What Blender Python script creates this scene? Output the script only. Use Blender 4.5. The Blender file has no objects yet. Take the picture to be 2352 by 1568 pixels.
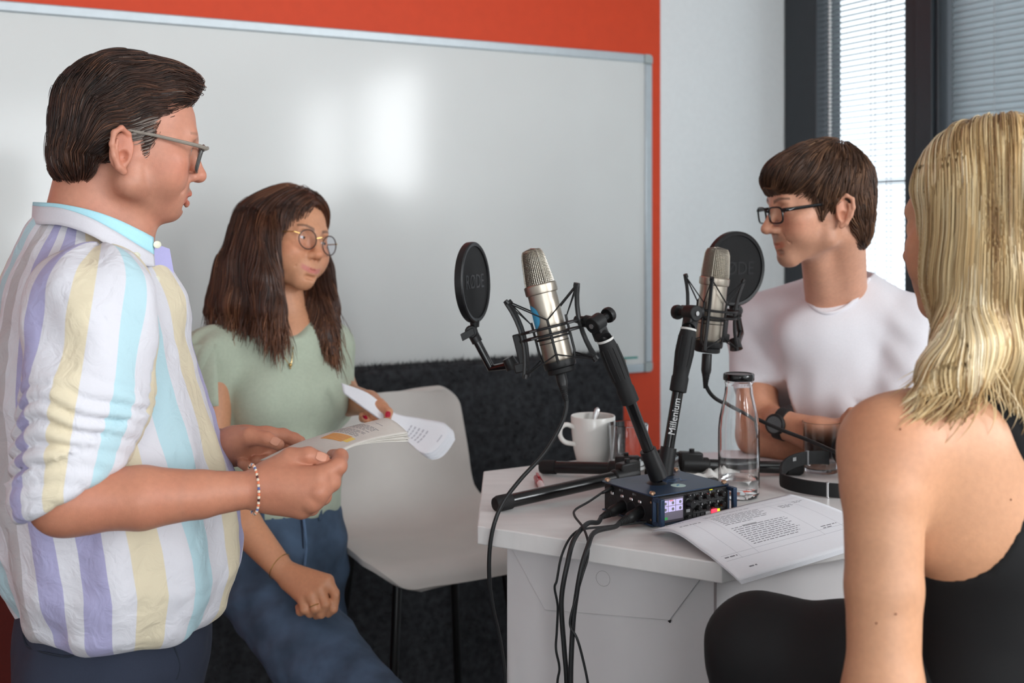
import bpy, bmesh, math, random
import numpy as np
from mathutils import Vector, Matrix

# ------------------------------------------------------------------ camera
scene = bpy.context.scene
COL = scene.collection
F = 2650.0                       # focal length in pixels of the 2352 x 1568 frame
CAMZ = 1.573
HOR = 518.0                      # image row of the horizon
cam_d = bpy.data.cameras.new('camera')
cam_d.sensor_fit = 'HORIZONTAL'
cam_d.sensor_width = 36.0
cam_d.lens = 36.0 * F / 2352.0
cam_d.shift_y = -(784.0 - HOR) / 2352.0
cam_d.clip_start = 0.05
cam_d.dof.use_dof = True
cam_d.dof.focus_distance = 1.72
cam_d.dof.aperture_fstop = 4.6
cam = bpy.data.objects.new('camera', cam_d)
COL.objects.link(cam)
cam.location = (0, 0, CAMZ)
cam.rotation_euler = (math.radians(90), 0, 0)
scene.camera = cam

# ------------------------------------------------------------------ room frame
TH = math.radians(27.9)
A1 = Vector((math.cos(TH), math.sin(TH), 0))        # along the whiteboard wall, to the right
A2 = Vector((math.sin(TH), -math.cos(TH), 0))       # along the window wall, towards the viewer
def P(x, y, d):
    """photo pixel and distance -> point in the room"""
    return Vector(((x - 1176.0) / F * d, d, CAMZ + (HOR - y) / F * d))
_w = P(1480, 518, 3.67); _w.z = 0
_k = (1805 - 1176) / F
_t = (_k * _w.y - _w.x) / (A1.x - _k * A1.y)
CORNER = _w + A1 * _t
def WB(t, z, off=0.0):                               # point on the whiteboard wall, t metres left of the corner
    p = CORNER - A1 * t + A2 * off
    return Vector((p.x, p.y, z))
def WW(u, z, off=0.0):                               # point on the window wall, u metres from the corner
    p = CORNER + A2 * u - A1 * off
    return Vector((p.x, p.y, z))
def wall_t(px):                                      # t of an image column on the whiteboard wall
    k = (px - 1176) / F
    return -(k * CORNER.y - CORNER.x) / (A1.x - k * A1.y) * -1 if False else (CORNER.x - k * CORNER.y) / (A1.x - k * A1.y)
def wall_u(px):
    k = (px - 1176) / F
    return (k * CORNER.y - CORNER.x) / (A2.x - k * A2.y)
ROOM_L, ROOM_W, ROOM_H = 5.6, 6.6, 2.85

# ------------------------------------------------------------------ world and lights
world = bpy.data.worlds.new('world'); scene.world = world
world.use_nodes = True
_bg = world.node_tree.nodes['Background']
_bg.inputs[0].default_value = (0.86, 0.94, 1.0, 1)
_bg.inputs[1].default_value = 1.5
def window_light(name, loc, direction, sx, sy, power, col=(0.95, 0.98, 1.0)):
    d = bpy.data.lights.new(name, 'AREA'); d.shape = 'RECTANGLE'; d.size = sx; d.size_y = sy
    d.energy = power; d.color = col
    o = bpy.data.objects.new(name, d); COL.objects.link(o)
    o.location = loc
    o.rotation_euler = Vector(direction).to_track_quat('-Z', 'Y').to_euler()
    return o
# daylight through the windows of the window wall behind the viewer, and of the wall behind the viewer
window_light('daylight_window_side_a', WW(3.65, 2.13, -0.03), -A1, 1.1, 0.92, 50)
window_light('daylight_window_side_b', WW(4.97, 2.13, -0.03), -A1, 0.9, 0.92, 40)
_bp = CORNER + A2 * (ROOM_W + 0.03)
window_light('daylight_window_rear_a', (_bp - A1 * 1.6 + Vector((0, 0, 1.75))), -A2, 1.6, 1.7, 46)
window_light('daylight_window_rear_b', (_bp - A1 * 3.9 + Vector((0, 0, 1.75))), -A2, 1.6, 1.7, 46)

scene.view_settings.view_transform = 'Standard'
scene.view_settings.look = 'None'
scene.view_settings.exposure = 0.58
scene.view_settings.gamma = 1.0
scene.view_settings.use_curve_mapping = False
scene.cycles.use_denoising = True
scene.cycles.use_adaptive_sampling = True
scene.cycles.adaptive_threshold = 0.025
scene.cycles.max_bounces = 14
scene.cycles.diffuse_bounces = 4
scene.cycles.glossy_bounces = 4
scene.cycles.transmission_bounces = 14
scene.cycles.transparent_max_bounces = 16
scene.cycles.caustics_reflective = False
scene.cycles.caustics_refractive = False

# ------------------------------------------------------------------ helpers
rng = np.random.default_rng(7)
random.seed(7)
MATS = {}
def srgb(r, g, b):
    def f(c):
        c /= 255.0
        return c / 12.92 if c <= 0.04045 else ((c + 0.055) / 1.055) ** 2.4
    return (f(r), f(g), f(b), 1.0)
def mat(name, col, rough=0.5, metal=0.0, spec=0.5, noise=0.06, nscale=40.0, bump=0.0, bscale=200.0, coat=0.0,
        trans=0.0, ior=1.45, emit=None, estr=0.0, sheen=0.0, sss=0.0, aniso=None):
    """procedural principled material: colour modulated by a little noise, optional bump"""
    if name in MATS: return MATS[name]
    m = bpy.data.materials.new(name); m.use_nodes = True
    nt = m.node_tree; b = nt.nodes['Principled BSDF']
    b.inputs['Roughness'].default_value = rough
    b.inputs['Metallic'].default_value = metal
    b.inputs['Specular IOR Level'].default_value = spec
    b.inputs['IOR'].default_value = ior
    b.inputs['Coat Weight'].default_value = coat
    b.inputs['Transmission Weight'].default_value = trans
    b.inputs['Sheen Weight'].default_value = sheen
    if sss:
        b.inputs['Subsurface Weight'].default_value = sss
        b.inputs['Subsurface Radius'].default_value = (0.009, 0.004, 0.002)
        b.inputs['Subsurface Scale'].default_value = 1.0
    c = Vector(col[:3])
    tc = nt.nodes.new('ShaderNodeTexCoord')
    if noise:
        n = nt.nodes.new('ShaderNodeTexNoise'); n.inputs['Scale'].default_value = nscale; n.inputs['Detail'].default_value = 3
        r = nt.nodes.new('ShaderNodeValToRGB')
        r.color_ramp.elements[0].color = tuple(c * (1 - noise)) + (1,)
        r.color_ramp.elements[1].color = tuple(min(1, v) for v in c * (1 + noise)) + (1,)
        r.color_ramp.elements[0].position = 0.3; r.color_ramp.elements[1].position = 0.7
        mp = nt.nodes.new('ShaderNodeMapping')
        if aniso: mp.inputs['Scale'].default_value = aniso
        nt.links.new(tc.outputs['Object'], mp.inputs['Vector']); nt.links.new(mp.outputs[0], n.inputs['Vector'])
        nt.links.new(n.outputs['Fac'], r.inputs['Fac']); nt.links.new(r.outputs[0], b.inputs['Base Color'])
    else:
        b.inputs['Base Color'].default_value = tuple(c) + (1,)
    if bump:
        n2 = nt.nodes.new('ShaderNodeTexNoise'); n2.inputs['Scale'].default_value = bscale; n2.inputs['Detail'].default_value = 4
        bp = nt.nodes.new('ShaderNodeBump'); bp.inputs['Strength'].default_value = bump; bp.inputs['Distance'].default_value = 0.002
        nt.links.new(tc.outputs['Object'], n2.inputs['Vector']); nt.links.new(n2.outputs['Fac'], bp.inputs['Height'])
        nt.links.new(bp.outputs[0], b.inputs['Normal'])
    if emit:
        b.inputs['Emission Color'].default_value = emit; b.inputs['Emission Strength'].default_value = estr
    MATS[name] = m
    return m
def glass_mat(name, col=(1, 1, 1, 1), rough=0.0, ior=1.45):
    """clear glass; straight-through shadows so that it does not blacken what it stands on"""
    if name in MATS: return MATS[name]
    m = mat(name, col, rough, trans=1.0, ior=ior, noise=0)
    return m
def thin_glass(name, tint=(0.97, 0.98, 0.98), refl=0.1):
    """thin glass sheet: transparent with a fresnel reflection"""
    if name in MATS: return MATS[name]
    m = bpy.data.materials.new(name); m.use_nodes = True; nt = m.node_tree
    nt.nodes.remove(nt.nodes['Principled BSDF'])
    out = nt.nodes['Material Output']
    t = nt.nodes.new('ShaderNodeBsdfTransparent'); t.inputs[0].default_value = tint + (1,)
    g = nt.nodes.new('ShaderNodeBsdfGlossy'); g.inputs['Roughness'].default_value = 0.02
    lw = nt.nodes.new('ShaderNodeLayerWeight'); lw.inputs[0].default_value = refl
    mx = nt.nodes.new('ShaderNodeMixShader')
    nt.links.new(lw.outputs['Fresnel'], mx.inputs[0]); nt.links.new(t.outputs[0], mx.inputs[1]); nt.links.new(g.outputs[0], mx.inputs[2])
    nt.links.new(mx.outputs[0], out.inputs['Surface'])
    MATS[name] = m
    return m

class MB:
    """collects verts and faces of ONE mesh"""
    def __init__(s): s.v = []; s.f = []
    def add(s, vs, fs):
        o = len(s.v); s.v.extend([tuple(v) for v in vs]); s.f.extend([tuple(i + o for i in f) for f in fs]); return s
    def box(s, c, e1, e2, e3):
        """box from centre and three half-extent vectors"""
        c = Vector(c); e1, e2, e3 = Vector(e1), Vector(e2), Vector(e3)
        vs = [c + e1 * a + e2 * b + e3 * d for d in (-1, 1) for b in (-1, 1) for a in (-1, 1)]
        fs = [(0, 2, 3, 1), (4, 5, 7, 6), (0, 1, 5, 4), (2, 6, 7, 3), (0, 4, 6, 2), (1, 3, 7, 5)]
        if e1.cross(e2).dot(e3) < 0: fs = [f[::-1] for f in fs]
        return s.add(vs, fs)
    def abox(s, x0, x1, y0, y1, z0, z1):
        return s.box(((x0+x1)/2, (y0+y1)/2, (z0+z1)/2), ((x1-x0)/2, 0, 0), (0, (y1-y0)/2, 0), (0, 0, (z1-z0)/2))
    def prism(s, pts, ext):
        """flat polygon pts extruded by vector ext"""
        n = len(pts); pts = [Vector(p) for p in pts]; ext = Vector(ext)
        nrm = Vector((0, 0, 0))
        for i in range(n): nrm += pts[i].cross(pts[(i + 1) % n])
        vs = pts + [p + ext for p in pts]
        bot = tuple(range(n)); top = tuple(range(n, 2 * n))
        fs = [bot[::-1], top] + [(i, (i + 1) % n, n + (i + 1) % n, n + i) for i in range(n)]
        if nrm.dot(ext) < 0: fs = [f[::-1] for f in fs]
        return s.add(vs, fs)
    def tube(s, pts, radii, n=10, caps=True, closed=False, squash=None):
        """round tube along a polyline with parallel-transported frames"""
        pts = [Vector(p) for p in pts]; m = len(pts)
        if not hasattr(radii, '__len__'): radii = [radii] * m
        tang = []
        for i in range(m):
            a = pts[(i - 1) % m] if (closed or i > 0) else pts[i]
            b = pts[(i + 1) % m] if (closed or i < m - 1) else pts[i]
            t = (b - a); tang.append(t.normalized() if t.length > 1e-9 else Vector((0, 0, 1)))
        up = Vector((0, 0, 1)) if abs(tang[0].z) < 0.9 else Vector((1, 0, 0))
        if squash: up = Vector(squash[0])
        u = (up - tang[0] * up.dot(tang[0])).normalized()
        vs = []
        for i in range(m):
            u = (u - tang[i] * u.dot(tang[i])).normalized()
            w = tang[i].cross(u)
            for k in range(n):
                a = 2 * math.pi * k / n
                q = squash[1] if squash else 1.0
                vs.append(pts[i] + (u * math.cos(a) * q + w * math.sin(a)) * radii[i])
        fs = []
        for i in range(m if closed else m - 1):
            j = (i + 1) % m
            for k in range(n):
                k2 = (k + 1) % n
                fs.append((i * n + k, i * n + k2, j * n + k2, j * n + k))
        if caps and not closed:
            fs.append(tuple(range(n))[::-1]); fs.append(tuple((m - 1) * n + k for k in range(n)))
        return s.add(vs, fs)
    def lathe(s, prof, origin=(0, 0, 0), axis=(0, 0, 1), n=32, closed=False):
        """surface of revolution; prof = [(r, h), ...] along axis"""
        o = Vector(origin); ax = Vector(axis).normalized()
        u = ax.orthogonal().normalized(); w = ax.cross(u)
        vs = []; rows = []
        for r, h in prof:
            if r < 1e-6:
                rows.append([len(vs)]); vs.append(o + ax * h)
            else:
                rows.append(list(range(len(vs), len(vs) + n)))
                for k in range(n):
                    a = 2 * math.pi * k / n
                    vs.append(o + ax * h + (u * math.cos(a) + w * math.sin(a)) * r)
        fs = []
        prs = list(zip(rows[:-1], rows[1:])) + ([(rows[-1], rows[0])] if closed else [])
        for r0, r1 in prs:
            for k in range(n):
                k2 = (k + 1) % n
                if len(r0) == 1 and len(r1) == 1: continue
                if len(r0) == 1: fs.append((r0[0], r1[k2], r1[k]))
                elif len(r1) == 1: fs.append((r0[k], r0[k2], r1[0]))
                else: fs.append((r0[k], r0[k2], r1[k2], r1[k]))
        return s.add(vs, fs)
    def grid(s, fn, nu, nv):
        """sheet fn(u, v), u and v in 0..1"""
        vs = [fn(i / nu, j / nv) for j in range(nv + 1) for i in range(nu + 1)]
        fs = [(j * (nu + 1) + i, j * (nu + 1) + i + 1, (j + 1) * (nu + 1) + i + 1, (j + 1) * (nu + 1) + i) for j in range(nv) for i in range(nu)]
        return s.add(vs, fs)
    def ball(s, c, r, n=12):
        m = n // 2
        prof = [(r * math.sin(math.pi * i / m), -r * math.cos(math.pi * i / m)) for i in range(m + 1)]
        return s.lathe(prof, c, (0, 0, 1), n)
    def build(s, name, material, parent=None, smooth=True, bevel=0.0, bseg=2, sharp=35):
        me = bpy.data.meshes.new(name)
        me.from_pydata([tuple(v) for v in s.v], [], s.f); me.update()
        return link(name, me, material, parent, smooth, bevel, bseg, sharp)

def link(name, me, material, parent=None, smooth=True, bevel=0.0, bseg=2, sharp=35):
    o = bpy.data.objects.new(name, me); COL.objects.link(o)
    if material is not None and not me.materials: me.materials.append(material)
    if parent is not None: adopt(o, parent)
    if bevel:
        b = o.modifiers.new('bevel', 'BEVEL'); b.width = bevel; b.segments = bseg; b.limit_method = 'ANGLE'; b.angle_limit = math.radians(40)
        b.harden_normals = False
    if smooth:
        me.polygons.foreach_set('use_smooth', [True] * len(me.polygons))
        try: me.set_sharp_from_angle(angle=math.radians(sharp))
        except Exception: pass
    return o
WORLD_LOC = {}
def adopt(o, parent):
    """parent keeping the world placement (parents carry locations only)"""
    o.parent = parent
    pl = Vector((0, 0, 0)); p = parent
    while p is not None:
        pl += Vector(p.location); p = p.parent
    o.location = Vector(o.location) - pl
def tag(o, label, cat, group=None, kind=None):
    if label: o['label'] = label
    if cat: o['category'] = cat
    if group: o['group'] = group
    if kind: o['kind'] = kind
    return o
def thing(name, label, cat, loc=(0, 0, 0), group=None):
    o = bpy.data.objects.new(name, None); COL.objects.link(o)
    o.empty_display_size = 0.05; o.location = loc
    return tag(o, label, cat, group)
def struct(o):
    o['kind'] = 'structure'; return o
def copy_tree(o, parent=None):
    c = o.copy(); COL.objects.link(c)
    if parent is not None: c.parent = parent
    for ch in list(o.children): copy_tree(ch, c)
    return c
def spline(pts, n=8, closed=False):
    """Catmull-Rom through points"""
    pts = [Vector(p) for p in pts]; m = len(pts); out = []
    rngm = range(m if closed else m - 1)
    for i in rngm:
        p0 = pts[(i - 1) % m] if (closed or i > 0) else pts[0] * 2 - pts[1]
        p1 = pts[i]; p2 = pts[(i + 1) % m]
        p3 = pts[(i + 2) % m] if (closed or i < m - 2) else pts[-1] * 2 - pts[-2]
        for k in range(n):
            t = k / n
            out.append(0.5 * ((2 * p1) + (p2 - p0) * t + (2 * p0 - 5 * p1 + 4 * p2 - p3) * t * t + (3 * p1 - p0 - 3 * p2 + p3) * t ** 3))
    if not closed: out.append(pts[-1])
    return out
def text_mesh(name, body, size, origin, xdir, ydir, material, parent, depth=0.0002, align='LEFT', xscale=1.0):
    """raised flat lettering as a mesh on the plane (xdir, ydir)"""
    cu = bpy.data.curves.new(name, 'FONT'); cu.body = body; cu.size = size; cu.align_x = align; cu.align_y = 'CENTER'; cu.extrude = depth; cu.resolution_u = 3
    tmp = bpy.data.objects.new(name, cu); COL.objects.link(tmp)
    dg = bpy.context.evaluated_depsgraph_get(); dg.update()
    me = bpy.data.meshes.new_from_object(tmp.evaluated_get(dg))
    bpy.data.objects.remove(tmp); bpy.data.curves.remove(cu)
    x = Vector(xdir).normalized(); y = Vector(ydir).normalized(); z = x.cross(y)
    o = Vector(origin)
    for v in me.vertices:
        v.co = o + x * v.co.x * xscale + y * v.co.y + z * v.co.z
    me.materials.clear()
    return link(name, me, material, parent, smooth=False)
# ================================================================== the room
M_wall = mat('white_wall_paint', srgb(238, 241, 241), 0.75, noise=0.015, nscale=60, bump=0.05, bscale=300)
M_orange = mat('orange_wall_paint', srgb(219, 68, 26), 0.6, noise=0.03, nscale=30, bump=0.12, bscale=260)
M_ceil = mat('ceiling_paint', srgb(240, 240, 238), 0.9, noise=0.01)
M_floor = mat('dark_carpet', srgb(42, 42, 45), 0.95, noise=0.25, nscale=180, bump=0.5, bscale=500)
M_frame = mat('anthracite_window_frame', srgb(48, 53, 58), 0.45, noise=0.04)
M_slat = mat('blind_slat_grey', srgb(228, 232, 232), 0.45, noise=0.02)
def translucent(m, amount):
    nt = m.node_tree; b = nt.nodes['Principled BSDF']; out = nt.nodes['Material Output']
    t = nt.nodes.new('ShaderNodeBsdfTranslucent'); t.inputs[0].default_value = srgb(215, 222, 224); mx = nt.nodes.new('ShaderNodeMixShader'); mx.inputs[0].default_value = amount
    nt.links.new(b.outputs[0], mx.inputs[1]); nt.links.new(t.outputs[0], mx.inputs[2]); nt.links.new(mx.outputs[0], out.inputs['Surface'])
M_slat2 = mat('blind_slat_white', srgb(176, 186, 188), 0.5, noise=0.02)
translucent(M_slat, 0.62)
M_cord = mat('blind_cord', srgb(190, 196, 200), 0.6, noise=0.02)
M_pane = thin_glass('window_glass', (0.98, 0.99, 1.0), 0.08)

def quad_wall(name, fn, length, z0, z1, holes, thick, material):
    """wall on fn(s, z, off) with rectangular openings (s0, s1, z0, z1), reveals included"""
    ss = sorted({0.0, length} | {h[0] for h in holes} | {h[1] for h in holes})
    zs = sorted({z0, z1} | {h[2] for h in holes} | {h[3] for h in holes})
    m = MB()
    def inside(s, z): return any(h[0] < s < h[1] and h[2] < z < h[3] for h in holes)
    for a, b in zip(ss[:-1], ss[1:]):
        for c, d in zip(zs[:-1], zs[1:]):
            if inside((a + b) / 2, (c + d) / 2): continue
            m.prism([fn(a, c, 0), fn(b, c, 0), fn(b, d, 0), fn(a, d, 0)], fn(0, 0, -thick) - fn(0, 0, 0))
    return struct(m.build(name, material, smooth=False))

T_OR = wall_t(1515)                                   # where the orange paint ends
wall_front = quad_wall('wall_front', WB, ROOM_L, 0, ROOM_H, [], 0.12, M_wall)
m = MB(); m.prism([WB(T_OR, 0.0, 0.0), WB(ROOM_L, 0.0, 0.0), WB(ROOM_L, ROOM_H, 0.0), WB(T_OR, ROOM_H, 0.0)], WB(0, 0, 0.004) - WB(0, 0, 0))
m.build('orange_paint', M_orange, wall_front, smooth=False)
U = [wall_u(1806), wall_u(1880), wall_u(2088), wall_u(2166)]
WZ0, WZ1 = 0.25, 2.72
win_end = 1.16
wall_right = quad_wall('wall_right', WW, ROOM_W, 0, ROOM_H,
    [(0.004, 1.64, WZ0, WZ1), (3.1, 4.2, 1.67, 2.6), (4.52, 5.42, 1.67, 2.6)], 0.2, M_wall)
def WR(t, z, off=0.0):
    p = CORNER + A2 * (ROOM_W - off) - A1 * t
    return Vector((p.x, p.y, z))
def WL(u, z, off=0.0):
    p = CORNER + A2 * u - A1 * (ROOM_L - off)
    return Vector((p.x, p.y, z))
wall_rear = quad_wall('wall_rear', WR, ROOM_L, 0, ROOM_H, [(0.8, 2.4, 0.9, 2.6), (3.1, 4.7, 0.9, 2.6)], 0.12, M_wall)
wall_left = quad_wall('wall_left', WL, ROOM_W, 0, ROOM_H, [], 0.12, M_wall)
m = MB(); m.prism([WB(0, 0, 0), WB(ROOM_L, 0, 0), WR(ROOM_L, 0, 0), WR(0, 0, 0)], (0, 0, -0.1)); struct(m.build('floor', M_floor, smooth=False))
m = MB(); m.prism([WB(0, ROOM_H, 0), WB(ROOM_L, ROOM_H, 0), WR(ROOM_L, ROOM_H, 0), WR(0, ROOM_H, 0)], (0, 0, 0.1)); struct(m.build('ceiling', M_ceil, smooth=False))

def bar(m, fn, s0, s1, z0, z1, o0, o1):
    m.prism([fn(s0, z0, o0), fn(s1, z0, o0), fn(s1, z1, o0), fn(s0, z1, o0)], fn(0, 0, o1) - fn(0, 0, o0))
def window(n, fn, s0, s1, z0, z1, left, right, depth=(-0.1, 0.012)):
    """window structure: frame members (one mesh each) and a pane; left/right = widths of the side members"""
    w = bpy.data.objects.new('window_%d' % n, None); COL.objects.link(w); struct(w); w.location = fn((s0 + s1) / 2, z0, 0)
    for (a, b, c, d) in ((s0, s0 + left, z0, z1), (s1 - right, s1, z0, z1), (s0 + left, s1 - right, z0, z0 + 0.09), (s0 + left, s1 - right, z1 - 0.09, z1)):
        m = MB(); bar(m, fn, a, b, c, d, depth[0], depth[1]); m.build('frame_member', M_frame, w, bevel=0.004)
    m = MB(); bar(m, fn, s0 + left, s1 - right, z0 + 0.09, z1 - 0.09, -0.062, -0.056); m.build('pane', M_pane, w, smooth=False)
    return w
w1 = window(1, WW, U[0] + 0.004, U[2] + 0.001, WZ0, WZ1, U[1] - U[0] - 0.004, 0.001)
# the mullion shared by both windows, with its sash step
m = MB(); bar(m, WW, U[2], U[3], WZ0, WZ1, -0.1, 0.02); m.build('mullion', M_frame, w1, bevel=0.004)
m = MB(); bar(m, WW, U[2] + 0.055, U[3] - 0.012, WZ0, WZ1, 0.02, 0.034); m.build('sash_strip', M_frame, w1, bevel=0.003)
w2 = window(2, WW, U[3], win_end + 0.06, WZ0, WZ1, 0.002, 0.06)
w7 = window(7, WW, win_end + 0.061, 1.636, WZ0, WZ1, 0.03, 0.12)
# pale outer reveal and a rail outside the first window
M_rev = mat('outer_reveal_pale_blue', srgb(196, 212, 228), 0.7, noise=0.02); translucent(M_rev, 0.6)
m = MB(); bar(m, WW, U[1] - 0.20, U[1] - 0.115, WZ0, WZ1, -0.2, -0.19); m.build('outer_reveal', M_rev, w1, smooth=False)
m = MB(); bar(m, WW, U[1] - 0.098, U[2] + 0.1, 1.714, 1.722, -0.2, -0.19); m.build('outer_rail', mat('steel_rail', srgb(120, 130, 138), 0.5), w1, smooth=False)
window(3, WW, 3.102, 4.198, 1.672, 2.598, 0.05, 0.05)
window(4, WW, 4.522, 5.418, 1.672, 2.598, 0.05, 0.05)
window(5, WR, 0.802, 2.398, 0.902, 2.598, 0.07, 0.07)
window(6, WR, 3.102, 4.698, 0.902, 2.598, 0.07, 0.07)

def blind(label, u0, u1, tilt, cords, off, z0=0.42, z1=2.60, chain=None, halfw=0.0085, smat=None):
    b = thing('venetian_blind', label, 'window blind', WW((u0 + u1) / 2, z0, off), 'venetian blinds')
    m = MB(); bar(m, WW, u0, u1, z1, z1 + 0.028, off - 0.013, off + 0.013); m.build('headrail', M_slat, b, bevel=0.002)
    # one curved slat, shared by all
    hw, th = halfw, 0.0004
    c = WW((u0 + u1) / 2, 0, off)
    half = A2 * ((u1 - u0) / 2)
    vs = []; nseg = 4
    for e in (-1, 1):
        for side in (0, 1):
            for i in range(nseg + 1):
                q = -1 + 2 * i / nseg
                d = q * hw; h = 0.0016 * (1 - q * q) - side * th
                dd = d * math.cos(tilt) - h * math.sin(tilt); hh = d * math.sin(tilt) + h * math.cos(tilt)
                p = half * e + (-A1) * dd; vs.append((p.x, p.y, hh))
    n1 = nseg + 1; fs = []
    for side in (0, 1):
        for i in range(nseg):
            a = side * n1 + i
            f = (a, a + 1, 2 * n1 + a + 1, 2 * n1 + a)
            fs.append(f if side else f[::-1])
    fs += [(0, n1, 3 * n1, 2 * n1), (nseg, 2 * n1 + nseg, 3 * n1 + nseg, n1 + nseg)]
    for e in (0, 2): fs.append(tuple([e * n1 + i for i in range(n1)] + [e * n1 + n1 + i for i in range(n1)][::-1]))
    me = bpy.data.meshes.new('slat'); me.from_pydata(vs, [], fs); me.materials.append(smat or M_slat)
    me.polygons.foreach_set('use_smooth', [True] * len(me.polygons))
    z = z0
    while z < z1 - 0.01:
        o = bpy.data.objects.new('slat', me); COL.objects.link(o); o.location = (c.x, c.y, z); adopt(o, b); z += 0.0183
    for u in cords:
        m = MB()
        for dd in (-0.009, 0.009): m.tube([WW(u, z0, off + dd), WW(u, z1, off + dd)], 0.0011, 5)
        m.build('ladder_cord', M_cord, b)
    if chain:  # sun through the slat holes, shaped as white balls; no real chain
        m = MB(); z = 1.0
        while z < 2.58:
            m.lathe([(0.0, -0.0052), (0.0042, -0.004), (0.0048, 0), (0.0042, 0.004), (0.0, 0.0052)], WW(chain, z, off + 0.018), n=8); z += 0.0125
        m.build('sun_dots', mat('sun_dot_white', srgb(250, 250, 248), 0.4, noise=0.01), b)
    m = MB(); bar(m, WW, u0, u1, z0 - 0.03, z0 - 0.014, off - 0.009, off + 0.009); m.build('bottom_rail', M_slat, b, bevel=0.002)
    return b
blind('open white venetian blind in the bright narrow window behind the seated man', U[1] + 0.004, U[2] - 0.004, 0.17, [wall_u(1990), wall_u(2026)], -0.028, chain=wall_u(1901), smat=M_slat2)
blind('closed grey venetian blind in the right-hand window above the blonde woman', U[3] + 0.012, win_end - 0.004, math.radians(-66), [wall_u(2273), wall_u(2273) + 0.3], -0.028, halfw=0.0112)

# ------------------------------------------------------------------ whiteboard
M_wbs = mat('whiteboard_enamel', srgb(224, 226, 224), 0.14, noise=0.01, nscale=5, spec=0.36)
M_alu = mat('anodised_aluminium', srgb(196, 205, 210), 0.4, 0.35, noise=0.03)
M_cap = mat('grey_corner_cap', srgb(172, 182, 182), 0.5)
tR = wall_t(1489); zT = P(1480, 127, 3.67).z; zB = P(1480, 852, 3.67).z; tL = 3.15
wb = thing('whiteboard', 'large glossy whiteboard with aluminium frame on the orange wall', 'whiteboard', WB((tR + tL) / 2, zB, 0.004))
m = MB(); bar(m, WB, tR + 0.01, tL - 0.01, zB + 0.01, zT - 0.01, 0.004, 0.017); m.build('writing_surface', M_wbs, wb, smooth=False)
for (a, b, c, d) in ((tR + 0.03, tL - 0.03, zT - 0.027, zT), (tR + 0.03, tL - 0.03, zB, zB + 0.027), (tR, tR + 0.027, zB + 0.03, zT - 0.03), (tL - 0.027, tL, zB + 0.03, zT - 0.03)):
    m = MB(); bar(m, WB, a, b, c, d, 0.004, 0.024); m.build('frame_rail', M_alu, wb, bevel=0.004)
for (t, z, st, sz) in ((tR, zT, 1, -1), (tR, zB, 1, 1), (tL, zT, -1, -1), (tL, zB, -1, 1)):
    pts = [(0.03, 0.0), (0.03, 0.03), (0.0, 0.03)] + [(0.012 - 0.012 * math.cos(a), 0.012 - 0.012 * math.sin(a)) for a in (0.0, 0.4, 0.8, 1.2, 1.57)]
    m = MB(); m.prism([WB(t + st * q[0], z + sz * q[1], 0.004) for q in pts], WB(0, 0, 0.0265) - WB(0, 0, 0.004)); m.build('corner_cap', M_cap, wb, bevel=0.002)
m = MB(); bar(m, WB, tR + 0.052, tR + 0.105, zB + 0.044, zB + 0.0505, 0.017, 0.0174); m.build('maker_mark_green', mat('print_green', srgb(60, 150, 140), 0.6), wb, smooth=False)
m = MB(); bar(m, WB, tR + 0.098, tR + 0.105, zB + 0.035, zB + 0.044, 0.017, 0.0174); m.build('maker_mark_red', mat('print_red', srgb(200, 120, 90), 0.6), wb, smooth=False)

# ------------------------------------------------------------------ shaggy high panel (back of a bench) in front of the wall
M_fur = mat('charcoal_shag', srgb(50, 51, 54), 0.95, noise=0.5, nscale=55, bump=0.6, bscale=700)
M_furtip = mat('grey_shag_tips', srgb(92, 93, 95), 0.95, noise=0.35, nscale=300)
pan = thing('shaggy_panel', 'tall charcoal shaggy upholstered panel with rounded corner behind the white bar chair', 'bench back', WB(1.5, 0, 0.1))
o0, o1 = 0.03, 0.12
pw = WB(0, 0, o1)
def panel_t(px):                                       # image column on the panel's front plane
    k = (px - 1176) / F; c = CORNER + A2 * o1
    return (c.x - k * c.y) / (A1.x - k * A1.y)
pR = panel_t(1437); pL = panel_t(430)
zP = 1.185
pts = []
rr = 0.07
for k in range(9):
    a = math.pi / 2 * k / 8
    pts.append((pR + rr - rr * math.cos(a), zP - rr + rr * math.sin(a)))
for k in range(9):
    a = math.pi / 2 * k / 8
    pts.append((pL - rr + rr * math.sin(a), zP - rr + rr * math.cos(a)))
pts += [(pL, 0.0), (pR, 0.0)]
m = MB(); m.prism([WB(t, z, o0) for t, z in pts], WB(0, 0, o1) - WB(0, 0, o0)); m.build('panel_body', M_fur, pan, bevel=0.015, bseg=3)
# the pile: short tapered blades over the front face and the top edge
n = 15000
fv = []; ff = []
per = len(pts)
tt = rng.uniform(pR + 0.005, pL - 0.005, n); zz = rng.uniform(0.35, zP - 0.005, n); oo = np.full(n, o1 - 0.002)
top = rng.random(n) < 0.35
zz[top] = zP - 0.004; oo[top] = rng.uniform(o0, o1, top.sum())
cr = top & (tt < pR + rr); xx = (pR + rr - tt[cr]); zz[cr] = zP - rr + np.sqrt(np.maximum(rr * rr - xx * xx, 0)) - 0.004
for i in range(n):
    b = WB(tt[i], zz[i], oo[i])
    nr = Vector((0, 0, 1)) if top[i] else Vector(A2)
    d = nr * random.uniform(0.006, 0.017) + Vector((random.gauss(0, .006), random.gauss(0, .006), random.gauss(-0.004, .005)))
    s = Vector((random.gauss(0, 1), random.gauss(0, 1), random.gauss(0, 1))).normalized() * 0.0016
    k = len(fv); fv += [tuple(b - s), tuple(b + s), tuple(b + d)]; ff.append((k, k + 1, k + 2))
me = bpy.data.meshes.new('shag_pile'); me.from_pydata(fv, [], ff)
o = link('shag_pile', me, M_fur, pan, smooth=False); o['kind'] = 'stuff'

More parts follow.
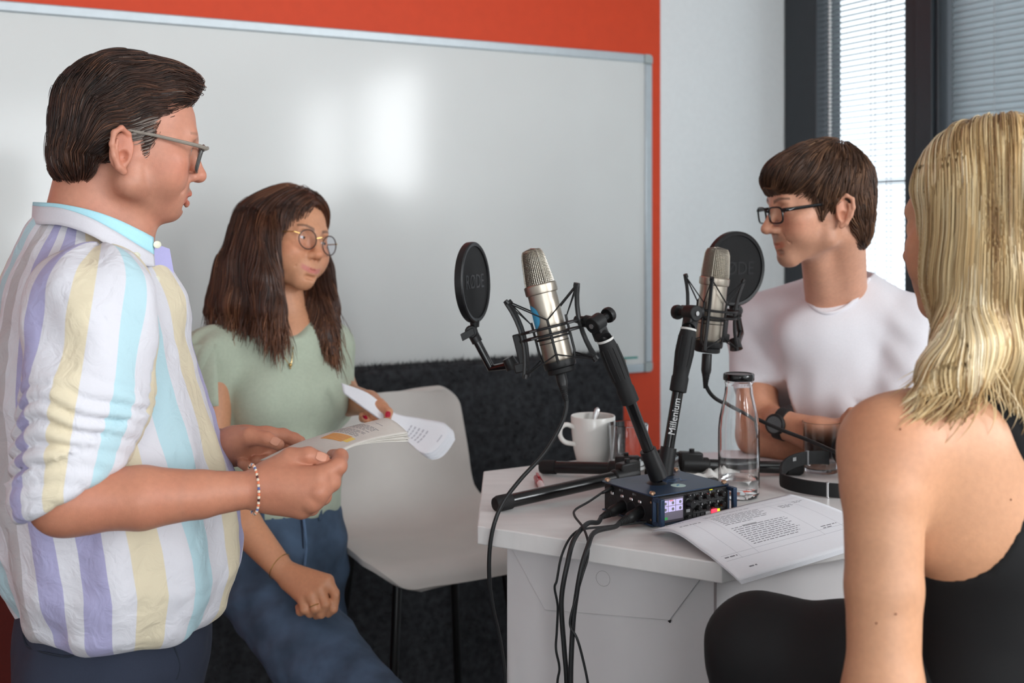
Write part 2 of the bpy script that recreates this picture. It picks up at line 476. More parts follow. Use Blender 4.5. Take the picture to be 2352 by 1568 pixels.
# ------------------------------------------------------------------ dark red upholstered end of the bench, left of the shaggy panel
M_dred = mat('dark_red_upholstery', srgb(84, 20, 12), 0.9, noise=0.1, nscale=200, bump=0.2, bscale=900)
rb = thing('bench_side', 'dark red upholstered bench side behind the back of the man in stripes', 'bench', WB(pL + 0.6, 0, 0.08))
m = MB(); bar(m, WB, pL + 0.02, pL + 1.3, 0.03, 1.08, 0.03, 0.13); m.build('padded_side', M_dred, rb, bevel=0.02, bseg=3)
m = MB(); bar(m, WB, pL + 0.04, pL + 1.28, 0.0, 0.03, 0.04, 0.12); m.build('bench_plinth', M_fur, rb, smooth=False)
for k in range(4):
    m = MB(); t_ = pL + 0.02 + 0.32 * (k + 0.5); m.tube([WB(t_, 0.06, 0.131), WB(t_, 1.06, 0.131)], 0.0022, 6); m.build('upholstery_seam', M_dred, rb)
# ================================================================== hexagonal bar table
HT = 1.09
M_top = mat('white_laminate_top', srgb(226, 222, 220), 0.32, noise=0.05, nscale=9, aniso=(1.0, 5.0, 1.0))
M_panel = mat('white_pedestal_panel', srgb(214, 209, 209), 0.45, noise=0.015, nscale=20)
M_groove = mat('panel_joint', srgb(150, 140, 140), 0.8)
SIDE = 0.412
HC = Vector((-0.056 + SIDE * math.sin(math.radians(60)), 2.064, 0))
hexv = [HC + Vector((math.cos(math.radians(a)), math.sin(math.radians(a)), 0)) * SIDE for a in (150, 90, 30, -30, -90, -150)]   # L2, far, right far, right near, front, L1
tbl = thing('bar_table', 'white hexagonal bar table carrying the microphones and the blue recorder', 'table', (HC.x, HC.y, 0))
m = MB(); m.prism([(v.x, v.y, HT - 0.03) for v in hexv], (0, 0, 0.03)); m.build('table_top', M_top, tbl, bevel=0.0022, smooth=False)
def TB(px, py, z=HT):                                   # image pixel on the table plane (or another level)
    d = (CAMZ - z) * F / (py - HOR)
    return P(px, py, d)
# pedestal: hexagonal box, six panels, set in under the top
ped = [HC + (v - HC) * 0.865 for v in hexv]
# its near-left corner stands under px 1236 and its front corner under px 1646
for i in range(6):
    a, b = ped[i], ped[(i + 1) % 6]
    e = (b - a).normalized(); nr = Vector((e.y, -e.x, 0))
    if nr.dot((a + b) / 2 - HC) < 0: nr = -nr
    m = MB(); m.prism([a + e * 0.0015 + Vector((0, 0, 0.02)), b - e * 0.0015 + Vector((0, 0, 0.02)), b - e * 0.0015 + Vector((0, 0, HT - 0.03)), a + e * 0.0015 + Vector((0, 0, HT - 0.03))], -nr * 0.018)
    pnl = m.build('pedestal_panel', M_panel, tbl, smooth=False)
    if i == 4:
        # the flap fixed to the near panel: an envelope-like plate with a slanted end and a round cable cap
        L = (b - a).length
        zt = HT - 0.034
        fl = [(0.004, zt), (0.395 / 0.412 * L if False else L * 0.955, zt), (L * 0.80, zt - 0.078), (L * 0.2, zt - 0.098)]
        e2 = -e                                          # from L1 side towards the front corner
        st = b
        m = MB(); m.prism([st + e2 * q[0] + nr * 0.0015 + Vector((0, 0, q[1])) for q in fl], nr * 0.002); m.build('flap', M_panel, pnl, smooth=False, bevel=0.0008)
        c0 = st + e2 * (L * 0.49) + nr * 0.0035 + Vector((0, 0, zt - 0.032))
        m = MB(); m.lathe([(0.0116, 0.0), (0.0119, 0.0003), (0.0122, 0.0)], c0, nr, 28); m.build('cap_ring', M_groove, pnl)
        m = MB(); m.prism([st + e2 * (L * 0.793) + nr * 0.001 + Vector((0, 0, zt - 0.0795)), st + e2 * (L * 0.806) + nr * 0.001 + Vector((0, 0, zt - 0.0775)), st + e2 * (L * 0.803) + nr * 0.001 + Vector((0, 0, zt - 0.082))], nr * 0.003); m.build('flap_catch', mat('black_rubber', srgb(20, 20, 21), 0.7), pnl, smooth=False)
        m = MB(); m.box((ped[4]) + nr * 0.0 + Vector((0, 0, HT / 2 - 0.005)), e * 0.0016, nr * 0.0016, (0, 0, HT / 2 - 0.03)); m.build('corner_joint', M_groove, pnl, smooth=False)
m = MB(); m.prism([(v.x, v.y, 0.0) for v in [HC + (q - HC) * 0.82 for q in hexv]], (0, 0, 0.02)); m.build('plinth', mat('black_plinth', srgb(25, 25, 26), 0.7), tbl, smooth=False)

# ================================================================== bar chairs with a one-piece shell
M_shell = mat('warm_white_shell', srgb(206, 200, 194), 0.42, noise=0.02, nscale=15)
M_blk = mat('black_powder_coat', srgb(17, 17, 18), 0.4, noise=0.1)
def make_chair(label, group):
    root = thing('bar_chair', label, 'chair', (0, 0, 0), group)
    SH = 0.825
    prof = spline([Vector((0.245, 0, -0.040)), Vector((0.235, 0, -0.012)), Vector((0.19, 0, 0.006)), Vector((0.06, 0, 0.004)), Vector((-0.07, 0, 0.0)), Vector((-0.145, 0, 0.022)),
                   Vector((-0.185, 0, 0.080)), Vector((-0.205, 0, 0.16)), Vector((-0.222, 0, 0.25)), Vector((-0.236, 0, 0.318))], 5)
    # resample, finer towards both ends so that the corners round smoothly
    a0 = [0.0]
    for i in range(1, len(prof)): a0.append(a0[-1] + (prof[i] - prof[i - 1]).length)
    want = [(0.5 - 0.5 * math.cos(math.pi * k / 63)) * a0[-1] for k in range(64)]
    xs, zs = [p.x for p in prof], [p.z for p in prof]
    prof = [Vector((float(np.interp(w_, a0, xs)), 0, float(np.interp(w_, a0, zs)))) for w_ in want]
    n = len(prof)
    arc = [0.0]
    for i in range(1, n): arc.append(arc[-1] + (prof[i] - prof[i - 1]).length)
    tot = arc[-1]
    def width(s):
        # half width along the profile: wide seat, waist at the bend, back a little narrower, rounded ends
        q = s / tot
        w = np.interp(q, [0, 0.12, 0.4, 0.52, 0.64, 0.8, 1.0], [0.238, 0.248, 0.242, 0.222, 0.200, 0.196, 0.186])
        for dist, r in ((s, 0.10), (tot - s, 0.055)):
            if dist < r: w -= r - math.sqrt(max(r * r - (r - dist) ** 2, 0.0))
        return w
    nu = 18
    vs = []
    for i in range(n):
        p = prof[i]; t = (prof[min(i + 1, n - 1)] - prof[max(i - 1, 0)]).normalized()
        nr = Vector((-t.z, 0, t.x)) * -1 if False else Vector((t.z, 0, -t.x))
        if nr.z < 0 and i < n // 2: nr = -nr
        w = width(arc[i]); q = arc[i] / tot
        if q > 0.45 and nr.x < 0: nr = -nr
        curl = np.interp(q, [0, 0.15, 0.5, 0.75, 1.0], [0.004, 0.012, 0.03, 0.035, 0.022])
        for j in range(nu + 1):
            a = -1 + 2 * j / nu
            c = p + nr * curl * (abs(a) ** 2.6)
            vs.append((c.x, a * w, SH + c.z))
    fs = [(i * (nu + 1) + j, i * (nu + 1) + j + 1, (i + 1) * (nu + 1) + j + 1, (i + 1) * (nu + 1) + j) for i in range(n - 1) for j in range(nu)]
    me = bpy.data.meshes.new('shell'); me.from_pydata(vs, [], fs)
    sh = link('shell', me, M_shell, root, sharp=60)
    so = sh.modifiers.new('thick', 'SOLIDIFY'); so.thickness = 0.012; so.offset = 0
    bv = sh.modifiers.new('bevel', 'BEVEL'); bv.width = 0.004; bv.segments = 2; bv.limit_method = 'ANGLE'; bv.angle_limit = math.radians(50)
    feet = []
    for sx, sy in ((1, 1), (1, -1), (-1, 1), (-1, -1)):
        a = Vector((0.13 * sx - 0.01, 0.135 * sy, SH - 0.018)); b = Vector((0.225 * sx - 0.01, 0.215 * sy, 0.008))
        m = MB(); m.tube([a, b], 0.0105, 12); m.build('leg', M_blk, root); feet.append((a, b))
        m = MB(); m.lathe([(0.0, 0), (0.013, 0), (0.013, 0.012), (0.0115, 0.014)], (b.x, b.y, 0.0), n=12); m.build('foot_glide', M_blk, root)
    m = MB(); q = 0.64
    ring = [f[0].lerp(f[1], q) for f in (feet[0], feet[1], feet[3], feet[2])]
    for i in range(4): m.tube([ring[i], ring[(i + 1) % 4]], 0.0085, 10)
    m.build('footrest', M_blk, root)
    m = MB()
    top = [f[0] for f in (feet[0], feet[1], feet[3], feet[2])]
    for i in range(4): m.tube([top[i], top[(i + 1) % 4]], 0.009, 10)
    m.build('seat_frame', M_blk, root)
    return root
chair1 = make_chair('empty warm white shell bar chair between the woman in green and the table', 'white shell bar chairs')
chair1.location = (P(985, 1200, 2.78).x, 2.78, 0.0); chair1.rotation_euler = (0, 0, math.radians(-60))
chair2 = copy_tree(chair1)
chair2['label'] = 'warm white shell bar chair under the blonde woman at the right edge'
chair2.location = (0.60, 1.20, 0.0); chair2.rotation_euler = (0, 0, math.radians(150))
# ================================================================== things on the table
M_black = mat('black_plastic', srgb(20, 20, 21), 0.45, noise=0.08)
M_gloss = mat('glossy_black_tube', srgb(14, 14, 15), 0.22, noise=0.05, spec=0.6)
M_rub = mat('black_rubber', srgb(20, 20, 21), 0.7)
M_nick = mat('satin_nickel', srgb(176, 167, 154), 0.36, 0.9, noise=0.02)
M_mesh = mat('nickel_mesh_wire', srgb(190, 182, 168), 0.35, 0.9, noise=0.02)
M_dark = mat('mesh_core', srgb(70, 66, 60), 0.8)
M_steel = mat('bright_steel', srgb(215, 215, 216), 0.25, 0.9, noise=0.02)
M_gprint = mat('grey_print', srgb(120, 120, 122), 0.6, noise=0.02)
M_dprint = mat('dark_grey_print', srgb(58, 58, 60), 0.7, noise=0.02)
M_wprint = mat('white_print', srgb(215, 215, 215), 0.6, noise=0.02)
M_cable = mat('black_cable', srgb(26, 27, 28), 0.5, noise=0.08)

def frame_of(axis, hint):
    z = Vector(axis).normalized(); x = Vector(hint); x = (x - z * x.dot(z)).normalized()
    return x, z.cross(x), z

def microphone(label, top, bot, face, tagc):
    """large-diaphragm microphone: body, mesh head (rings and ribs), band, badge; axis from bot to top"""
    ax = (top - bot); L = ax.length; x, y, z = frame_of(ax, face)
    root = thing('studio_microphone', label, 'microphone', bot, 'studio microphones')
    R = 0.0248
    m = MB(); m.lathe([(0, 0.0), (R * 0.9, 0.0), (R * 0.97, 0.003), (R, 0.007), (R, 0.62 * L), (R * 1.0, 0.62 * L)], bot, ax, 40); m.build('body', M_nick, root)
    m = MB(); m.lathe([(R, 0.0345), (R * 1.012, 0.0350), (R * 1.012, 0.0358), (R, 0.0364)], bot, ax, 40); m.build('body_groove', M_dark, root)
    m = MB(); m.lathe([(R, 0.60 * L), (R * 1.10, 0.606 * L), (R * 1.12, 0.62 * L), (R * 1.12, 0.675 * L), (R * 1.06, 0.685 * L), (R * 0.96, 0.685 * L)], bot, ax, 40); m.build('collar', M_nick, root)
    # head: flattened dome of woven wire
    def head_r(q):                                     # q 0..1 along the head
        return np.interp(q, [0, 0.12, 0.75, 0.9, 0.97, 1.0], [1.0, 1.01, 0.90, 0.80, 0.66, 0.0])
    def hp(q, a, k=1.0):
        r = R * head_r(q) * k
        ca, sa = math.cos(a), math.sin(a)
        e = 1.0 - 0.16 * q
        return bot + z * (0.683 * L + q * 0.317 * L) + (x * ca * r * e + y * sa * r)
    m = MB()
    for i in range(25):
        q0, q1 = i / 25, (i + 1) / 25
    vs = [hp(i / 24, 2 * math.pi * k / 32, 0.93) for i in range(25) for k in range(32)]
    fs = [(i * 32 + k, i * 32 + (k + 1) % 32, (i + 1) * 32 + (k + 1) % 32, (i + 1) * 32 + k) for i in range(24) for k in range(32)]
    m.add(vs, fs); core = m.build('head_core', M_dark, root)
    m = MB()
    nr, nk = 22, 44
    for i in range(nr):                                 # wavy horizontal wires
        q = 0.01 + 0.97 * i / nr
        pts = [hp(q + 0.008 * math.sin(k * math.pi), 2 * math.pi * k / nk, 1.0 + 0.012 * (-1) ** (k + i)) for k in range(nk)]
        m.tube(pts, 0.00062, 4, closed=True)
    for k in range(0, nk):
        a = 2 * math.pi * k / nk
        m.tube([hp(0.99 * i / 14, a, 0.985) for i in range(15)], 0.00045, 3, caps=False)
    for a in (math.pi / 2, -math.pi / 2, 0, math.pi):
        m.tube([hp(i / 16, a, 1.02) for i in range(17)], 0.0011, 5, caps=False)
    o = m.build('mesh_grille', M_mesh, root)
    m = MB(); m.lathe([(0, 0), (0.0095, 0), (0.0095, -0.016), (0, -0.016)], bot, ax, 20); m.build('connector', M_steel, root)
    if tagc:
        # round blue sticker bent round the body on its far-left side
        m = MB()
        def st(u, v):
            a = (u - 0.5) * 1.7 + tagc; r = 0.0212
            h = 0.082 + (v - 0.5) * 2 * r * math.sqrt(max(0.0, 1 - (2 * u - 1) ** 2))
            return bot + z * h + (x * math.cos(a) + y * math.sin(a)) * (R + 0.0004)
        m.grid(st, 20, 6); m.build('blue_sticker', mat('sky_blue_sticker', srgb(72, 168, 214), 0.5, noise=0.02), root)
    return root, (x, y, z)

def shock_mount(label, bot, axes, L, stand_dir, pop_dir):
    """spider cradle: two oval rings, four bowed struts with elastic cords, a base cup, lugs"""
    x, y, z = axes
    root = thing('shock_mount', label, 'microphone mount', bot, 'microphone shock mounts')
    c = bot + z * 0.055
    sdir = (stand_dir - z * stand_dir.dot(z)).normalized(); pdir = -sdir
    side = z.cross(sdir)
    def at(a, r, h): return c + (sdir * math.cos(a) + side * math.sin(a)) * r + z * h
    angs = (math.radians(24), math.radians(-24), math.radians(180 - 26), math.radians(180 + 26))
    for a in angs:                                       # bowed struts
        m = MB(); pts = [at(a, 0.054 + 0.010 * (h / 0.055) ** 2, h) for h in np.linspace(-0.062, 0.062, 9)]
        m.tube(pts, 0.0031, 6); st = m.build('strut', M_black, root)
        for hh in (0.060, -0.060): m = MB(); m.tube([at(a, 0.064, hh), at(a, 0.067, hh * 1.1)], 0.0042, 8); m.build('strut_hook', M_black, st)
    for h in (-0.006, 0.006):                            # outer oval rings
        m = MB(); m.tube([at(2 * math.pi * k / 40, 0.0545 if abs(math.cos(2 * math.pi * k / 40)) > .5 else 0.046, h + 0.0) for k in range(40)], 0.0023, 6, closed=True); m.build('outer_ring', M_black, root)
    # inner cage: cup below, four posts, ring
    m = MB(); m.lathe([(0.012, -0.063), (0.0265, -0.063), (0.0275, -0.060), (0.0275, -0.052), (0.0257, -0.052)], c, z, 28); m.build('base_cup', M_black, root)
    m = MB(); m.lathe([(0.0105, -0.073), (0.021, -0.073), (0.0235, -0.0715), (0.0235, -0.0645), (0.021, -0.063), (0.0105, -0.063)], c, z, 24); m.build('clamp_nut', M_rub, root)
    posts = [math.radians(q) for q in (90, -90, 0, 180)]
    for a in posts:
        m = MB(); m.tube([at(a, 0.026, -0.056), at(a, 0.0295, -0.04), at(a, 0.0295, 0.012), at(a, 0.030, 0.02)], 0.0022, 6); m.build('inner_post', M_black, root)
    m = MB(); m.tube([at(2 * math.pi * k / 32, 0.0290, -0.012) for k in range(32)], 0.0017, 6, closed=True); m.build('inner_ring', M_black, root)
    # elastic cords, V shaped between strut tips and inner posts
    near = {0: (0, 2), 1: (1, 3)}
    for hi in (0.063, -0.063):
        for a in angs:
            sgn = 1 if math.sin(a) > 0 else -1
            p = at(sgn * math.pi / 2, 0.031, 0.018 if hi > 0 else -0.040)
            m = MB(); m.tube([at(a, 0.066, hi), p], 0.0013, 5); m.build('elastic_cord', M_rub, root)
            q = at(0 if math.cos(a) > 0 else math.pi, 0.031, 0.018 if hi > 0 else -0.045)
            m = MB(); m.tube([at(a, 0.066, hi), q], 0.0011, 5); m.build('elastic_cord', M_rub, root)
    # lug towards the stand
    m = MB(); m.tube([at(0, 0.052, 0.0), at(0, 0.085, 0.0)], 0.0036, 8); m.build('stand_lug', M_black, root)
    m = MB(); m.box(at(math.pi, 0.060, -0.020), side * 0.004, sdir * 0.006, z * 0.028); m.box(at(math.pi, 0.066, -0.048), side * 0.0045, sdir * 0.010, z * 0.008); m.build('pop_filter_bracket', M_black, root, bevel=0.002)
    return root, at

def pop_filter(label, ctr, nrm, rad, stem, printed, face_sign, ink=None):
    """round pop filter: rim, gauze both sides, swivel, arm to the bracket, printed word"""
    root = thing('pop_filter', label, 'pop filter', stem[-1], 'pop filters')
    nrm = Vector(nrm).normalized(); x, y, z = frame_of(nrm, Vector((0, 0, 1)))
    # x is up in the disc plane, y across
    m = MB(); m.lathe([(rad * 0.90, -0.0065), (rad * 0.97, -0.0075), (rad, -0.0055), (rad * 1.005, 0), (rad, 0.0055), (rad * 0.97, 0.0075), (rad * 0.90, 0.0065), (rad * 0.885, 0.0)], ctr, nrm, 56, closed=True); m.build('rim', M_black, root)
    Mg = mat('black_gauze', srgb(24, 24, 25), 0.85, noise=0.25, nscale=900, bump=0.4, bscale=1500)
    for s in (-0.0035, 0.0035):
        m = MB(); m.lathe([(0, s), (rad * 0.90, s)], ctr, nrm, 48); m.build('gauze', Mg, root)
    text_mesh('printed_word', printed, rad * 0.50, ctr + nrm * (0.0042 * face_sign), y * -face_sign, x, ink or M_dprint, root, align='CENTER', xscale=0.95)
    m = MB(); low = ctr - x * rad
    m.tube([low + x * 0.004, low - x * 0.008], [0.009, 0.0075], 12); m.tube([low - x * 0.006, stem[0]], 0.0055, 10); m.ball(stem[0], 0.0085, 12); m.build('swivel', M_black, root)
    m = MB(); m.tube([stem[0], stem[0].lerp(stem[1], 0.3)], 0.0095, 12); m.build('arm_sleeve', M_black, root)
    m = MB(); m.tube(stem, 0.0075, 12); m.build('arm', M_gloss, root)
    e = (stem[1] - stem[0]).normalized()
    m = MB(); k = stem[0] + Vector((0, -0.012, 0.0)); m.tube([k, k + Vector((0, -0.004, 0))], [0.012, 0.010], 14); m.box(k + Vector((-0.006, -0.006, -0.004)), (0.011, 0, 0.006), (0, 0.0022, 0), (-0.002, 0, 0.006)); m.build('wing_knob', M_black, root, bevel=0.001)
    m = MB(); k = stem[-1]; m.tube([k - e * 0.014, k + e * 0.006], [0.010, 0.0125], 12); m.build('elbow', M_black, root)
    return root

def boom_stand(label, base, mid, top, joint_to, legs, flip=1):
    """low desk stand: tube, grip, swivel joint, leg clamps and capped legs"""
    root = thing('desk_stand', label, 'microphone stand', (base.x, base.y, HT), 'microphone desk stands')
    ax = (top - base).normalized()
    m = MB(); m.tube([base, mid], 0.0098, 20); tube = m.build('main_tube', M_gloss, root)
    L = (top - mid).length
    m = MB(); m.lathe([(0.0098, -0.03), (0.0150, -0.028), (0.0152, -0.004), (0.0138, 0.0), (0.0145, 0.01), (0.0165, L * 0.45), (0.0155, L * 0.8), (0.0135, L * 0.93), (0.010, L * 0.94)], mid, ax, 24); grip = m.build('twist_grip', M_rub, root)
    u = ax.orthogonal().normalized(); w = ax.cross(u)
    for k in range(10):                                  # raised ribs of the grip
        a = 2 * math.pi * k / 10
        d = u * math.cos(a) + w * math.sin(a)
        m = MB(); m.tube([mid + ax * 0.015 + d * 0.0143, mid + ax * (L * 0.45) + d * 0.0163, mid + ax * (L * 0.8) + d * 0.0152], 0.0013, 5); m.build('grip_rib', M_rub, grip)
    m = MB(); m.lathe([(0.0136, L * 0.93), (0.0142, L * 0.935), (0.0142, L * 0.97), (0.0136, L * 0.975)], mid, ax, 24); m.build('white_ring', mat('white_nylon_ring', srgb(214, 212, 208), 0.5), root)
    # swivel head
    hd = top + ax * 0.026
    m = MB(); m.tube([mid + ax * L * 0.97, top + ax * 0.004], [0.0125, 0.0135], 16); m.build('head_base', M_black, root)
    jd = (joint_to - hd).normalized(); sd = jd.cross(ax).normalized()
    m = MB(); m.box(top + ax * 0.012, sd * 0.010, jd * 0.011, ax * 0.018); m.tube([hd - sd * 0.0125, hd + sd * 0.0125], 0.0145, 20); m.build('swivel_joint', M_black, root, bevel=0.002)
    m = MB(); m.tube([hd - sd * 0.0130 * flip, hd - sd * 0.0148 * flip], 0.0042, 12); m.build('joint_bolt', M_steel, root)
    m = MB(); m.tube([hd + jd * 0.008, hd + jd * 0.022], 0.0105, 14); m.tube([hd + jd * 0.020, joint_to], [0.0085, 0.0060], 12); m.build('head_arm', M_black, root)
    m = MB(); m.tube([hd + sd * 0.012 * flip, hd + sd * 0.034 * flip], [0.006, 0.007], 10); m.lathe([(0, 0.0), (0.0125, 0.0), (0.0135, 0.004), (0.0125, 0.010), (0, 0.010)], hd + sd * 0.030 * flip, sd * flip, 18); m.build('lock_knob', M_black, root)
    # foot block
    m = MB(); m.lathe([(0, -0.004), (0.020, -0.004), (0.022, 0.0), (0.022, 0.022), (0.018, 0.03), (0.0105, 0.034)], (base.x, base.y, HT + 0.022), (0, 0, 1), 22); m.build('hub', M_black, root)
    m = MB(); m.tube([base - ax * 0.012, base + ax * 0.04], [0.016, 0.014], 16)
    m.build('tube_socket', M_black, root)
    for (s, e) in legs:
        d = (e - s).normalized()
        m = MB(); m.tube([s, e], 0.0118, 18); lg = m.build('leg', M_gloss, root)
        m = MB(); m.tube([s - d * 0.010, s + d * 0.045], 0.0148, 16); up = Vector((0, 0, 1))
        m.box(s + d * 0.010 + up * 0.010, d * 0.022, d.cross(up).normalized() * 0.011, up * 0.014); m.build('leg_clamp', M_black, lg, bevel=0.003)
        m = MB(); m.tube([s + d * 0.012 + up * 0.022, s + d * 0.012 + up * 0.030], 0.0050, 10); m.build('clamp_bolt', M_black, lg)
        m = MB(); m.tube([e - d * 0.028, e - d * 0.002, e + d * 0.004], [0.0136, 0.0136, 0.0112], 18); m.build('end_cap', M_rub, lg)
    return root, ax

# ---- microphone set nearest the viewer (left)
D1 = 1.93
mt, mb = P(1219, 571, D1 + 0.012), P(1285, 832, D1 - 0.004)
mic1, ax1 = microphone('silver studio microphone with blue sticker, tilted, nearest the whiteboard', mt, mb, Vector((-0.9, -0.35, 0)), -0.25)
sm1, at1 = shock_mount('black spider shock mount holding the tilted microphone with the blue sticker', mb, ax1, 0.19, Vector((0.97, -0.1, 0.0)), None)
base1 = TB(1512, 1106, HT + 0.014); base1.z = HT + 0.03
mid1 = P(1434, 888, 1.905); top1 = P(1383, 775, 1.905)
b1 = P(1508, 1082, 1.93)
leg1 = [(TB(1452, 1088, HT + 0.028), TB(1141, 1157, HT + 0.013)), (TB(1452, 1076, HT + 0.026), TB(1246, 1072, HT + 0.014)), (TB(1500, 1085, HT + 0.026), TB(1560, 1052, HT + 0.016))]
st1, _ = boom_stand('black desk stand leaning left over the mug, carrying the left microphone', b1, mid1, top1, P(1322, 733, 1.93), leg1)
pf_c = P(1086, 648, 2.02)
pop1 = pop_filter('round black pop filter seen edge-on left of the left microphone', pf_c, (0.945, -0.325, 0.05), 0.0705, [P(1083, 760, 2.02), P(1128, 845, 2.02), P(1175, 838, 1.99)], 'RØDE', 1)
# ---- second set (right)
D2 = 2.12
mt, mb = P(1649, 568, D2), P(1626, 786, D2)
mic2, ax2 = microphone('silver studio microphone standing upright in front of the man in white', mt, mb, Vector((0.4, 1, 0)), 0)
sm2, at2 = shock_mount('black spider shock mount holding the upright microphone', mb, ax2, 0.19, Vector((-0.62, -0.78, 0.0)), None)
b2 = P(1527, 1080, 2.00); mid2 = P(1563, 862, 2.02); top2 = P(1583, 752, 2.04)
leg2 = [(TB(1575, 1066, HT + 0.028), TB(1838, 1075, HT + 0.013)), (TB(1520, 1070, HT + 0.02), TB(1480, 1048, HT + 0.012))]
st2, sax = boom_stand('black desk stand with maker name on its tube, carrying the right microphone', b2, mid2, top2, P(1612, 715, 2.06), leg2, flip=-1)
tp = b2.lerp(mid2, 0.40); td = (mid2 - b2).normalized(); tn = Vector((0, -1, 0)); tn = (tn - td * tn.dot(td)).normalized()
text_mesh('maker_name', 'Millenium', 0.0165, tp + tn * 0.0100 + td * 0.028, td, tn.cross(td), M_wprint, st2, align='CENTER')
pop2 = pop_filter('round black pop filter behind the right microphone, in front of the man in white', P(1687, 617, 2.26), (-0.50, 0.86, 0.05), 0.0735, [P(1690, 712, 2.26), P(1700, 765, 2.24), P(1690, 795, 2.16)], 'RØDE', -1, mat('faint_print', srgb(36, 36, 38), 0.8))

def cable(name, label, pts, r, group, taper=None):
    m = MB(); m.tube(spline(pts, 8), r, 10)
    o = thing(name, label, 'cable', pts[0], group)
    return o, m.build('cord', M_cable, o)
def xlr(parent, a, d, name='plug', L=0.062):
    """XLR cable plug: shell, ribbed boot; a = mating end, d = direction out of the socket"""
    m = MB(); m.lathe([(0, 0), (0.0088, 0), (0.0092, 0.002), (0.0092, 0.030), (0.0085, 0.034), (0.0072, 0.038)], a, d, 20); p = m.build(name, M_black, parent)
    prof = [(0.0072, 0.036)]
    for k in range(7):
        h = 0.040 + k * 0.0034; r = 0.0070 - k * 0.0005
        prof += [(r, h), (r, h + 0.0018), (r - 0.0008, h + 0.0020), (r - 0.0008, h + 0.0032)]
    m = MB(); m.lathe(prof, a, d, 16); m.build('boot', M_rub, p)
c1, _ = cable('microphone_cable', 'black cable hanging from the left microphone over the table edge', [P(1283, 838, 1.925), P(1290, 868, 1.915), P(1297, 898, 1.905), P(1301, 930, 1.90), P(1290, 972, 1.89), P(1252, 1038, 1.875), P(1196, 1100, 1.86), P(1158, 1150, 1.845),
    P(1136, 1200, 1.835), P(1125, 1260, 1.835), P(1124, 1330, 1.84), P(1132, 1395, 1.85), P(1150, 1480, 1.87), P(1160, 1580, 1.88), P(1150, 1760, 1.89)], 0.0034, 'microphone cables')
xlr(c1, P(1283, 838, 1.925), P(1297, 905, 1.905) - P(1283, 838, 1.925))
c2, _ = cable('microphone_cable', 'black cable running from the right microphone past the bottle to the right', [P(1624, 812, 2.115), P(1621, 850, 2.11), P(1622, 885, 2.11), P(1640, 912, 2.11), P(1672, 930, 2.13), P(1720, 953, 2.16), P(1790, 985, 2.13), P(1860, 1012, 2.09), P(1935, 1046, 2.02), P(1990, 1080, 1.96), P(2050, 1115, 1.93)], 0.0036, 'microphone cables')
xlr(c2, P(1624, 812, 2.115), P(1621, 870, 2.11) - P(1624, 812, 2.115))

# ------------------------------------------------------------------ field recorder
M_blue = mat('navy_metallic_case', srgb(44, 62, 86), 0.38, 0.4, noise=0.03)
M_face = mat('black_panel', srgb(22, 22, 24), 0.5, noise=0.05)
M_gold = mat('brass_screw', srgb(196, 160, 130), 0.3, 0.9)
fl = TB(1503, 1216); RX = Vector((0.839, 0.544, 0)).normalized(); RY = Vector((-RX.y, RX.x, 0)); RZ = Vector((0, 0, 1))
RWd, RD, RH = 0.165, 0.135, 0.053
def RP(x, y, z): return fl + RX * x + RY * y + RZ * z
rec = thing('field_recorder', 'navy blue multitrack field recorder with lit screen and red button', 'audio recorder', RP(RWd / 2, RD / 2, 0))
def rbox(name, x0, x1, y0, y1, z0, z1, material, parent, bevel=0.0):
    m = MB(); m.box(RP((x0 + x1) / 2, (y0 + y1) / 2, (z0 + z1) / 2), RX * (x1 - x0) / 2, RY * (y1 - y0) / 2, RZ * (z1 - z0) / 2)
    return m.build(name, material, parent, smooth=bool(bevel), bevel=bevel)
body = rbox('body', 0.004, RWd - 0.004, 0.006, RD, 0.005, RH - 0.003, M_face, rec, 0.001)
rbox('top_plate', 0.0, RWd, 0.004, RD + 0.002, RH - 0.003, RH - 0.0008, M_blue, rec, 0.001)
rbox('bottom_plate', 0.0, RWd, 0.004, RD + 0.002, 0.003, 0.0055, M_blue, rec, 0.001)
for (x, y) in ((0.02, 0.02), (RWd - 0.02, 0.02), (0.02, RD - 0.02), (RWd - 0.02, RD - 0.02)):
    m = MB(); m.lathe([(0, 0), (0.006, 0), (0.006, 0.0032), (0, 0.0032)], RP(x, y, 0), n=14); m.build('rubber_foot', M_rub, rec)
fp = rbox('front_panel', 0.006, RWd - 0.006, 0.0, 0.006, 0.006, RH - 0.004, M_face, rec, 0.001)
# screen with its picture
def emis(name, col, s): return mat(name, col, 0.3, noise=0.02, emit=col, estr=s)
scr = rbox('screen', 0.010, 0.060, -0.0012, 0.0, 0.008, 0.047, mat('screen_bezel', srgb(70, 66, 74), 0.25), fp)
rbox('screen_picture', 0.0115, 0.0585, -0.0016, -0.0012, 0.0115, 0.0455, emis('screen_grey', srgb(110, 104, 116), 0.18), scr)
Mpur = emis('screen_lilac', srgb(190, 180, 220), 0.35); Mgrn = emis('screen_green', srgb(60, 150, 80), 0.3)
for r in range(2):
    for c in range(3):
        t_ = rbox('track_tile', 0.0125 + c * 0.0155, 0.0125 + c * 0.0155 + 0.0142, -0.0019, -0.0016, 0.0245 + r * 0.0098, 0.0245 + r * 0.0098 + 0.0088, Mpur, scr)
        m = MB(); m.lathe([(0, 0), (0.0025, 0), (0.0025, 0.0003), (0, 0.0003)], RP(0.0125 + c * 0.0155 + 0.009, -0.0019, 0.0245 + r * 0.0098 + 0.004), -RY, 14); m.build('track_dial', M_gprint, scr)
rbox('status_bar', 0.0125, 0.026, -0.0019, -0.0016, 0.0125, 0.0165, Mgrn, scr)
rbox('rec_flag', 0.030, 0.038, -0.0020, -0.0016, 0.0412, 0.0432, emis('screen_pink', srgb(210, 130, 150), 0.3), scr)
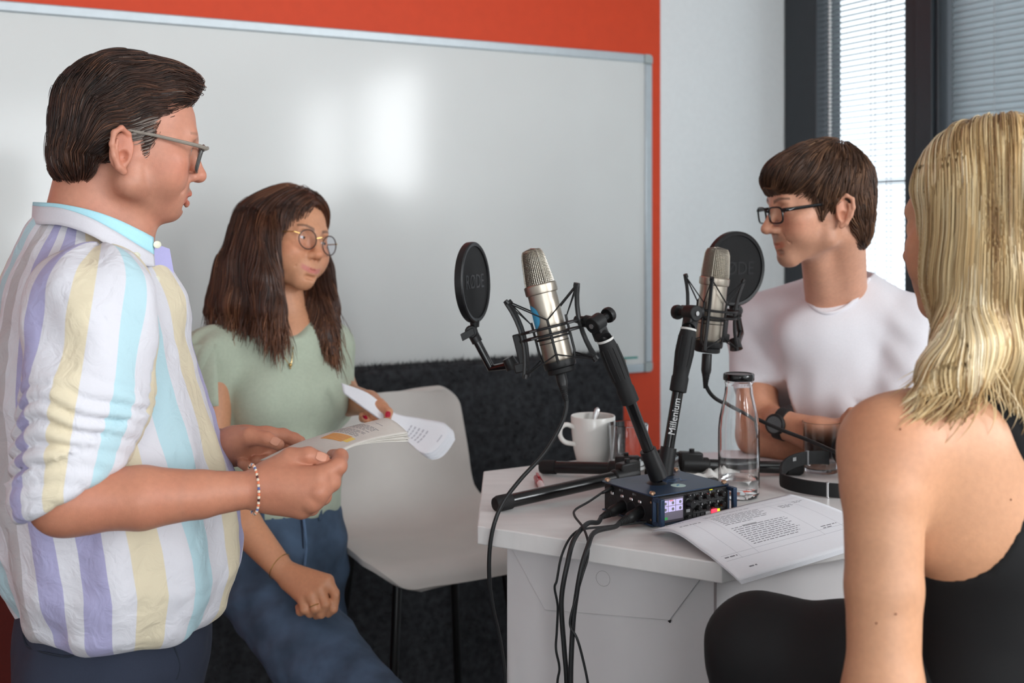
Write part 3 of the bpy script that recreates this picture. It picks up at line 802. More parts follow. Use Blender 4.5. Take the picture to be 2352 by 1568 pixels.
# main encoder and eight channel knobs
def knob(cx, cz, r, h, parent, name='knob', dot=True):
    m = MB(); m.lathe([(r * 1.25, 0), (r * 1.25, 0.001), (r * 1.05, 0.0015), (r, h * 0.9), (r * 0.9, h), (0, h)], RP(cx, 0, cz), -RY, 18); k = m.build(name, M_black, parent)
    if dot:
        m = MB(); d = RX * 0.6 + RZ * 0.75; m.ball(RP(cx, -h, cz) + d * r * 0.75, 0.0009, 6); m.build('pointer', M_steel, k)
knob(0.0685, 0.0455, 0.0028, 0.007, fp); knob(0.0705, 0.033, 0.0062, 0.013, fp, 'encoder')
knob(0.068, 0.0125, 0.003, 0.006, fp)
for c in range(4):
    for r in range(2):
        cx, cz = 0.0895 + c * 0.0175, 0.0405 - r * 0.0170
        knob(cx, cz, 0.0043, 0.009, fp)
        rbox('channel_key', cx - 0.0085, cx - 0.0045, -0.0012, 0.0, cz + 0.002, cz + 0.0065, mat('dark_key', srgb(40, 40, 42), 0.5), fp)
        text_mesh('channel_number', str(1 + c + 4 * r), 0.0045, RP(cx - 0.0078, -0.0013, cz + 0.0042), RX, RZ, M_wprint, fp)
        rbox('pfl_key', cx - 0.0085, cx - 0.0045, -0.0012, 0.0, cz - 0.007, cz - 0.0045, mat('grey_key', srgb(72, 72, 74), 0.5), fp)
        m = MB(); m.lathe([(0.0062, 0), (0.0064, 0.0002), (0.0066, 0)], RP(cx, 0, cz), -RY, 20); m.build('knob_ring', M_gprint, fp)
rbox('divider_line', 0.082, 0.152, -0.0003, 0.0, 0.0318, 0.0321, M_gprint, fp)
rbox('divider_line', 0.082, 0.152, -0.0003, 0.0, 0.0152, 0.0155, M_gprint, fp)
rbox('peak_light', 0.112, 0.114, -0.001, 0.0, 0.041, 0.043, emis('red_light', srgb(255, 40, 40), 1.6), fp)
rbox('meter_light', 0.1175, 0.1235, -0.0006, 0.0, 0.0482, 0.0490, emis('yellow_light', srgb(235, 220, 40), 0.9), fp)
for k, x in enumerate((0.080, 0.0885, 0.097)): rbox('transport_key', x, x + 0.0068, -0.0015, 0.0, 0.0088, 0.0135, mat('dark_key', srgb(40, 40, 42), 0.5), fp, 0.0004)
rbox('menu_key', 0.066, 0.074, -0.0015, 0.0, 0.0185, 0.0232, mat('silver_key', srgb(170, 172, 174), 0.4, 0.4), fp, 0.0004)
rbox('slate_key', 0.108, 0.119, -0.0015, 0.0, 0.0092, 0.0142, mat('silver_key', srgb(170, 172, 174), 0.4, 0.4), fp, 0.0004)
rbox('record_button', 0.1205, 0.1325, -0.0030, 0.0, 0.0090, 0.0165, emis('record_red', srgb(255, 50, 70), 1.5), fp, 0.001)
rbox('pause_light', 0.134, 0.1395, -0.0012, 0.0, 0.0112, 0.0155, emis('yellow_key', srgb(215, 215, 50), 0.7), fp)
# guard handles at both ends of the front
for x0 in (0.0005, RWd - 0.0085):
    h = MB()
    for (y0, y1, z0, z1) in ((-0.016, -0.009, 0.006, RH - 0.003), (-0.010, 0.007, 0.006, 0.0115), (-0.010, 0.007, RH - 0.0095, RH - 0.003), (0.002, 0.007, 0.006, RH - 0.003)):
        h.box(RP(x0 + 0.004, (y0 + y1) / 2, (z0 + z1) / 2), RX * 0.0042, RY * (y1 - y0) / 2, RZ * (z1 - z0) / 2)
    h.build('guard_handle', M_blue, rec, bevel=0.0015)
for (x, y) in ((0.006, 0.012), (RWd - 0.006, 0.010), (0.006, RD - 0.006), (RWd - 0.008, RD - 0.006)):
    m = MB(); m.lathe([(0.0026, 0), (0.0026, 0.002), (0.0050, 0.0022), (0.0048, 0.0045), (0.003, 0.0058), (0, 0.006)], RP(x, y, RH - 0.001), n=14); m.build('thumb_screw', M_gold, rec)
# sticker and faint logo on the lid
m = MB(); m.lathe([(0, 0.0), (0.0125, 0.0), (0.0125, 0.0003), (0, 0.0003)], RP(0.085, 0.040, RH - 0.0008), n=28); stk = m.build('round_sticker', mat('pale_sticker', srgb(176, 198, 192), 0.5, noise=0.05), rec)
m = MB(); m.prism([RP(0.079, 0.036, RH - 0.0004), RP(0.088, 0.040, RH - 0.0004), RP(0.090, 0.046, RH - 0.0004), RP(0.083, 0.043, RH - 0.0004)], RZ * 0.0002); m.build('sticker_print', mat('sticker_blue', srgb(90, 140, 170), 0.5), stk, smooth=False)
text_mesh('lid_logo', 'ZOOM', 0.026, RP(0.088, 0.075, RH - 0.0007), -RX, -RY, mat('logo_blue', srgb(62, 92, 128), 0.4, 0.2), rec, align='CENTER')
# left flank: sockets
for y in (0.040, 0.062, 0.086, 0.112):
    m = MB(); m.lathe([(0.0095, 0), (0.0115, 0.0006), (0.0125, 0.0)], RP(0.004, y, 0.020), -RX, 20); m.build('socket_ring', M_face, rec)
    rbox('latch', 0.0015, 0.004, y - 0.004, y + 0.004, 0.0335, 0.0385, M_steel, rec, 0.0015)
for y in (0.095, 0.06): text_mesh('slot_number', 'SD %d' % (1 if y < 0.08 else 2), 0.005, RP(0.0037, y, 0.0445), -RY, RZ, M_gprint, rec)
for z in (0.012, 0.040): m = MB(); m.lathe([(0, 0), (0.0018, 0), (0.0018, 0.0006), (0, 0.0006)], RP(0.004, 0.013, z), -RX, 10); m.build('case_screw', M_gold, rec)
# ---- cables plugged into it
plug_d = (-RX * 0.9 - RZ * 0.12 - RY * 0.25).normalized()
k1, _ = cable('audio_cable', 'thicker black cable from the rear socket of the recorder over the table edge', [RP(-0.058, 0.082 - 0.018, 0.0125), RP(-0.075, 0.050, 0.011), P(1348, 1203, 1.80), P(1318, 1240, 1.75), P(1302, 1300, 1.725), P(1291, 1360, 1.722), P(1290, 1410, 1.722), P(1296, 1490, 1.722), P(1302, 1580, 1.722), P(1300, 1760, 1.73)], 0.0038, 'cables plugged into the recorder')
xlr(k1, RP(0.006, 0.086, 0.020), plug_d)
k2, _ = cable('audio_cable', 'thicker black cable from the front socket of the recorder over the table edge', [RP(-0.052, 0.040 - 0.016, 0.0125), RP(-0.068, 0.015, 0.011), P(1366, 1222, 1.77), P(1350, 1256, 1.725), P(1335, 1305, 1.706), P(1322, 1380, 1.704), P(1315, 1450, 1.704), P(1311, 1580, 1.704), P(1318, 1760, 1.71)], 0.0038, 'cables plugged into the recorder')
xlr(k2, RP(0.006, 0.040, 0.020), plug_d)
jd = (-RX * 0.9 - RY * 0.2 - RZ * 0.15).normalized()
k3, _ = cable('headphone_cable', 'thin black cable from the small jack of the recorder, looping over the table edge', [RP(-0.020, 0.110, 0.040), P(1352, 1152, 1.87), P(1322, 1170, 1.84), P(1320, 1185, 1.82), P(1340, 1212, 1.775), P(1351, 1246, 1.74), P(1350, 1280, 1.72), P(1338, 1320, 1.71), P(1325, 1365, 1.702), P(1311, 1415, 1.700), P(1311, 1440, 1.700), P(1325, 1465, 1.695), P(1338, 1510, 1.695), P(1352, 1580, 1.695), P(1365, 1700, 1.70)], 0.0019, 'cables plugged into the recorder')
m = MB(); m.lathe([(0, 0), (0.0042, 0), (0.0042, 0.014), (0.003, 0.017), (0.0025, 0.026), (0, 0.026)], RP(0.005, 0.115, 0.044), jd, 14); m.build('jack_plug', M_black, k3)
k4, _ = cable('power_cable', 'thin wavy black cable hanging leftmost from the table edge below the recorder', [RP(0.0, 0.02, 0.008), P(1400, 1208, 1.83), P(1345, 1214, 1.80), P(1322, 1222, 1.775), P(1303, 1245, 1.755), P(1288, 1283, 1.745), P(1279, 1332, 1.742), P(1274, 1350, 1.742), P(1281, 1392, 1.742), P(1279, 1447, 1.742), P(1277, 1490, 1.742), P(1285, 1534, 1.742), P(1280, 1580, 1.742), P(1284, 1740, 1.745)], 0.0019, 'cables plugged into the recorder')

# ------------------------------------------------------------------ crockery, glass
M_china = mat('white_china', srgb(232, 230, 225), 0.25, noise=0.01, coat=0.3)
g = TB(1362, 1062)
mug = thing('coffee_mug', 'white china mug with a spoon behind the left stand', 'mug', (g.x, g.y, HT))
m = MB(); R0 = 0.0455; H0 = 0.096
m.lathe([(0, 0.0), (0.030, 0.0), (0.0335, 0.004), (0.040, 0.030), (0.0435, 0.06), (R0, H0 - 0.002), (R0 - 0.001, H0), (R0 - 0.003, H0 - 0.001), (0.041, 0.06), (0.0365, 0.03), (0.030, 0.007), (0, 0.006)], (g.x, g.y, HT), n=40); m.build('mug_body', M_china, mug)
hx = Vector((-0.93, -0.36, 0)).normalized(); gc = Vector((g.x, g.y, HT))
m = MB(); m.tube(spline([gc + hx * 0.040 + RZ * 0.074, gc + hx * 0.058 + RZ * 0.081, gc + hx * 0.071 + RZ * 0.076, gc + hx * 0.073 + RZ * 0.060, gc + hx * 0.062 + RZ * 0.046, gc + hx * 0.038 + RZ * 0.040], 6), 0.0048, 10); m.build('handle', M_china, mug)
m = MB(); m.lathe([(0, 0.062), (0.0412, 0.062)], gc, n=32); m.build('coffee', mat('coffee', srgb(60, 36, 22), 0.2), mug)
sp = thing('teaspoon', 'steel teaspoon standing in the white mug', 'spoon', gc + Vector((0.0, 0, 0.01)))
def spoon(u, v):
    t = v; w = np.interp(t, [0, 0.55, 0.85, 0.95, 1.0], [0.0025, 0.003, 0.0062, 0.0055, 0.0015])
    a = gc + Vector((-0.008, 0.012, 0.03)); b = gc + Vector((0.012, 0.030, 0.108)); p = a.lerp(b, t)
    return p + Vector((1, 0, -0.15)).normalized() * (u - 0.5) * 2 * w + Vector((0, -1, 0)) * 0.0012 * (1 - (2 * u - 1) ** 2)
m = MB(); m.grid(spoon, 6, 20); o = m.build('spoon_metal', M_steel, sp); so = o.modifiers.new('t', 'SOLIDIFY'); so.thickness = 0.0012

M_glass = glass_mat('clear_glass', (1, 1, 1, 1), 0.0, 1.45)
M_water = glass_mat('water', (0.97, 0.99, 1, 1), 0.0, 1.33)
def tumbler(name, label, px, py, r, h, water):
    c = TB(px, py); c.z = HT + 0.0002
    t = thing(name, label, 'glass', c, 'water glasses')
    m = MB(); m.lathe([(0, 0), (r * 0.86, 0), (r * 0.89, 0.002), (r, h - 0.001), (r - 0.0007, h), (r - 0.0015, h - 0.001), (r * 0.89 - 0.0014, 0.009), (r * 0.8, 0.007), (0, 0.0065)], c, n=40); m.build('glass_wall', M_glass, t)
    if water:
        m = MB(); rr = r * 0.90 - 0.0012; m.lathe([(0, 0.0068), (r * 0.8, 0.0073), (r * 0.885 - 0.0016, 0.0095), (rr + 0.0006, water), (0, water)], c, n=40); m.build('water', M_water, t)
    return t
tumbler('water_glass', 'small clear water glass beside the white mug', 1443, 1074, 0.0398, 0.088, 0.018)
tumbler('water_glass', 'clear water glass in front of the crossed arms of the man in white', 1886, 1082, 0.0368, 0.098, 0.022)
bc = TB(1697, 1140); bc.z = HT + 0.0002
bot = thing('water_bottle', 'clear glass bottle with black lid, a little water left inside', 'bottle', bc)
outer = [(0, 0.002), (0.026, 0.0), (0.034, 0.002), (0.0362, 0.007), (0.0366, 0.02), (0.0368, 0.095), (0.0365, 0.120), (0.0345, 0.140), (0.029, 0.166), (0.0252, 0.184), (0.0242, 0.196), (0.0242, 0.200), (0.0252, 0.202), (0.0252, 0.2045), (0.0240, 0.206), (0.0240, 0.214)]
inner = [(0.0222, 0.214), (0.0222, 0.198), (0.0232, 0.184), (0.027, 0.166), (0.0325, 0.140), (0.0345, 0.120), (0.0346, 0.095), (0.0345, 0.022), (0.033, 0.010), (0.024, 0.007), (0, 0.010)]
m = MB(); m.lathe(outer + inner, bc, n=48); m.build('bottle_glass', M_glass, bot)
m = MB(); m.lathe([(0, 0.0102), (0.024, 0.0072), (0.0328, 0.0102), (0.03435, 0.022), (0.03445, 0.034), (0, 0.034)], bc, n=40); m.build('water', M_water, bot)
m = MB(); m.lathe([(0.0243, 0.2075), (0.0268, 0.2075), (0.0275, 0.2085), (0.0275, 0.2175), (0.0262, 0.2195), (0.0235, 0.2195), (0.0225, 0.2185), (0, 0.2185)], bc, n=40); m.build('lid', mat('glossy_black_lid', srgb(16, 16, 17), 0.2, noise=0.02), bot)

# ------------------------------------------------------------------ headphones lying on the table
hc = TB(1905, 1128)
hp_ = thing('headphones', 'black headphones lying on the table beside the bottle', 'headphones', (hc.x, hc.y, HT))
hcx = Vector((hc.x + 0.012, hc.y + 0.02, HT + 0.013))
def band(a, r=0.080, h=0.0):
    return hcx + Vector((-math.cos(a) * r * 1.18, math.sin(a) * r * 0.92, h + 0.030 * max(0, math.sin(a)) ** 1 * 1.0 - 0.0 + 0.004 * math.cos(a)))
def hb(w, t):
    def fn(u, v):
        a = math.radians(-98 + 196 * u); p = band(a)
        d = Vector((-math.cos(a) / 1.18, math.sin(a) / 0.92, 0)).normalized()
        q = v * 4
        k = int(min(q, 3.999)); f = q - k
        cs = [(-t, -w), (t, -w), (t, w), (-t, w), (-t, -w)]
        s0, s1 = cs[k], cs[k + 1]
        return p + d * (s0[0] + (s1[0] - s0[0]) * f) + RZ * (s0[1] + (s1[1] - s0[1]) * f)
    return fn
m = MB(); m.grid(hb(0.0125, 0.0026), 48, 4); m.build('headband', M_rub, hp_, sharp=50, bevel=0.001)
for s in (-1, 1):
    for k, a_ in enumerate((84, 88)):
        pass
    p = band(math.radians(72 * s))
    m = MB(); m.tube([p - RZ * 0.0135, p + RZ * 0.0135], 0.0034, 8); m.build('slider_notch', M_steel if s < 0 else M_gprint, hp_)
    e = band(math.radians(98 * s)) + Vector((0.042, 0, -0.0))
    e.z = HT + 0.036 + (0.02 if s > 0 else 0)
    yy = Vector((0, 1, 0)) * s
    m = MB(); m.lathe([(0, 0.016), (0.030, 0.015), (0.036, 0.010), (0.037, 0.0), (0.033, -0.004), (0, -0.004)], e, yy, 28); cup = m.build('ear_cup', M_black, hp_)
    m = MB(); m.lathe([(0.017, -0.004), (0.030, -0.003), (0.036, -0.008), (0.034, -0.016), (0.024, -0.019), (0.017, -0.012)], e, yy, 28); m.build('ear_pad', M_rub, cup)
pz = band(math.radians(50))
text_mesh('band_print', 'III', 0.010, pz + Vector((0.0, -0.0035, 0.004)), (1, 0.35, 0.1), (0, 0, 1), M_wprint, hp_)

# ------------------------------------------------------------------ pen, tissue, far paper
M_redp = mat('red_plastic', srgb(176, 34, 44), 0.3, noise=0.05)
pa, pb = TB(1233, 1096, HT + 0.007), TB(1262, 1150, HT + 0.007); pdir = (pb - pa).normalized()
pen = thing('red_marker', 'red pen with clip lying between the legs of the left stand', 'pen', pa)
m = MB(); m.tube([pa, pa + pdir * 0.004, pa + pdir * 0.05], [0.0055, 0.0068, 0.0068], 14); m.build('cap', M_redp, pen)
m = MB(); m.tube([pa + pdir * 0.05, pa + pdir * 0.118, pa + pdir * 0.128], [0.0060, 0.0058, 0.003], 14); m.build('barrel', mat('pale_barrel', srgb(226, 205, 205), 0.4), pen)
m = MB(); m.box(pa + pdir * 0.018 + RZ * 0.0085, pdir * 0.017, pdir.cross(RZ) * 0.0022, RZ * 0.0009); m.build('clip', M_redp, pen, bevel=0.0006)
M_paper = mat('white_paper', srgb(238, 239, 244), 0.7, noise=0.008, nscale=200)
M_ink = mat('printed_ink', srgb(128, 128, 134), 0.8, noise=0.1, nscale=900)
M_inkl = mat('printed_line', srgb(190, 190, 198), 0.8, noise=0.05)
tc_ = TB(1630, 1098)
tis = thing('paper_tissue', 'crumpled white paper tissue between the recorder and the bottle', 'tissue', (tc_.x, tc_.y, HT))
def tissue(u, v):
    x = (u - 0.5) * 0.115; y = (v - 0.5) * 0.075
    r = math.hypot(x / 0.06, y / 0.04)
    h = 0.018 * max(0, 1 - r * r * 0.7) * (0.7 + 0.5 * math.sin(x * 140 + 2 * math.sin(y * 90)) * math.cos(y * 170 + x * 60)) + 0.0012 + 0.004 * abs(math.sin(u * 17 + v * 9))
    return Vector((tc_.x + x + 0.012 * y / 0.04, tc_.y + y, HT + max(h, 0.0012)))
m = MB(); m.grid(tissue, 26, 20); o = m.build('tissue_sheet', mat('tissue_white', srgb(236, 234, 230), 0.9, noise=0.03), tis, sharp=28); so = o.modifiers.new('t', 'SOLIDIFY'); so.thickness = 0.0006
def sheet_stack(name, label, corners, bend, n, parts_group=None, cat='papers', curl=None, lines=None):
    """loose sheets; corners a b c d (a->b top edge), bend(u, v) lifts; lines(fn) adds print"""
    a, b, c, d = corners
    t = thing(name, label, cat, (a + b + c + d) / 4)
    def fn_of(k):
        def fn(u, v):
            p = a.lerp(b, u).lerp(d.lerp(c, u), v)
            return p + Vector((0, 0, 1)) * (bend(u, v) + k * 0.0011) + (curl(u, v, k) if curl else Vector((0, 0, 0)))
        return fn
    for k in range(n):
        m = MB(); m.grid(fn_of(k), 30, 24); o = m.build('sheet', M_paper, t, sharp=60)
        so = o.modifiers.new('t', 'SOLIDIFY'); so.thickness = 0.00035
    return t, fn_of(n - 1)
def print_on(fn, parent, name, rects, material, lift=0.0004):
    m = MB()
    for (u0, u1, v0, v1) in rects:
        nu = max(1, int((u1 - u0) * 30)); nv = max(1, int((v1 - v0) * 24))
        m.grid(lambda u, v: fn(u0 + (u1 - u0) * u, v0 + (v1 - v0) * v) + RZ * lift, nu, nv)
    o = m.build(name, material, parent, smooth=False); return o
def text_rows(u0, u1, v0, v1, rows, fill=0.35, seed=1, last=0.6):
    r = random.Random(seed); out = []
    for i in range(rows):
        v = v0 + (v1 - v0) * i / rows; h = (v1 - v0) / rows * fill
        u = u0; end = u1 - (u1 - u0) * r.random() * 0.12
        if i == rows - 1: end = u0 + (u1 - u0) * last
        while u < end:
            w = r.uniform(0.012, 0.045); out.append((u, min(u + w, end), v, v + h)); u += w + 0.007
    return out
# script sheets in front of the recorder, near corner drooping over the table edge
ca, cb = TB(1497, 1222, HT + 0.004), TB(1815, 1139, HT + 0.024)
cd = P(1700, 1346, 1.592); DROP = HT + 0.003 - cd.z; cd.z = HT + 0.003; cc = cb + (cd - ca) * 1.0; cc.z = HT + 0.012
def bend(u, v): return -DROP * max(0.0, (v - 0.66) / 0.34) ** 1.4 * (1 - u) ** 0.7 + 0.010 * math.sin(math.pi * u) * (1 - v) * 0.2 + 0.006 * math.sin(2.2 * math.pi * v) * (1 - u) + 0.012 * math.sin(math.pi * v) * (1 - 0.4 * u)
def curl(u, v, k): return Vector((0.010, -0.016, -0.002)) * ((2 - k) * 0.20) * 0.35 * v
script, sf = sheet_stack('script_sheets', 'loose printed script pages lying in front of the recorder, corner over the table edge', [ca, cb, cc, cd], bend, 4, curl=curl)
rows = text_rows(0.28, 0.62, 0.215, 0.41, 7, 0.30, 3, 0.55) + text_rows(0.28, 0.66, 0.45, 0.72, 10, 0.30, 4, 0.8) + text_rows(0.27, 0.62, 0.135, 0.185, 2, 0.30, 5, 0.3) + text_rows(0.05, 0.17, 0.075, 0.1, 1, 0.5, 6, 1) + text_rows(0.06, 0.2, 0.23, 0.255, 1, 0.5, 7, 1) + text_rows(0.74, 0.84, 0.24, 0.31, 3, 0.4, 8, .6) + text_rows(0.87, 0.95, 0.20, 0.25, 2, 0.4, 9, .6) + text_rows(0.05, 0.13, 0.76, 0.785, 1, 0.5, 10, 1) + text_rows(0.12, 0.17, 0.90, 0.925, 1, 0.5, 11, 1) + text_rows(0.74, 0.86, 0.70, 0.75, 2, 0.4, 12, .5)
print_on(sf, script, 'printed_text', rows, M_ink)['kind'] = 'stuff'
lw = 0.003
print_on(sf, script, 'table_lines', [(0.04, 0.97, 0.115, 0.115 + lw), (0.04, 0.97, 0.20, 0.20 + lw), (0.04, 0.97, 0.74, 0.74 + lw), (0.04, 0.97, 0.80, 0.80 + lw), (0.25, 0.252, 0.115, 0.80), (0.14, 0.142, 0.2, 0.8), (0.70, 0.702, 0.115, 0.8), (0.86, 0.862, 0.115, 0.8)], M_inkl)
print_on(sf, script, 'grey_highlight', [(0.36, 0.46, 0.435, 0.458)], mat('grey_marker', srgb(176, 176, 180), 0.8))
# sheets under the right stand, before the seated man
fa = [TB(1590, 1042), TB(1770, 1040), TB(1860, 1062), TB(1640, 1066)]
for q in fa: q.z = HT + 0.0008
far, ff_ = sheet_stack('script_sheets', 'white pages under the crossed arms of the man in white', fa, lambda u, v: 0.001 * math.sin(u * 4), 2)
far['group'] = 'script pages on the table'; script['group'] = 'script pages on the table'
# ================================================================== implicit-surface modelling for the people
f32 = np.float32
def V3(p): return np.array([p[0], p[1], p[2]], dtype=np.float64)
class Sculpt:
    """ordered list of soft unions / cuts of rounded cones and ellipsoids, meshed with surface nets"""
    def __init__(s): s.ops = []; s.post = []
    def cone(s, a, b, ra, rb=None, k=0.02, flat=None, cut=False, fr=None):
        rb = ra if rb is None else rb
        a, b = V3(a), V3(b)
        if fr is not None: a, b = fr.pt(a), fr.pt(b); ra *= fr.sc; rb *= fr.sc; k *= fr.sc
        if flat is not None:
            n = V3(flat[0]); n = fr.vec(n) if fr is not None else n; flat = (n / np.linalg.norm(n), flat[1])
        r = max(ra, rb) * (max(1.0, flat[1]) if flat else 1.0)
        s.ops.append(('c', np.minimum(a, b) - r, np.maximum(a, b) + r, k, cut, (a, b, ra, rb, flat))); return s
    def chain(s, pts, rad, k=0.02, kin=0.01, **kw):
        for i in range(len(pts) - 1):
            s.cone(pts[i], pts[i + 1], rad[i], rad[i + 1], k if i == 0 else kin, **kw)
        return s
    def ell(s, c, r, k=0.02, R=None, cut=False, fr=None):
        c = V3(c); r = np.array(r, float) if hasattr(r, '__len__') else np.array([r, r, r], float)
        Rm = np.eye(3) if R is None else np.array(R, float)          # columns are the ellipsoid axes
        if fr is not None: c = fr.pt(c); Rm = fr.R @ Rm; r = r * fr.sc
        ext = np.sqrt(((Rm * r) ** 2).sum(1))
        s.ops.append(('e', c - ext, c + ext, k, cut, (c, r, Rm))); return s
    def box(s, c, h, rnd, k=0.01, R=None, cut=False, fr=None):
        c = V3(c); h = np.array(h, float); Rm = np.eye(3) if R is None else np.array(R, float)
        if fr is not None: c = fr.pt(c); Rm = fr.R @ Rm; h = h * fr.sc
        ext = np.abs(Rm) @ (h + rnd)
        s.ops.append(('b', c - ext, c + ext, k, cut, (c, h, Rm, rnd))); return s
    @staticmethod
    def dist(kind, prm, X, Y, Z):
        if kind == 'c':
            a, b, ra, rb, flat = prm
            ab = b - a; L2 = max(float(ab @ ab), 1e-12)
            px, py, pz = X - f32(a[0]), Y - f32(a[1]), Z - f32(a[2])
            t = np.clip((px * f32(ab[0]) + py * f32(ab[1]) + pz * f32(ab[2])) * f32(1 / L2), 0, 1)
            px = px - t * f32(ab[0]); py = py - t * f32(ab[1]); pz = pz - t * f32(ab[2])
            if flat is not None:
                n, q = flat; d = (px * f32(n[0]) + py * f32(n[1]) + pz * f32(n[2])) * f32(1.0 / q - 1.0)
                px = px + d * f32(n[0]); py = py + d * f32(n[1]); pz = pz + d * f32(n[2])
                return (np.sqrt(px * px + py * py + pz * pz) - (f32(ra) + t * f32(rb - ra))) * f32(min(1.0, q))
            return np.sqrt(px * px + py * py + pz * pz) - (f32(ra) + t * f32(rb - ra))
        c, r, Rm = prm[0], prm[1], prm[2]
        px, py, pz = X - f32(c[0]), Y - f32(c[1]), Z - f32(c[2])
        lx = px * f32(Rm[0, 0]) + py * f32(Rm[1, 0]) + pz * f32(Rm[2, 0])
        ly = px * f32(Rm[0, 1]) + py * f32(Rm[1, 1]) + pz * f32(Rm[2, 1])
        lz = px * f32(Rm[0, 2]) + py * f32(Rm[1, 2]) + pz * f32(Rm[2, 2])
        if kind == 'e':
            ax, ay, az = lx / f32(r[0]), ly / f32(r[1]), lz / f32(r[2])
            k0 = np.sqrt(ax * ax + ay * ay + az * az)
            bx, by, bz = ax / f32(r[0]), ay / f32(r[1]), az / f32(r[2])
            k1 = np.sqrt(bx * bx + by * by + bz * bz) + f32(1e-9)
            return k0 * (k0 - f32(1.0)) / k1
        rnd = f32(prm[3]); h = r
        qx, qy, qz = np.abs(lx) - f32(h[0]), np.abs(ly) - f32(h[1]), np.abs(lz) - f32(h[2])
        o = np.sqrt(np.maximum(qx, 0) ** 2 + np.maximum(qy, 0) ** 2 + np.maximum(qz, 0) ** 2)
        return o + np.minimum(np.maximum(qx, np.maximum(qy, qz)), 0) - rnd
    def field(s, lo, hi, res, band=0.03):
        lo = np.array(lo, float); hi = np.array(hi, float)
        n = np.maximum(np.ceil((hi - lo) / res).astype(int) + 1, 3)
        ax = [(lo[i] + res * np.arange(n[i])).astype(f32) for i in range(3)]
        fld = np.full(tuple(n), 1.0, f32)
        for kind, a, b, k, cut, prm in s.ops:
            m = k + band
            i0 = np.maximum(np.floor((a - m - lo) / res).astype(int), 0); i1 = np.minimum(np.ceil((b + m - lo) / res).astype(int) + 1, n)
            if np.any(i1 <= i0): continue
            sl = tuple(slice(i0[j], i1[j]) for j in range(3))
            X = ax[0][sl[0]][:, None, None]; Y = ax[1][sl[1]][None, :, None]; Z = ax[2][sl[2]][None, None, :]
            d = Sculpt.dist(kind, prm, X, Y, Z)
            f = fld[sl]
            if cut:
                h = np.maximum(f32(k) - np.abs(f + d), 0); fld[sl] = np.maximum(f, -d) + h * h * f32(0.25 / max(k, 1e-6))
            else:
                h = np.maximum(f32(k) - np.abs(f - d), 0); fld[sl] = np.minimum(f, d) - h * h * f32(0.25 / max(k, 1e-6))
        for p in s.post: fld = p(fld, ax)
        return fld, lo, res
def surface_nets(fld, lo, res):
    S = fld < 0
    n = fld.shape
    c = np.zeros((n[0] - 1, n[1] - 1, n[2] - 1), np.uint8)
    for i in (0, 1):
        for j in (0, 1):
            for k in (0, 1): c += S[i:n[0] - 1 + i, j:n[1] - 1 + j, k:n[2] - 1 + k]
    act = (c > 0) & (c < 8)
    I, J, K = np.nonzero(act)
    idx = np.full(act.shape, -1, np.int32); idx[I, J, K] = np.arange(len(I))
    acc = np.zeros((len(I), 3)); cnt = np.zeros(len(I))
    cor = [(i, j, k) for i in (0, 1) for j in (0, 1) for k in (0, 1)]
    val = {q: fld[I + q[0], J + q[1], K + q[2]] for q in cor}
    for a in cor:
        for d in range(3):
            if a[d]: continue
            b = list(a); b[d] = 1; b = tuple(b)
            va, vb = val[a], val[b]
            m = (va < 0) != (vb < 0)
            t = np.where(m, va / np.where(m, va - vb, 1), 0)
            for e in range(3): acc[:, e] += np.where(m, a[e] + (t if e == d else 0), 0)
            cnt += m
    v = lo + (np.stack([I, J, K], 1) + acc / cnt[:, None]) * res
    quads = []
    for d in range(3):
        e, g = (d + 1) % 3, (d + 2) % 3
        sa = [slice(0, n[q]) for q in range(3)]; sb = list(sa)
        sa[d] = slice(0, n[d] - 1); sb[d] = slice(1, n[d])
        A, B = S[tuple(sa)], S[tuple(sb)]
        ch = A != B
        lim = [slice(None)] * 3
        pos = np.array(np.nonzero(ch))
        ok = (pos[e] >= 1) & (pos[g] >= 1) & (pos[e] < n[e] - 1) & (pos[g] < n[g] - 1)
        pos = pos[:, ok]
        inside = A[tuple(pos)]
        def cell(de, dg):
            q = pos.copy(); q[e] += de; q[g] += dg; return idx[tuple(q)]
        q4 = np.stack([cell(-1, -1), cell(0, -1), cell(0, 0), cell(-1, 0)], 1)
        q4[~inside] = q4[~inside][:, ::-1]
        quads.append(q4)
    q = np.concatenate(quads)
    q = q[(q >= 0).all(1)]
    return v, q
def sample(fld, lo, res, p):
    g = (p - lo) / res
    n = np.array(fld.shape)
    g = np.clip(g, 0, n - 1.001)
    i = g.astype(int); t = (g - i)
    out = 0
    for a in (0, 1):
        for b in (0, 1):
            for c in (0, 1):
                w = (t[:, 0] if a else 1 - t[:, 0]) * (t[:, 1] if b else 1 - t[:, 1]) * (t[:, 2] if c else 1 - t[:, 2])
                out = out + w * fld[i[:, 0] + a, i[:, 1] + b, i[:, 2] + c]
    return out
def gradient(fld, lo, res, p):
    h = res
    g = np.stack([sample(fld, lo, res, p + np.eye(3)[k] * h) - sample(fld, lo, res, p - np.eye(3)[k] * h) for k in range(3)], 1)
    return g / (np.linalg.norm(g, axis=1, keepdims=True) + 1e-9)
def mesh_arrays(v, q):
    return np.asarray(v, float), np.asarray(q)
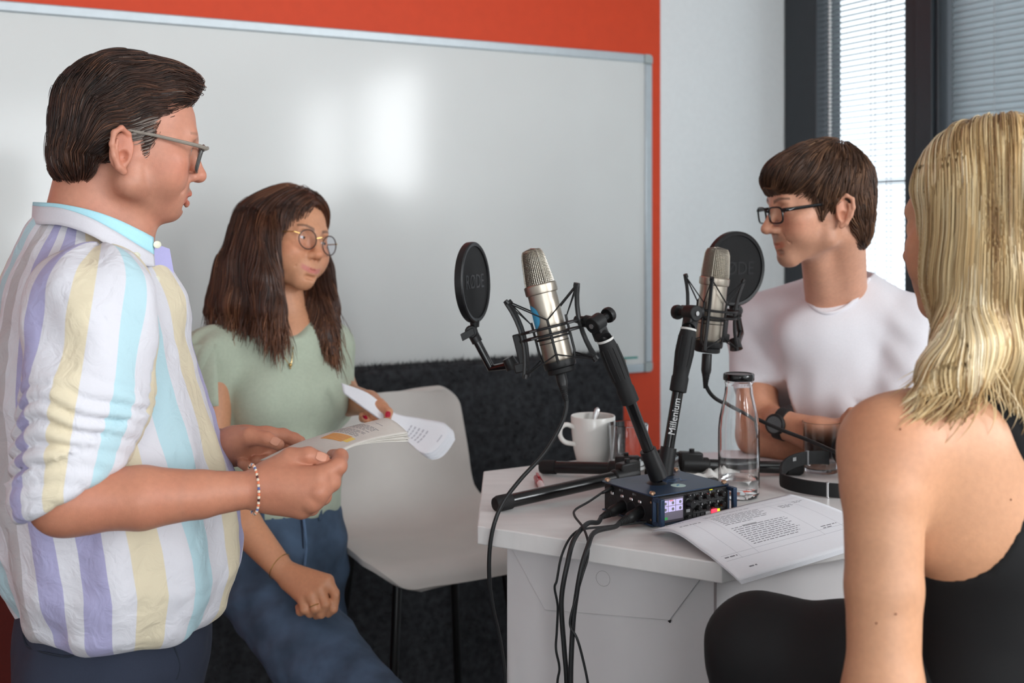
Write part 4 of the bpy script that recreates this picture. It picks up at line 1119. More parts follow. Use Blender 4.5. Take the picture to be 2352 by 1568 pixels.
def np_mesh(name, v, q, attrs=None):
    """mesh from arrays; attrs: name -> (n,) float or (n, 3) colour"""
    me = bpy.data.meshes.new(name)
    nv, nq, kk = len(v), len(q), q.shape[1]
    me.vertices.add(nv); me.vertices.foreach_set('co', np.ascontiguousarray(v, dtype=np.float32).ravel())
    me.loops.add(nq * kk); me.loops.foreach_set('vertex_index', np.ascontiguousarray(q, dtype=np.int32).ravel())
    me.polygons.add(nq); me.polygons.foreach_set('loop_start', np.arange(0, nq * kk, kk, dtype=np.int32))
    me.update(calc_edges=True); me.validate()
    for k, a in (attrs or {}).items():
        a = np.asarray(a)
        if a.ndim == 1:
            at = me.attributes.new(k, 'FLOAT', 'POINT'); at.data.foreach_set('value', a.astype(np.float32))
        else:
            at = me.attributes.new(k, 'FLOAT_COLOR', 'POINT'); c = np.ones((nv, 4), np.float32); c[:, :3] = a; at.data.foreach_set('color', c.ravel())
    me.polygons.foreach_set('use_smooth', np.ones(nq, bool))
    return me
def merge(parts):
    vs, qs, o = [], [], 0
    for v, q in parts:
        vs.append(v); qs.append(q + o); o += len(v)
    return np.concatenate(vs), np.concatenate(qs)
class Frame:
    """placement of a local modelling frame (x forward, y to the person's left, z up)"""
    def __init__(s, o, fwd, up=(0, 0, 1), scale=1.0):
        x = V3(fwd); x /= np.linalg.norm(x); u = V3(up)
        y = np.cross(u, x); y /= np.linalg.norm(y); z = np.cross(x, y)
        s.R = np.stack([x, y, z], 1); s.o = V3(o); s.sc = scale
    def pt(s, p): return s.o + s.R @ (np.asarray(p, float) * s.sc)
    def pts(s, p): return s.o + (np.asarray(p, float) * s.sc) @ s.R.T
    def vec(s, v): return s.R @ np.asarray(v, float)
    def loc(s, p): return ((np.asarray(p) - s.o) @ s.R) / s.sc
def head_frame(fwd, up, scale, local, target):
    """head frame whose local point falls on the given room point"""
    f = Frame((0, 0, 0), fwd, up, scale)
    f.o = V3(target) - f.pt(local); return f
def vnoise(p, freq, seed=0):
    """smooth value noise in -1..1 at points p"""
    r = np.random.default_rng(seed); T = r.uniform(-1, 1, (16, 16, 16))
    g = np.asarray(p) * freq + 1000.0; i = np.floor(g).astype(int); t = g - i; t = t * t * (3 - 2 * t); i %= 16
    out = 0
    for a in (0, 1):
        for b in (0, 1):
            for c in (0, 1):
                w = (t[..., 0] if a else 1 - t[..., 0]) * (t[..., 1] if b else 1 - t[..., 1]) * (t[..., 2] if c else 1 - t[..., 2])
                out = out + w * T[(i[..., 0] + a) % 16, (i[..., 1] + b) % 16, (i[..., 2] + c) % 16]
    return out

# ------------------------------------------------------------------ materials driven by vertex attributes
def attr_mat(name, rough=0.5, sss=0.0, spec=0.4, bump=0.0, bscale=300, sheen=0.0, mottling=0.0, mscale=120):
    """colour from the 'Col' attribute, with fine procedural mottling and relief"""
    if name in MATS: return MATS[name]
    m = bpy.data.materials.new(name); m.use_nodes = True; nt = m.node_tree; b = nt.nodes['Principled BSDF']
    b.inputs['Roughness'].default_value = rough; b.inputs['Specular IOR Level'].default_value = spec; b.inputs['Sheen Weight'].default_value = sheen
    a = nt.nodes.new('ShaderNodeAttribute'); a.attribute_name = 'Col'
    tc = nt.nodes.new('ShaderNodeTexCoord')
    n = nt.nodes.new('ShaderNodeTexNoise'); n.inputs['Scale'].default_value = mscale; n.inputs['Detail'].default_value = 5
    mr = nt.nodes.new('ShaderNodeMapRange'); mr.inputs['To Min'].default_value = 1 - mottling; mr.inputs['To Max'].default_value = 1 + mottling
    vm = nt.nodes.new('ShaderNodeVectorMath'); vm.operation = 'SCALE'
    nt.links.new(tc.outputs['Object'], n.inputs['Vector']); nt.links.new(n.outputs['Fac'], mr.inputs['Value'])
    nt.links.new(a.outputs['Color'], vm.inputs[0]); nt.links.new(mr.outputs[0], vm.inputs['Scale']); nt.links.new(vm.outputs[0], b.inputs['Base Color'])
    if sss:
        b.inputs['Subsurface Weight'].default_value = sss; b.inputs['Subsurface Radius'].default_value = (0.008, 0.003, 0.0015); b.inputs['Subsurface Scale'].default_value = 1.0
    if bump:
        n2 = nt.nodes.new('ShaderNodeTexNoise'); n2.inputs['Scale'].default_value = bscale; n2.inputs['Detail'].default_value = 4
        bp = nt.nodes.new('ShaderNodeBump'); bp.inputs['Strength'].default_value = bump; bp.inputs['Distance'].default_value = 0.001
        nt.links.new(tc.outputs['Object'], n2.inputs['Vector']); nt.links.new(n2.outputs['Fac'], bp.inputs['Height']); nt.links.new(bp.outputs[0], b.inputs['Normal'])
    MATS[name] = m; return m
def hair_mat(name, dark, light, rough=0.42):
    """strand colour from the 'rnd' attribute between two tones"""
    if name in MATS: return MATS[name]
    m = bpy.data.materials.new(name); m.use_nodes = True; nt = m.node_tree; b = nt.nodes['Principled BSDF']
    b.inputs['Roughness'].default_value = rough; b.inputs['Specular IOR Level'].default_value = 0.45
    a = nt.nodes.new('ShaderNodeAttribute'); a.attribute_name = 'rnd'
    r = nt.nodes.new('ShaderNodeValToRGB'); r.color_ramp.elements[0].color = dark; r.color_ramp.elements[1].color = light
    nt.links.new(a.outputs['Fac'], r.inputs['Fac']); nt.links.new(r.outputs[0], b.inputs['Base Color'])
    MATS[name] = m; return m
M_skin = attr_mat('skin', 0.46, sss=0.07, spec=0.4, bump=0.22, bscale=620, mottling=0.12, mscale=150)
M_eye = attr_mat('eyeball', 0.08, spec=0.6)
M_cloth_white = mat('white_cotton_jersey', srgb(232, 229, 234), 0.85, noise=0.02, nscale=300, bump=0.08, bscale=900)

# ------------------------------------------------------------------ generic anatomy
def head_sculpt(S, fr, p):
    """skull, face and ears in the head frame; p = dict of adjustments in metres"""
    g = lambda k, d: p.get(k, d)
    e = dict(fr=fr)
    jw = g('jaw_w', 0.0); ch = g('cheek', 0.0); nl = g('nose', 0.0); fat = g('fat', 0.0); cx = g('chin_x', 0.0); cz = g('chin_z', 0.0)
    S.ell((-0.014, 0, 0.026), (0.096, 0.074, 0.082), 0.02, **e)                       # cranium
    S.ell((0.030, 0, 0.022), (0.066, 0.062, 0.060), 0.03, **e)                        # forehead
    S.ell((0.036, 0, -0.040), (0.056, 0.056 + jw, 0.070), 0.03, **e)                  # face mass
    for s in (-1, 1):
        S.cone((0.004, s * (0.052 + jw), -0.040), (0.010, s * (0.050 + jw), -0.076), 0.016, 0.016, 0.025, **e)      # jaw angle
        S.cone((0.010, s * (0.050 + jw), -0.076), (0.072 + cx, s * 0.014, -0.108 + cz), 0.016, 0.013, 0.022, **e)   # jaw line
        S.ell((0.062, s * 0.044, -0.028), (0.026, 0.021, 0.017), 0.022, **e)          # cheek bone
        S.ell((0.064, s * 0.034, -0.056), (0.028, 0.026 + ch, 0.026 + ch), 0.022, **e)   # cheek
    S.ell((0.082 + cx, 0, -0.106 + cz), (0.017, 0.020, 0.016), 0.02, **e)             # chin
    S.ell((0.078, 0, -0.072), (0.026, 0.032, 0.030), 0.02, **e)                       # muzzle
    S.cone((0.085, -0.032, 0.012), (0.085, 0.032, 0.012), 0.0115, 0.0115, 0.018, **e) # brow
    S.ell((0.092, 0, 0.006), (0.010, 0.012, 0.014), 0.014, **e)
    for s in (-1, 1):                                                                  # sockets and lids
        S.ell((0.106, s * 0.033, -0.007), (0.018, 0.019, 0.013), 0.010, cut=True, **e)
        S.ell((0.0805, s * 0.032, -0.009), (0.0158, 0.0170, 0.0140), 0.006, **e)
        S.ell((0.0985, s * 0.0325, -0.0098), (0.0100, 0.0125, 0.0040 * g('eye_open', 1.0)), 0.0015, cut=True, **e)
    S.cone((0.094, 0, 0.002), (0.113 + nl, 0, -0.040), 0.0080, 0.0100, 0.012, **e)      # nose ridge
    S.ell((0.113 + nl, 0, -0.0435), (0.0120, 0.0115, 0.0095), 0.008, **e)
    for s in (-1, 1):
        S.ell((0.102 + nl * 0.7, s * 0.0125, -0.047), (0.0105, 0.0068, 0.0078), 0.006, **e)
        S.ell((0.107 + nl * 0.8, s * 0.0065, -0.0545), (0.005, 0.0032, 0.004), 0.003, cut=True, **e)
    sm = g('smile', 0.0); op = g('open', 0.0); lr = g('lip_r', 1.0); mw = g('mouth_w', 1.0); lx = g('lip_x', 0.0); xc = 0.0890 - 0.010 * (mw - 1) * 2
    for s in (-1, 1):                                                                  # lips
        S.cone((0.1035 + lx, s * 0.004, -0.0735 - lx * 0.3), (xc, s * 0.0245 * mw, -0.0785 + sm), 0.0056 * lr, 0.0026, 0.006, **e)
        S.cone((0.1020 + lx, 0.0, -0.0850 - op), (xc, s * 0.0230 * mw, -0.0800 + sm), 0.0064 * lr, 0.0026, 0.006, **e)
    S.cone((0.1035 + lx, -0.005, -0.0735 - lx * 0.3), (0.1035 + lx, 0.005, -0.0735 - lx * 0.3), 0.0056 * lr, 0.0056 * lr, 0.004, **e)
    for s in (-1, 1):
        S.cone((0.1100 + lx, 0, -0.0792 - op * 0.5), (xc + 0.0035, s * 0.0238 * mw, -0.0792 + sm), 0.0015 + op * 0.5, 0.0010, 0.0025, cut=True, **e)
        S.cone((0.0985 + nl * 0.5, s * 0.022, -0.048), (0.088, s * 0.034 * (0.6 + 0.4 * mw), -0.074), 0.0020 * g('crease', 1), 0.0012, 0.009 * g('crease', 1), cut=True, **e)   # smile fold
    S.cone((0.098, -0.010, -0.0945), (0.098, 0.010, -0.0945), 0.004, 0.004, 0.008, cut=True, **e)
    if fat:
        S.ell((0.045, 0, -0.112), (0.040, 0.042, 0.022 + fat), 0.03, **e)
    for s in (-1, 1): ear(S, fr, s, g('ear', (-0.006, 0.0775, -0.020)))
def ear(S, fr, s, c, h=0.031):
    """outer ear: plate, helix rim, hollow, lobe"""
    e = dict(fr=fr)
    cx, cy, cz = c
    R = np.array([[0.94, 0.32 * s * -1, -0.12], [0.30 * s * 0 + 0.0, 0.95, 0.0], [0.12, 0.0, 0.99]]).T
    yaw = math.radians(24) * s
    ca, sa = math.cos(yaw), math.sin(yaw)
    def q(x, y, z):                                        # ear-local: x forward, y out, z up, tilted back
        z2 = z; x2 = x - 0.16 * z
        return (cx + x2 * ca + y * sa * 0 - 0.0, s * (cy + y - x2 * abs(sa)), cz + z2)
    S.ell(q(-0.002, 0.004, 0.0), (0.0170, 0.0050, 0.0285), 0.006, **e)
    rim = [q(0.010, 0.001, 0.012), q(0.008, 0.007, 0.026), q(-0.004, 0.010, 0.032), q(-0.0155, 0.011, 0.023), q(-0.0185, 0.011, 0.006), q(-0.0150, 0.010, -0.010), q(-0.006, 0.008, -0.024), q(0.002, 0.006, -0.029)]
    S.chain(rim, [0.0030, 0.0037, 0.0040, 0.0041, 0.0038, 0.0036, 0.0050, 0.0056], 0.003, 0.003, **e)
    S.ell(q(-0.005, 0.011, 0.012), (0.0075, 0.0055, 0.0120), 0.003, cut=True, **e)
    S.ell(q(0.001, 0.011, -0.008), (0.0075, 0.0075, 0.0090), 0.003, cut=True, **e)
    S.chain([q(-0.010, 0.009, 0.014), q(-0.0115, 0.009, 0.0), q(-0.007, 0.008, -0.015)], [0.0026, 0.0028, 0.0026], 0.003, 0.003, **e)
    S.ell(q(0.0095, 0.004, -0.008), (0.0035, 0.0045, 0.0060), 0.003, **e)
def finger(S, pts, r, k=0.006):
    S.chain(pts, r, k, 0.004)
def strands(name, paths, radii, rnd, material, parent, sides=3):
    """many hair strands in one mesh: paths (n, m, 3), radii (m,) or (n, m)"""
    n, m, _ = paths.shape
    t = np.gradient(paths, axis=1); t /= np.linalg.norm(t, axis=2, keepdims=True) + 1e-9
    ref = np.array([0.31, 0.52, 0.79]); u = np.cross(t, ref); u /= np.linalg.norm(u, axis=2, keepdims=True) + 1e-9
    w = np.cross(t, u)
    radii = np.broadcast_to(np.asarray(radii, float), (n, m))
    v = np.empty((n, m, sides, 3))
    for k in range(sides):
        a = 2 * math.pi * k / sides
        v[:, :, k] = paths + (u * math.cos(a) + w * math.sin(a)) * radii[..., None]
    base = (np.arange(n) * m * sides)[:, None, None]
    i = (np.arange(m - 1) * sides)[None, :, None]; k = np.arange(sides)[None, None, :]; k2 = (k + 1) % sides
    q = np.stack([base + i + k, base + i + k2, base + i + sides + k2, base + i + sides + k], -1).reshape(-1, 4)
    me = np_mesh(name, v.reshape(-1, 3), q, {'rnd': np.repeat(rnd, m * sides)})
    o = link(name, me, material, parent, smooth=False)
    return o
def comb(fld, lo, res, roots, dirfn, steps, step, level, seed=0, jitter=0.0, follow=1.0):
    """grow strands from roots along dirfn(p, s), sliding on the level set of a hair volume"""
    p = roots.copy(); out = [p.copy()]
    lv = level if hasattr(level, '__len__') else np.full(len(p), level)
    for s in range(steps):
        d = dirfn(p, s / steps)
        g = gradient(fld, lo, res, p)
        d = d - g * (d * g).sum(1, keepdims=True) * follow
        d /= np.linalg.norm(d, axis=1, keepdims=True) + 1e-9
        st = step if not hasattr(step, '__len__') else np.asarray(step)[:, None]
        p = p + d * st
        if follow > 0:
            f = sample(fld, lo, res, p); g = gradient(fld, lo, res, p)
            p = p - g * (np.clip(f - lv, -0.01, 0.01) * follow)[:, None]
        out.append(p.copy())
    return np.stack(out, 1)
def surface_points(v, q, n, seed=0):
    r = np.random.default_rng(seed)
    a, b, c, d = v[q[:, 0]], v[q[:, 1]], v[q[:, 2]], v[q[:, 3]]
    ar = np.linalg.norm(np.cross(c - a, d - b), axis=1)
    i = r.choice(len(q), n, p=ar / ar.sum()); s, t = r.random(n)[:, None], r.random(n)[:, None]
    return (a[i] * (1 - s) + b[i] * s) * (1 - t) + (d[i] * (1 - s) + c[i] * s) * t
def sphere_arr(c, r, n=20):
    m = n // 2; vs = []; 
    for i in range(m + 1):
        th = math.pi * i / m
        for k in range(n):
            a = 2 * math.pi * k / n; vs.append((math.sin(th) * math.cos(a), math.sin(th) * math.sin(a), math.cos(th)))
    vs = np.array(vs)
    q = np.array([(i * n + k, (i + 1) * n + k, (i + 1) * n + (k + 1) % n, i * n + (k + 1) % n) for i in range(m) for k in range(n)])
    return vs, q, r, V3(c)
def eyeball(fr, s, parent, iris=(0.10, 0.13, 0.12), gaze=(1, 0, 0), pos=(0.0825, 0.032, -0.0095), r=0.0118):
    vs, q, r, c = sphere_arr((0, 0, 0), r, 28)
    gz = V3(gaze); gz /= np.linalg.norm(gz)
    d = vs @ gz
    col = np.tile(np.array([0.72, 0.69, 0.66]), (len(vs), 1))
    col[d > 0.86] = iris; col[d > 0.965] = (0.008, 0.008, 0.008)
    v = fr.pts(vs * r + np.array([pos[0], s * pos[1], pos[2]]))
    return link('eye', np_mesh('eye', v, q, {'Col': col}), M_eye, parent, smooth=False)
def skin_colors(v, fr, base, p=None):
    """natural skin tone variation: redder cheeks, nose, ears and lips, stubble, brows"""
    p = p or {}
    L = fr.loc(v); base = np.array(base)
    col = np.tile(base, (len(v), 1))
    def spot(c, r, tint, amt):
        d = ((L - np.array(c)) / np.array(r)); w = np.exp(-(d * d).sum(1))[:, None] * amt
        np.copyto(col, col * (1 - w) + np.array(tint) * w)
    red = base * np.array([1.02, 0.72, 0.66])
    near = (np.abs(L) < 0.16).all(1)
    for s in (-1, 1):
        spot((0.075, s * 0.045, -0.040), (0.03, 0.03, 0.022), red, p.get('blush', 0.5))
        spot((-0.006, s * 0.085, -0.02), (0.025, 0.012, 0.034), red, 0.45)
    spot((0.116, 0, -0.042), (0.014, 0.014, 0.014), red, 0.55)
    if p.get('stubble'):
        st = base * np.array([0.50, 0.50, 0.48])
        spot((0.10, 0, -0.066), (0.02, 0.03, 0.009), st, p['stubble'] * 1.3)
        spot((0.08, 0, -0.105), (0.03, 0.04, 0.016), st, p['stubble'])
        for s in (-1, 1): spot((0.035, s * 0.05, -0.085), (0.04, 0.03, 0.025), st, p['stubble'] * 0.8)
    # lips
    sm = p.get('smile', 0.0); op = p.get('open', 0.0)
    y = np.abs(L[:, 1]) / (0.025 * p.get('mouth_w', 1.0)); zc = -0.0795 - op * 0.4 + sm * y * y
    inside = (np.clip(1 - y ** 2, 0, 1)) * np.clip(1 - ((L[:, 2] - zc) / (0.0088 * p.get('lip_h', 1.0) + op * 0.5)) ** 4, 0, 1) * (L[:, 0] > 0.080)
    lip = np.array(p.get('lip', base * np.array([0.86, 0.50, 0.46])))
    w = np.clip(inside * 2.5, 0, 1)[:, None] * p.get('lip_amt', 0.8) * near[:, None]
    col = col * (1 - w) + lip * w
    # brows
    if p.get('brow') is not None:
        for s in (-1, 1):
            yy = L[:, 1] * s
            t = (yy - 0.012) / 0.036
            zc = 0.011 + 0.006 * np.sin(np.clip(t, 0, 1) * 2.4) + p.get('brow_z', 0.0)
            w = np.clip(1 - ((L[:, 2] - zc) / (0.0042 * (1.15 - 0.5 * np.clip(t, 0, 1)))) ** 4, 0, 1) * (t > 0) * (t < 1) * (L[:, 0] > 0.05)
            w = (w * p.get('brow_amt', 0.85))[:, None]
            col = col * (1 - w) + np.array(p['brow']) * w
    return col
# ================================================================== the standing man in the striped shirt
def hair_mat3(name, stops, rough=0.42):
    if name in MATS: return MATS[name]
    m = hair_mat(name, stops[0][1], stops[-1][1], rough)
    r = [n for n in m.node_tree.nodes if n.type == 'VALTORGB'][0].color_ramp
    for pos, c in stops[1:-1]:
        e = r.elements.new(pos); e.color = c
    return m
def person(label, loc):
    return thing('person', label, 'person', loc)
def stripe_mat(name, stops, period_attr='stripe'):
    """cotton with woven stripes read from a running coordinate (0..1 repeats)"""
    if name in MATS: return MATS[name]
    m = bpy.data.materials.new(name); m.use_nodes = True; nt = m.node_tree; b = nt.nodes['Principled BSDF']
    b.inputs['Roughness'].default_value = 0.85; b.inputs['Specular IOR Level'].default_value = 0.2; b.inputs['Sheen Weight'].default_value = 0.1
    a = nt.nodes.new('ShaderNodeAttribute'); a.attribute_name = period_attr
    fr_ = nt.nodes.new('ShaderNodeMath'); fr_.operation = 'FRACT'
    r = nt.nodes.new('ShaderNodeValToRGB'); r.color_ramp.interpolation = 'CONSTANT'
    el = r.color_ramp.elements
    while len(el) > 1: el.remove(el[-1])
    el[0].position = 0.0; el[0].color = stops[0][1]
    for p, c in stops[1:]:
        e = el.new(p); e.color = c
    tc = nt.nodes.new('ShaderNodeTexCoord')
    n = nt.nodes.new('ShaderNodeTexNoise'); n.inputs['Scale'].default_value = 900; n.inputs['Detail'].default_value = 2
    bp = nt.nodes.new('ShaderNodeBump'); bp.inputs['Strength'].default_value = 0.12; bp.inputs['Distance'].default_value = 0.0006
    n3 = nt.nodes.new('ShaderNodeTexNoise'); n3.inputs['Scale'].default_value = 34; n3.inputs['Detail'].default_value = 4; n3.inputs['Distortion'].default_value = 1.2
    bp2 = nt.nodes.new('ShaderNodeBump'); bp2.inputs['Strength'].default_value = 0.6; bp2.inputs['Distance'].default_value = 0.006
    nt.links.new(a.outputs['Fac'], fr_.inputs[0]); nt.links.new(fr_.outputs[0], r.inputs['Fac']); nt.links.new(r.outputs[0], b.inputs['Base Color'])
    nt.links.new(tc.outputs['Object'], n.inputs['Vector']); nt.links.new(n.outputs['Fac'], bp.inputs['Height'])
    nt.links.new(tc.outputs['Object'], n3.inputs['Vector']); nt.links.new(n3.outputs['Fac'], bp2.inputs['Height'])
    nt.links.new(bp2.outputs[0], bp.inputs['Normal']); nt.links.new(bp.outputs[0], b.inputs['Normal'])
    MATS[name] = m; return m
def nails(fr_list, parent, material, name='fingernail'):
    for (c, d, n, w, l) in fr_list:
        c, d, n = Vector(c), Vector(d).normalized(), Vector(n); n = (n - d * n.dot(d)).normalized(); s = d.cross(n)
        m = MB()
        def fn(u, v):
            a = (u - 0.5) * 2; b = (v - 0.5) * 2
            e = math.sqrt(max(0.0, 1 - abs(b) ** 3 * 0.55))
            return c + s * a * w * e + d * b * l + n * (0.0009 * (1 - a * a) + 0.0010)
        m.grid(fn, 6, 6); m.build(name, material, parent)
def block(S, lo, hi, res):
    fld, l, r = S.field(lo, hi, res)
    v, q = surface_nets(fld, l, r)
    return v, q, fld, l, r
def bounds(pts, m):
    a = np.array([V3(p) for p in pts]); return a.min(0) - m, a.max(0) + m

def build_man1():
    D = 1.68
    root = person('man in a pastel striped shirt and glasses standing at the left, reading a booklet', (P(280, 1300, D).x, D, 0))
    ya = math.radians(25)
    fr = head_frame((math.cos(ya), math.sin(ya), -0.175), (0, 0, 1), 0.955, (0.1265, 0, -0.043), P(472, 407, D + 0.045))
    prm = dict(fat=0.0, cheek=0.003, jaw_w=0.004, nose=0.002, open=0.0035, ear=(-0.010, 0.0785, -0.034), chin_x=0.0, chin_z=0.003)
    S = Sculpt()
    head_sculpt(S, fr, prm)
    # neck, throat
    S.cone(P(225, 400, D), P(195, 600, D - 0.005), 0.058, 0.070, 0.025)
    S.cone(fr.pt((0.030, 0, -0.096)), P(270, 600, D), 0.034, 0.048, 0.02)
    S.cone(P(190, 650, D), P(205, 710, D - 0.12), 0.055, 0.05, 0.04)
    S.cone(P(190, 650, D), P(205, 710, D + 0.14), 0.055, 0.05, 0.04)
    # right arm (nearest the viewer)
    sh, el = P(205, 700, 1.50), P(150, 1146, 1.425)
    S.cone(sh, el, 0.055, 0.042, 0.03)
    S.chain([el, P(215, 1147, 1.428), P(325, 1143, 1.44), P(460, 1135, 1.465), P(575, 1124, 1.493)], [0.034, 0.0385, 0.0395, 0.0300, 0.0232], 0.03, 0.006)
    S.ell(P(150, 1172, 1.42), (0.022, 0.022, 0.020), 0.02)
    w = P(592, 1122, 1.497)
    mc = [P(732, 1096, 1.487), P(733, 1128, 1.478), P(716, 1152, 1.482), P(692, 1168, 1.494)]
    bs = [P(612, 1100, 1.492), P(612, 1115, 1.488), P(610, 1132, 1.492), P(606, 1145, 1.498)]
    for a, b, r in zip(bs, mc, (0.0175, 0.0170, 0.0160, 0.0150)): S.cone(a, b, r, r * 0.86, 0.016)
    S.cone(w, P(640, 1120, 1.500), 0.0225, 0.026, 0.008)
    S.cone(P(640, 1128, 1.508), P(700, 1140, 1.510), 0.022, 0.016, 0.02)
    finger(S, [mc[0], P(777, 1070, 1.500), P(782, 1048, 1.522), P(764, 1046, 1.545)], [0.0128, 0.0112, 0.0098, 0.0086], 0.006)
    finger(S, [mc[1], P(762, 1108, 1.492), P(770, 1084, 1.520), P(748, 1074, 1.545)], [0.0128, 0.0112, 0.0098, 0.0086], 0.005)
    finger(S, [mc[2], P(742, 1140, 1.500), P(752, 1112, 1.530), P(728, 1096, 1.548)], [0.0120, 0.0106, 0.0094, 0.0084], 0.005)
    finger(S, [mc[3], P(716, 1166, 1.512), P(728, 1140, 1.538), P(706, 1118, 1.552)], [0.0110, 0.0096, 0.0086, 0.0078], 0.005)
    finger(S, [P(618, 1090, 1.510), P(668, 1054, 1.508), P(708, 1046, 1.502), P(742, 1055, 1.505)], [0.0185, 0.0148, 0.0112, 0.0088], 0.016)
    for q in mc: S.ell((q.x + 0.001, q.y - 0.007, q.z + 0.001), 0.0085, 0.007)
    # left arm behind the shirt and its hand
    S.cone(P(215, 720, 1.88), P(300, 1080, 1.90), 0.05, 0.042, 0.02)
    S.chain([P(300, 1080, 1.90), P(400, 1060, 1.83), P(488, 1030, 1.765)], [0.04, 0.034, 0.026], 0.02, 0.02)
    S.cone(P(488, 1030, 1.765), P(560, 1022, 1.752), 0.025, 0.028, 0.02)
    S.cone(P(540, 1012, 1.745), P(612, 1001, 1.752), 0.020, 0.0135, 0.016)
    S.cone(P(540, 1035, 1.755), P(602, 1030, 1.765), 0.020, 0.0135, 0.016)
    finger(S, [P(610, 1001, 1.752), P(650, 1000, 1.756), P(676, 1008, 1.752), P(690, 1013, 1.748)], [0.0128, 0.0108, 0.0092, 0.0080], 0.010)
    finger(S, [P(604, 1016, 1.765), P(640, 1018, 1.772), P(662, 1028, 1.764), P(660, 1040, 1.752)], [0.0124, 0.0106, 0.0092, 0.0080], 0.010)
    finger(S, [P(594, 1034, 1.770), P(618, 1050, 1.762), P(606, 1062, 1.742), P(588, 1058, 1.730)], [0.0122, 0.0104, 0.0092, 0.0080], 0.010)
    finger(S, [P(576, 1046, 1.765), P(590, 1064, 1.750), P(572, 1072, 1.732), P(556, 1064, 1.725)], [0.0112, 0.0096, 0.0086, 0.0076], 0.010)
    finger(S, [P(524, 1018, 1.735), P(574, 1002, 1.716), P(612, 1008, 1.706), P(640, 1021, 1.700)], [0.0195, 0.0138, 0.0110, 0.0086], 0.016)
    # bridge so that arms and neck belong to one figure under the shirt
    S.cone(P(200, 700, D + 0.17), P(205, 720, 1.52), 0.06, 0.06, 0.04)
    hb = [fr.pt((-0.14, -0.12, -0.20)), fr.pt((0.16, 0.12, 0.15)), fr.pt((0.16, -0.12, -0.2)), fr.pt((-0.14, 0.12, 0.15))]
    parts = []
    lo, hi = bounds([fr.pt((x, y, z)) for x in (-0.125, 0.135) for y in (-0.10, 0.10) for z in (-0.17, 0.12)], 0.0)
    v, q, *_ = block(S, lo, hi, 0.0019); parts.append((v, q)); zc = lo[2]
    lo2, hi2 = bounds([P(60, 600, 1.6), P(330, 1230, 1.36), P(330, 560, 1.98)], 0.03); hi2[2] = zc + 0.006
    v, q, *_ = block(S, lo2, hi2, 0.005); parts.append((v, q)); xr = hi2[0]
    lo3, hi3 = bounds([P(60, 1240, 1.40), P(560, 1040, 1.58)], 0.01); lo3[0] = xr - 0.008; hi3[0] = P(560, 1100, 1.5).x
    v, q, *_ = block(S, lo3, hi3, 0.003); parts.append((v, q))
    lo4, hi4 = bounds([P(560, 1215, 1.44), P(800, 1010, 1.60)], 0.02); lo4[0] = hi3[0] - 0.004
    v, q, *_ = block(S, lo4, hi4, 0.0017); parts.append((v, q))
    lo5, hi5 = bounds([P(400, 1120, 1.665), P(710, 960, 1.85)], 0.02)
    v, q, *_ = block(S, lo5, hi5, 0.0019); parts.append((v, q))
    lo6, hi6 = bounds([P(300, 1130, 1.70), P(420, 1000, 1.96)], 0.0); hi6[0] = lo5[0] + 0.005; lo6[0] = xr - 0.01
    v, q, *_ = block(S, lo6, hi6, 0.005); parts.append((v, q))
    v, q = merge(parts)
    base = np.array(srgb(196, 136, 112)[:3])
    col = skin_colors(v, fr, base, dict(blush=0.6, stubble=0.7, open=0.0035, brow=np.array(srgb(120, 84, 64)[:3]), brow_amt=0.5))
    L = fr.loc(v); arm = (v[:, 2] < P(0, 900, 1.6).z)
    col[arm] *= np.array([0.93, 0.86, 0.80])
    mott = vnoise(v, 60, 3)[:, None] * 0.05 + vnoise(v, 22, 4)[:, None] * 0.05
    col = col * (1 + mott * np.array([0.5, 1.0, 1.0]))
    body = link('body', np_mesh('body', v, q, {'Col': col}), M_skin, root, smooth=False)
    for s in (-1, 1): eyeball(fr, s, root, (0.10, 0.07, 0.04), (1, 0.1, -0.1))
    # teeth
    m = MB(); m.tube([Vector(fr.pt((0.090, -0.017, -0.0785))), Vector(fr.pt((0.0985, 0, -0.0780))), Vector(fr.pt((0.090, 0.017, -0.0785)))], 0.0030, 8); m.build('teeth', mat('teeth', srgb(236, 228, 214), 0.3, noise=0.02), root)
    M_nail = mat('pink_nail', srgb(206, 146, 122), 0.3, noise=0.03)
    nails([(P(738, 1049, 1.497), P(745, 1056, 1.503) - P(715, 1046, 1.500), (0.05, -0.75, 0.65), 0.0062, 0.0068), (P(633, 1014, 1.694), P(640, 1021, 1.700) - P(612, 1008, 1.706), (0.1, -0.8, 0.6), 0.0062, 0.0068)], root, M_nail)

    # ---- hair: volume and combed strands
    H = Sculpt(); e = dict(fr=fr)
    H.ell((-0.013, 0, 0.031), (0.099, 0.084, 0.086), 0.02, **e)
    H.ell((0.022, 0, 0.086), (0.072, 0.060, 0.030), 0.03, **e)
    H.ell((0.060, 0, 0.088), (0.030, 0.050, 0.020), 0.03, **e)
    H.ell((-0.047, 0, -0.026), (0.056, 0.072, 0.060), 0.03, **e)
    H.ell((-0.072, 0, -0.054), (0.028, 0.052, 0.034), 0.02, **e)
    Rd = np.array([[0.80, 0, 0.60], [0, 1, 0], [-0.60, 0, 0.80]])       # diagonal hairline
    H.box((0.106, 0, -0.004), (0.060, 0.2, 0.066), 0.0, 0.010, R=Rd, cut=True, **e)
    H.box((0.130, 0, -0.080), (0.095, 0.2, 0.110), 0.0, 0.010, cut=True, **e)
    H.box((0.035, 0, -0.11), (0.075, 0.2, 0.060), 0.0, 0.012, cut=True, **e)
    for s in (-1, 1): H.ell((-0.016, s * 0.090, -0.036), (0.021, 0.03, 0.034), 0.008, cut=True, **e)
    for s in (-1, 1): H.cone((0.024, s * 0.068, 0.0), (0.024, s * 0.066, -0.034), 0.0085, 0.004, 0.01, **e)
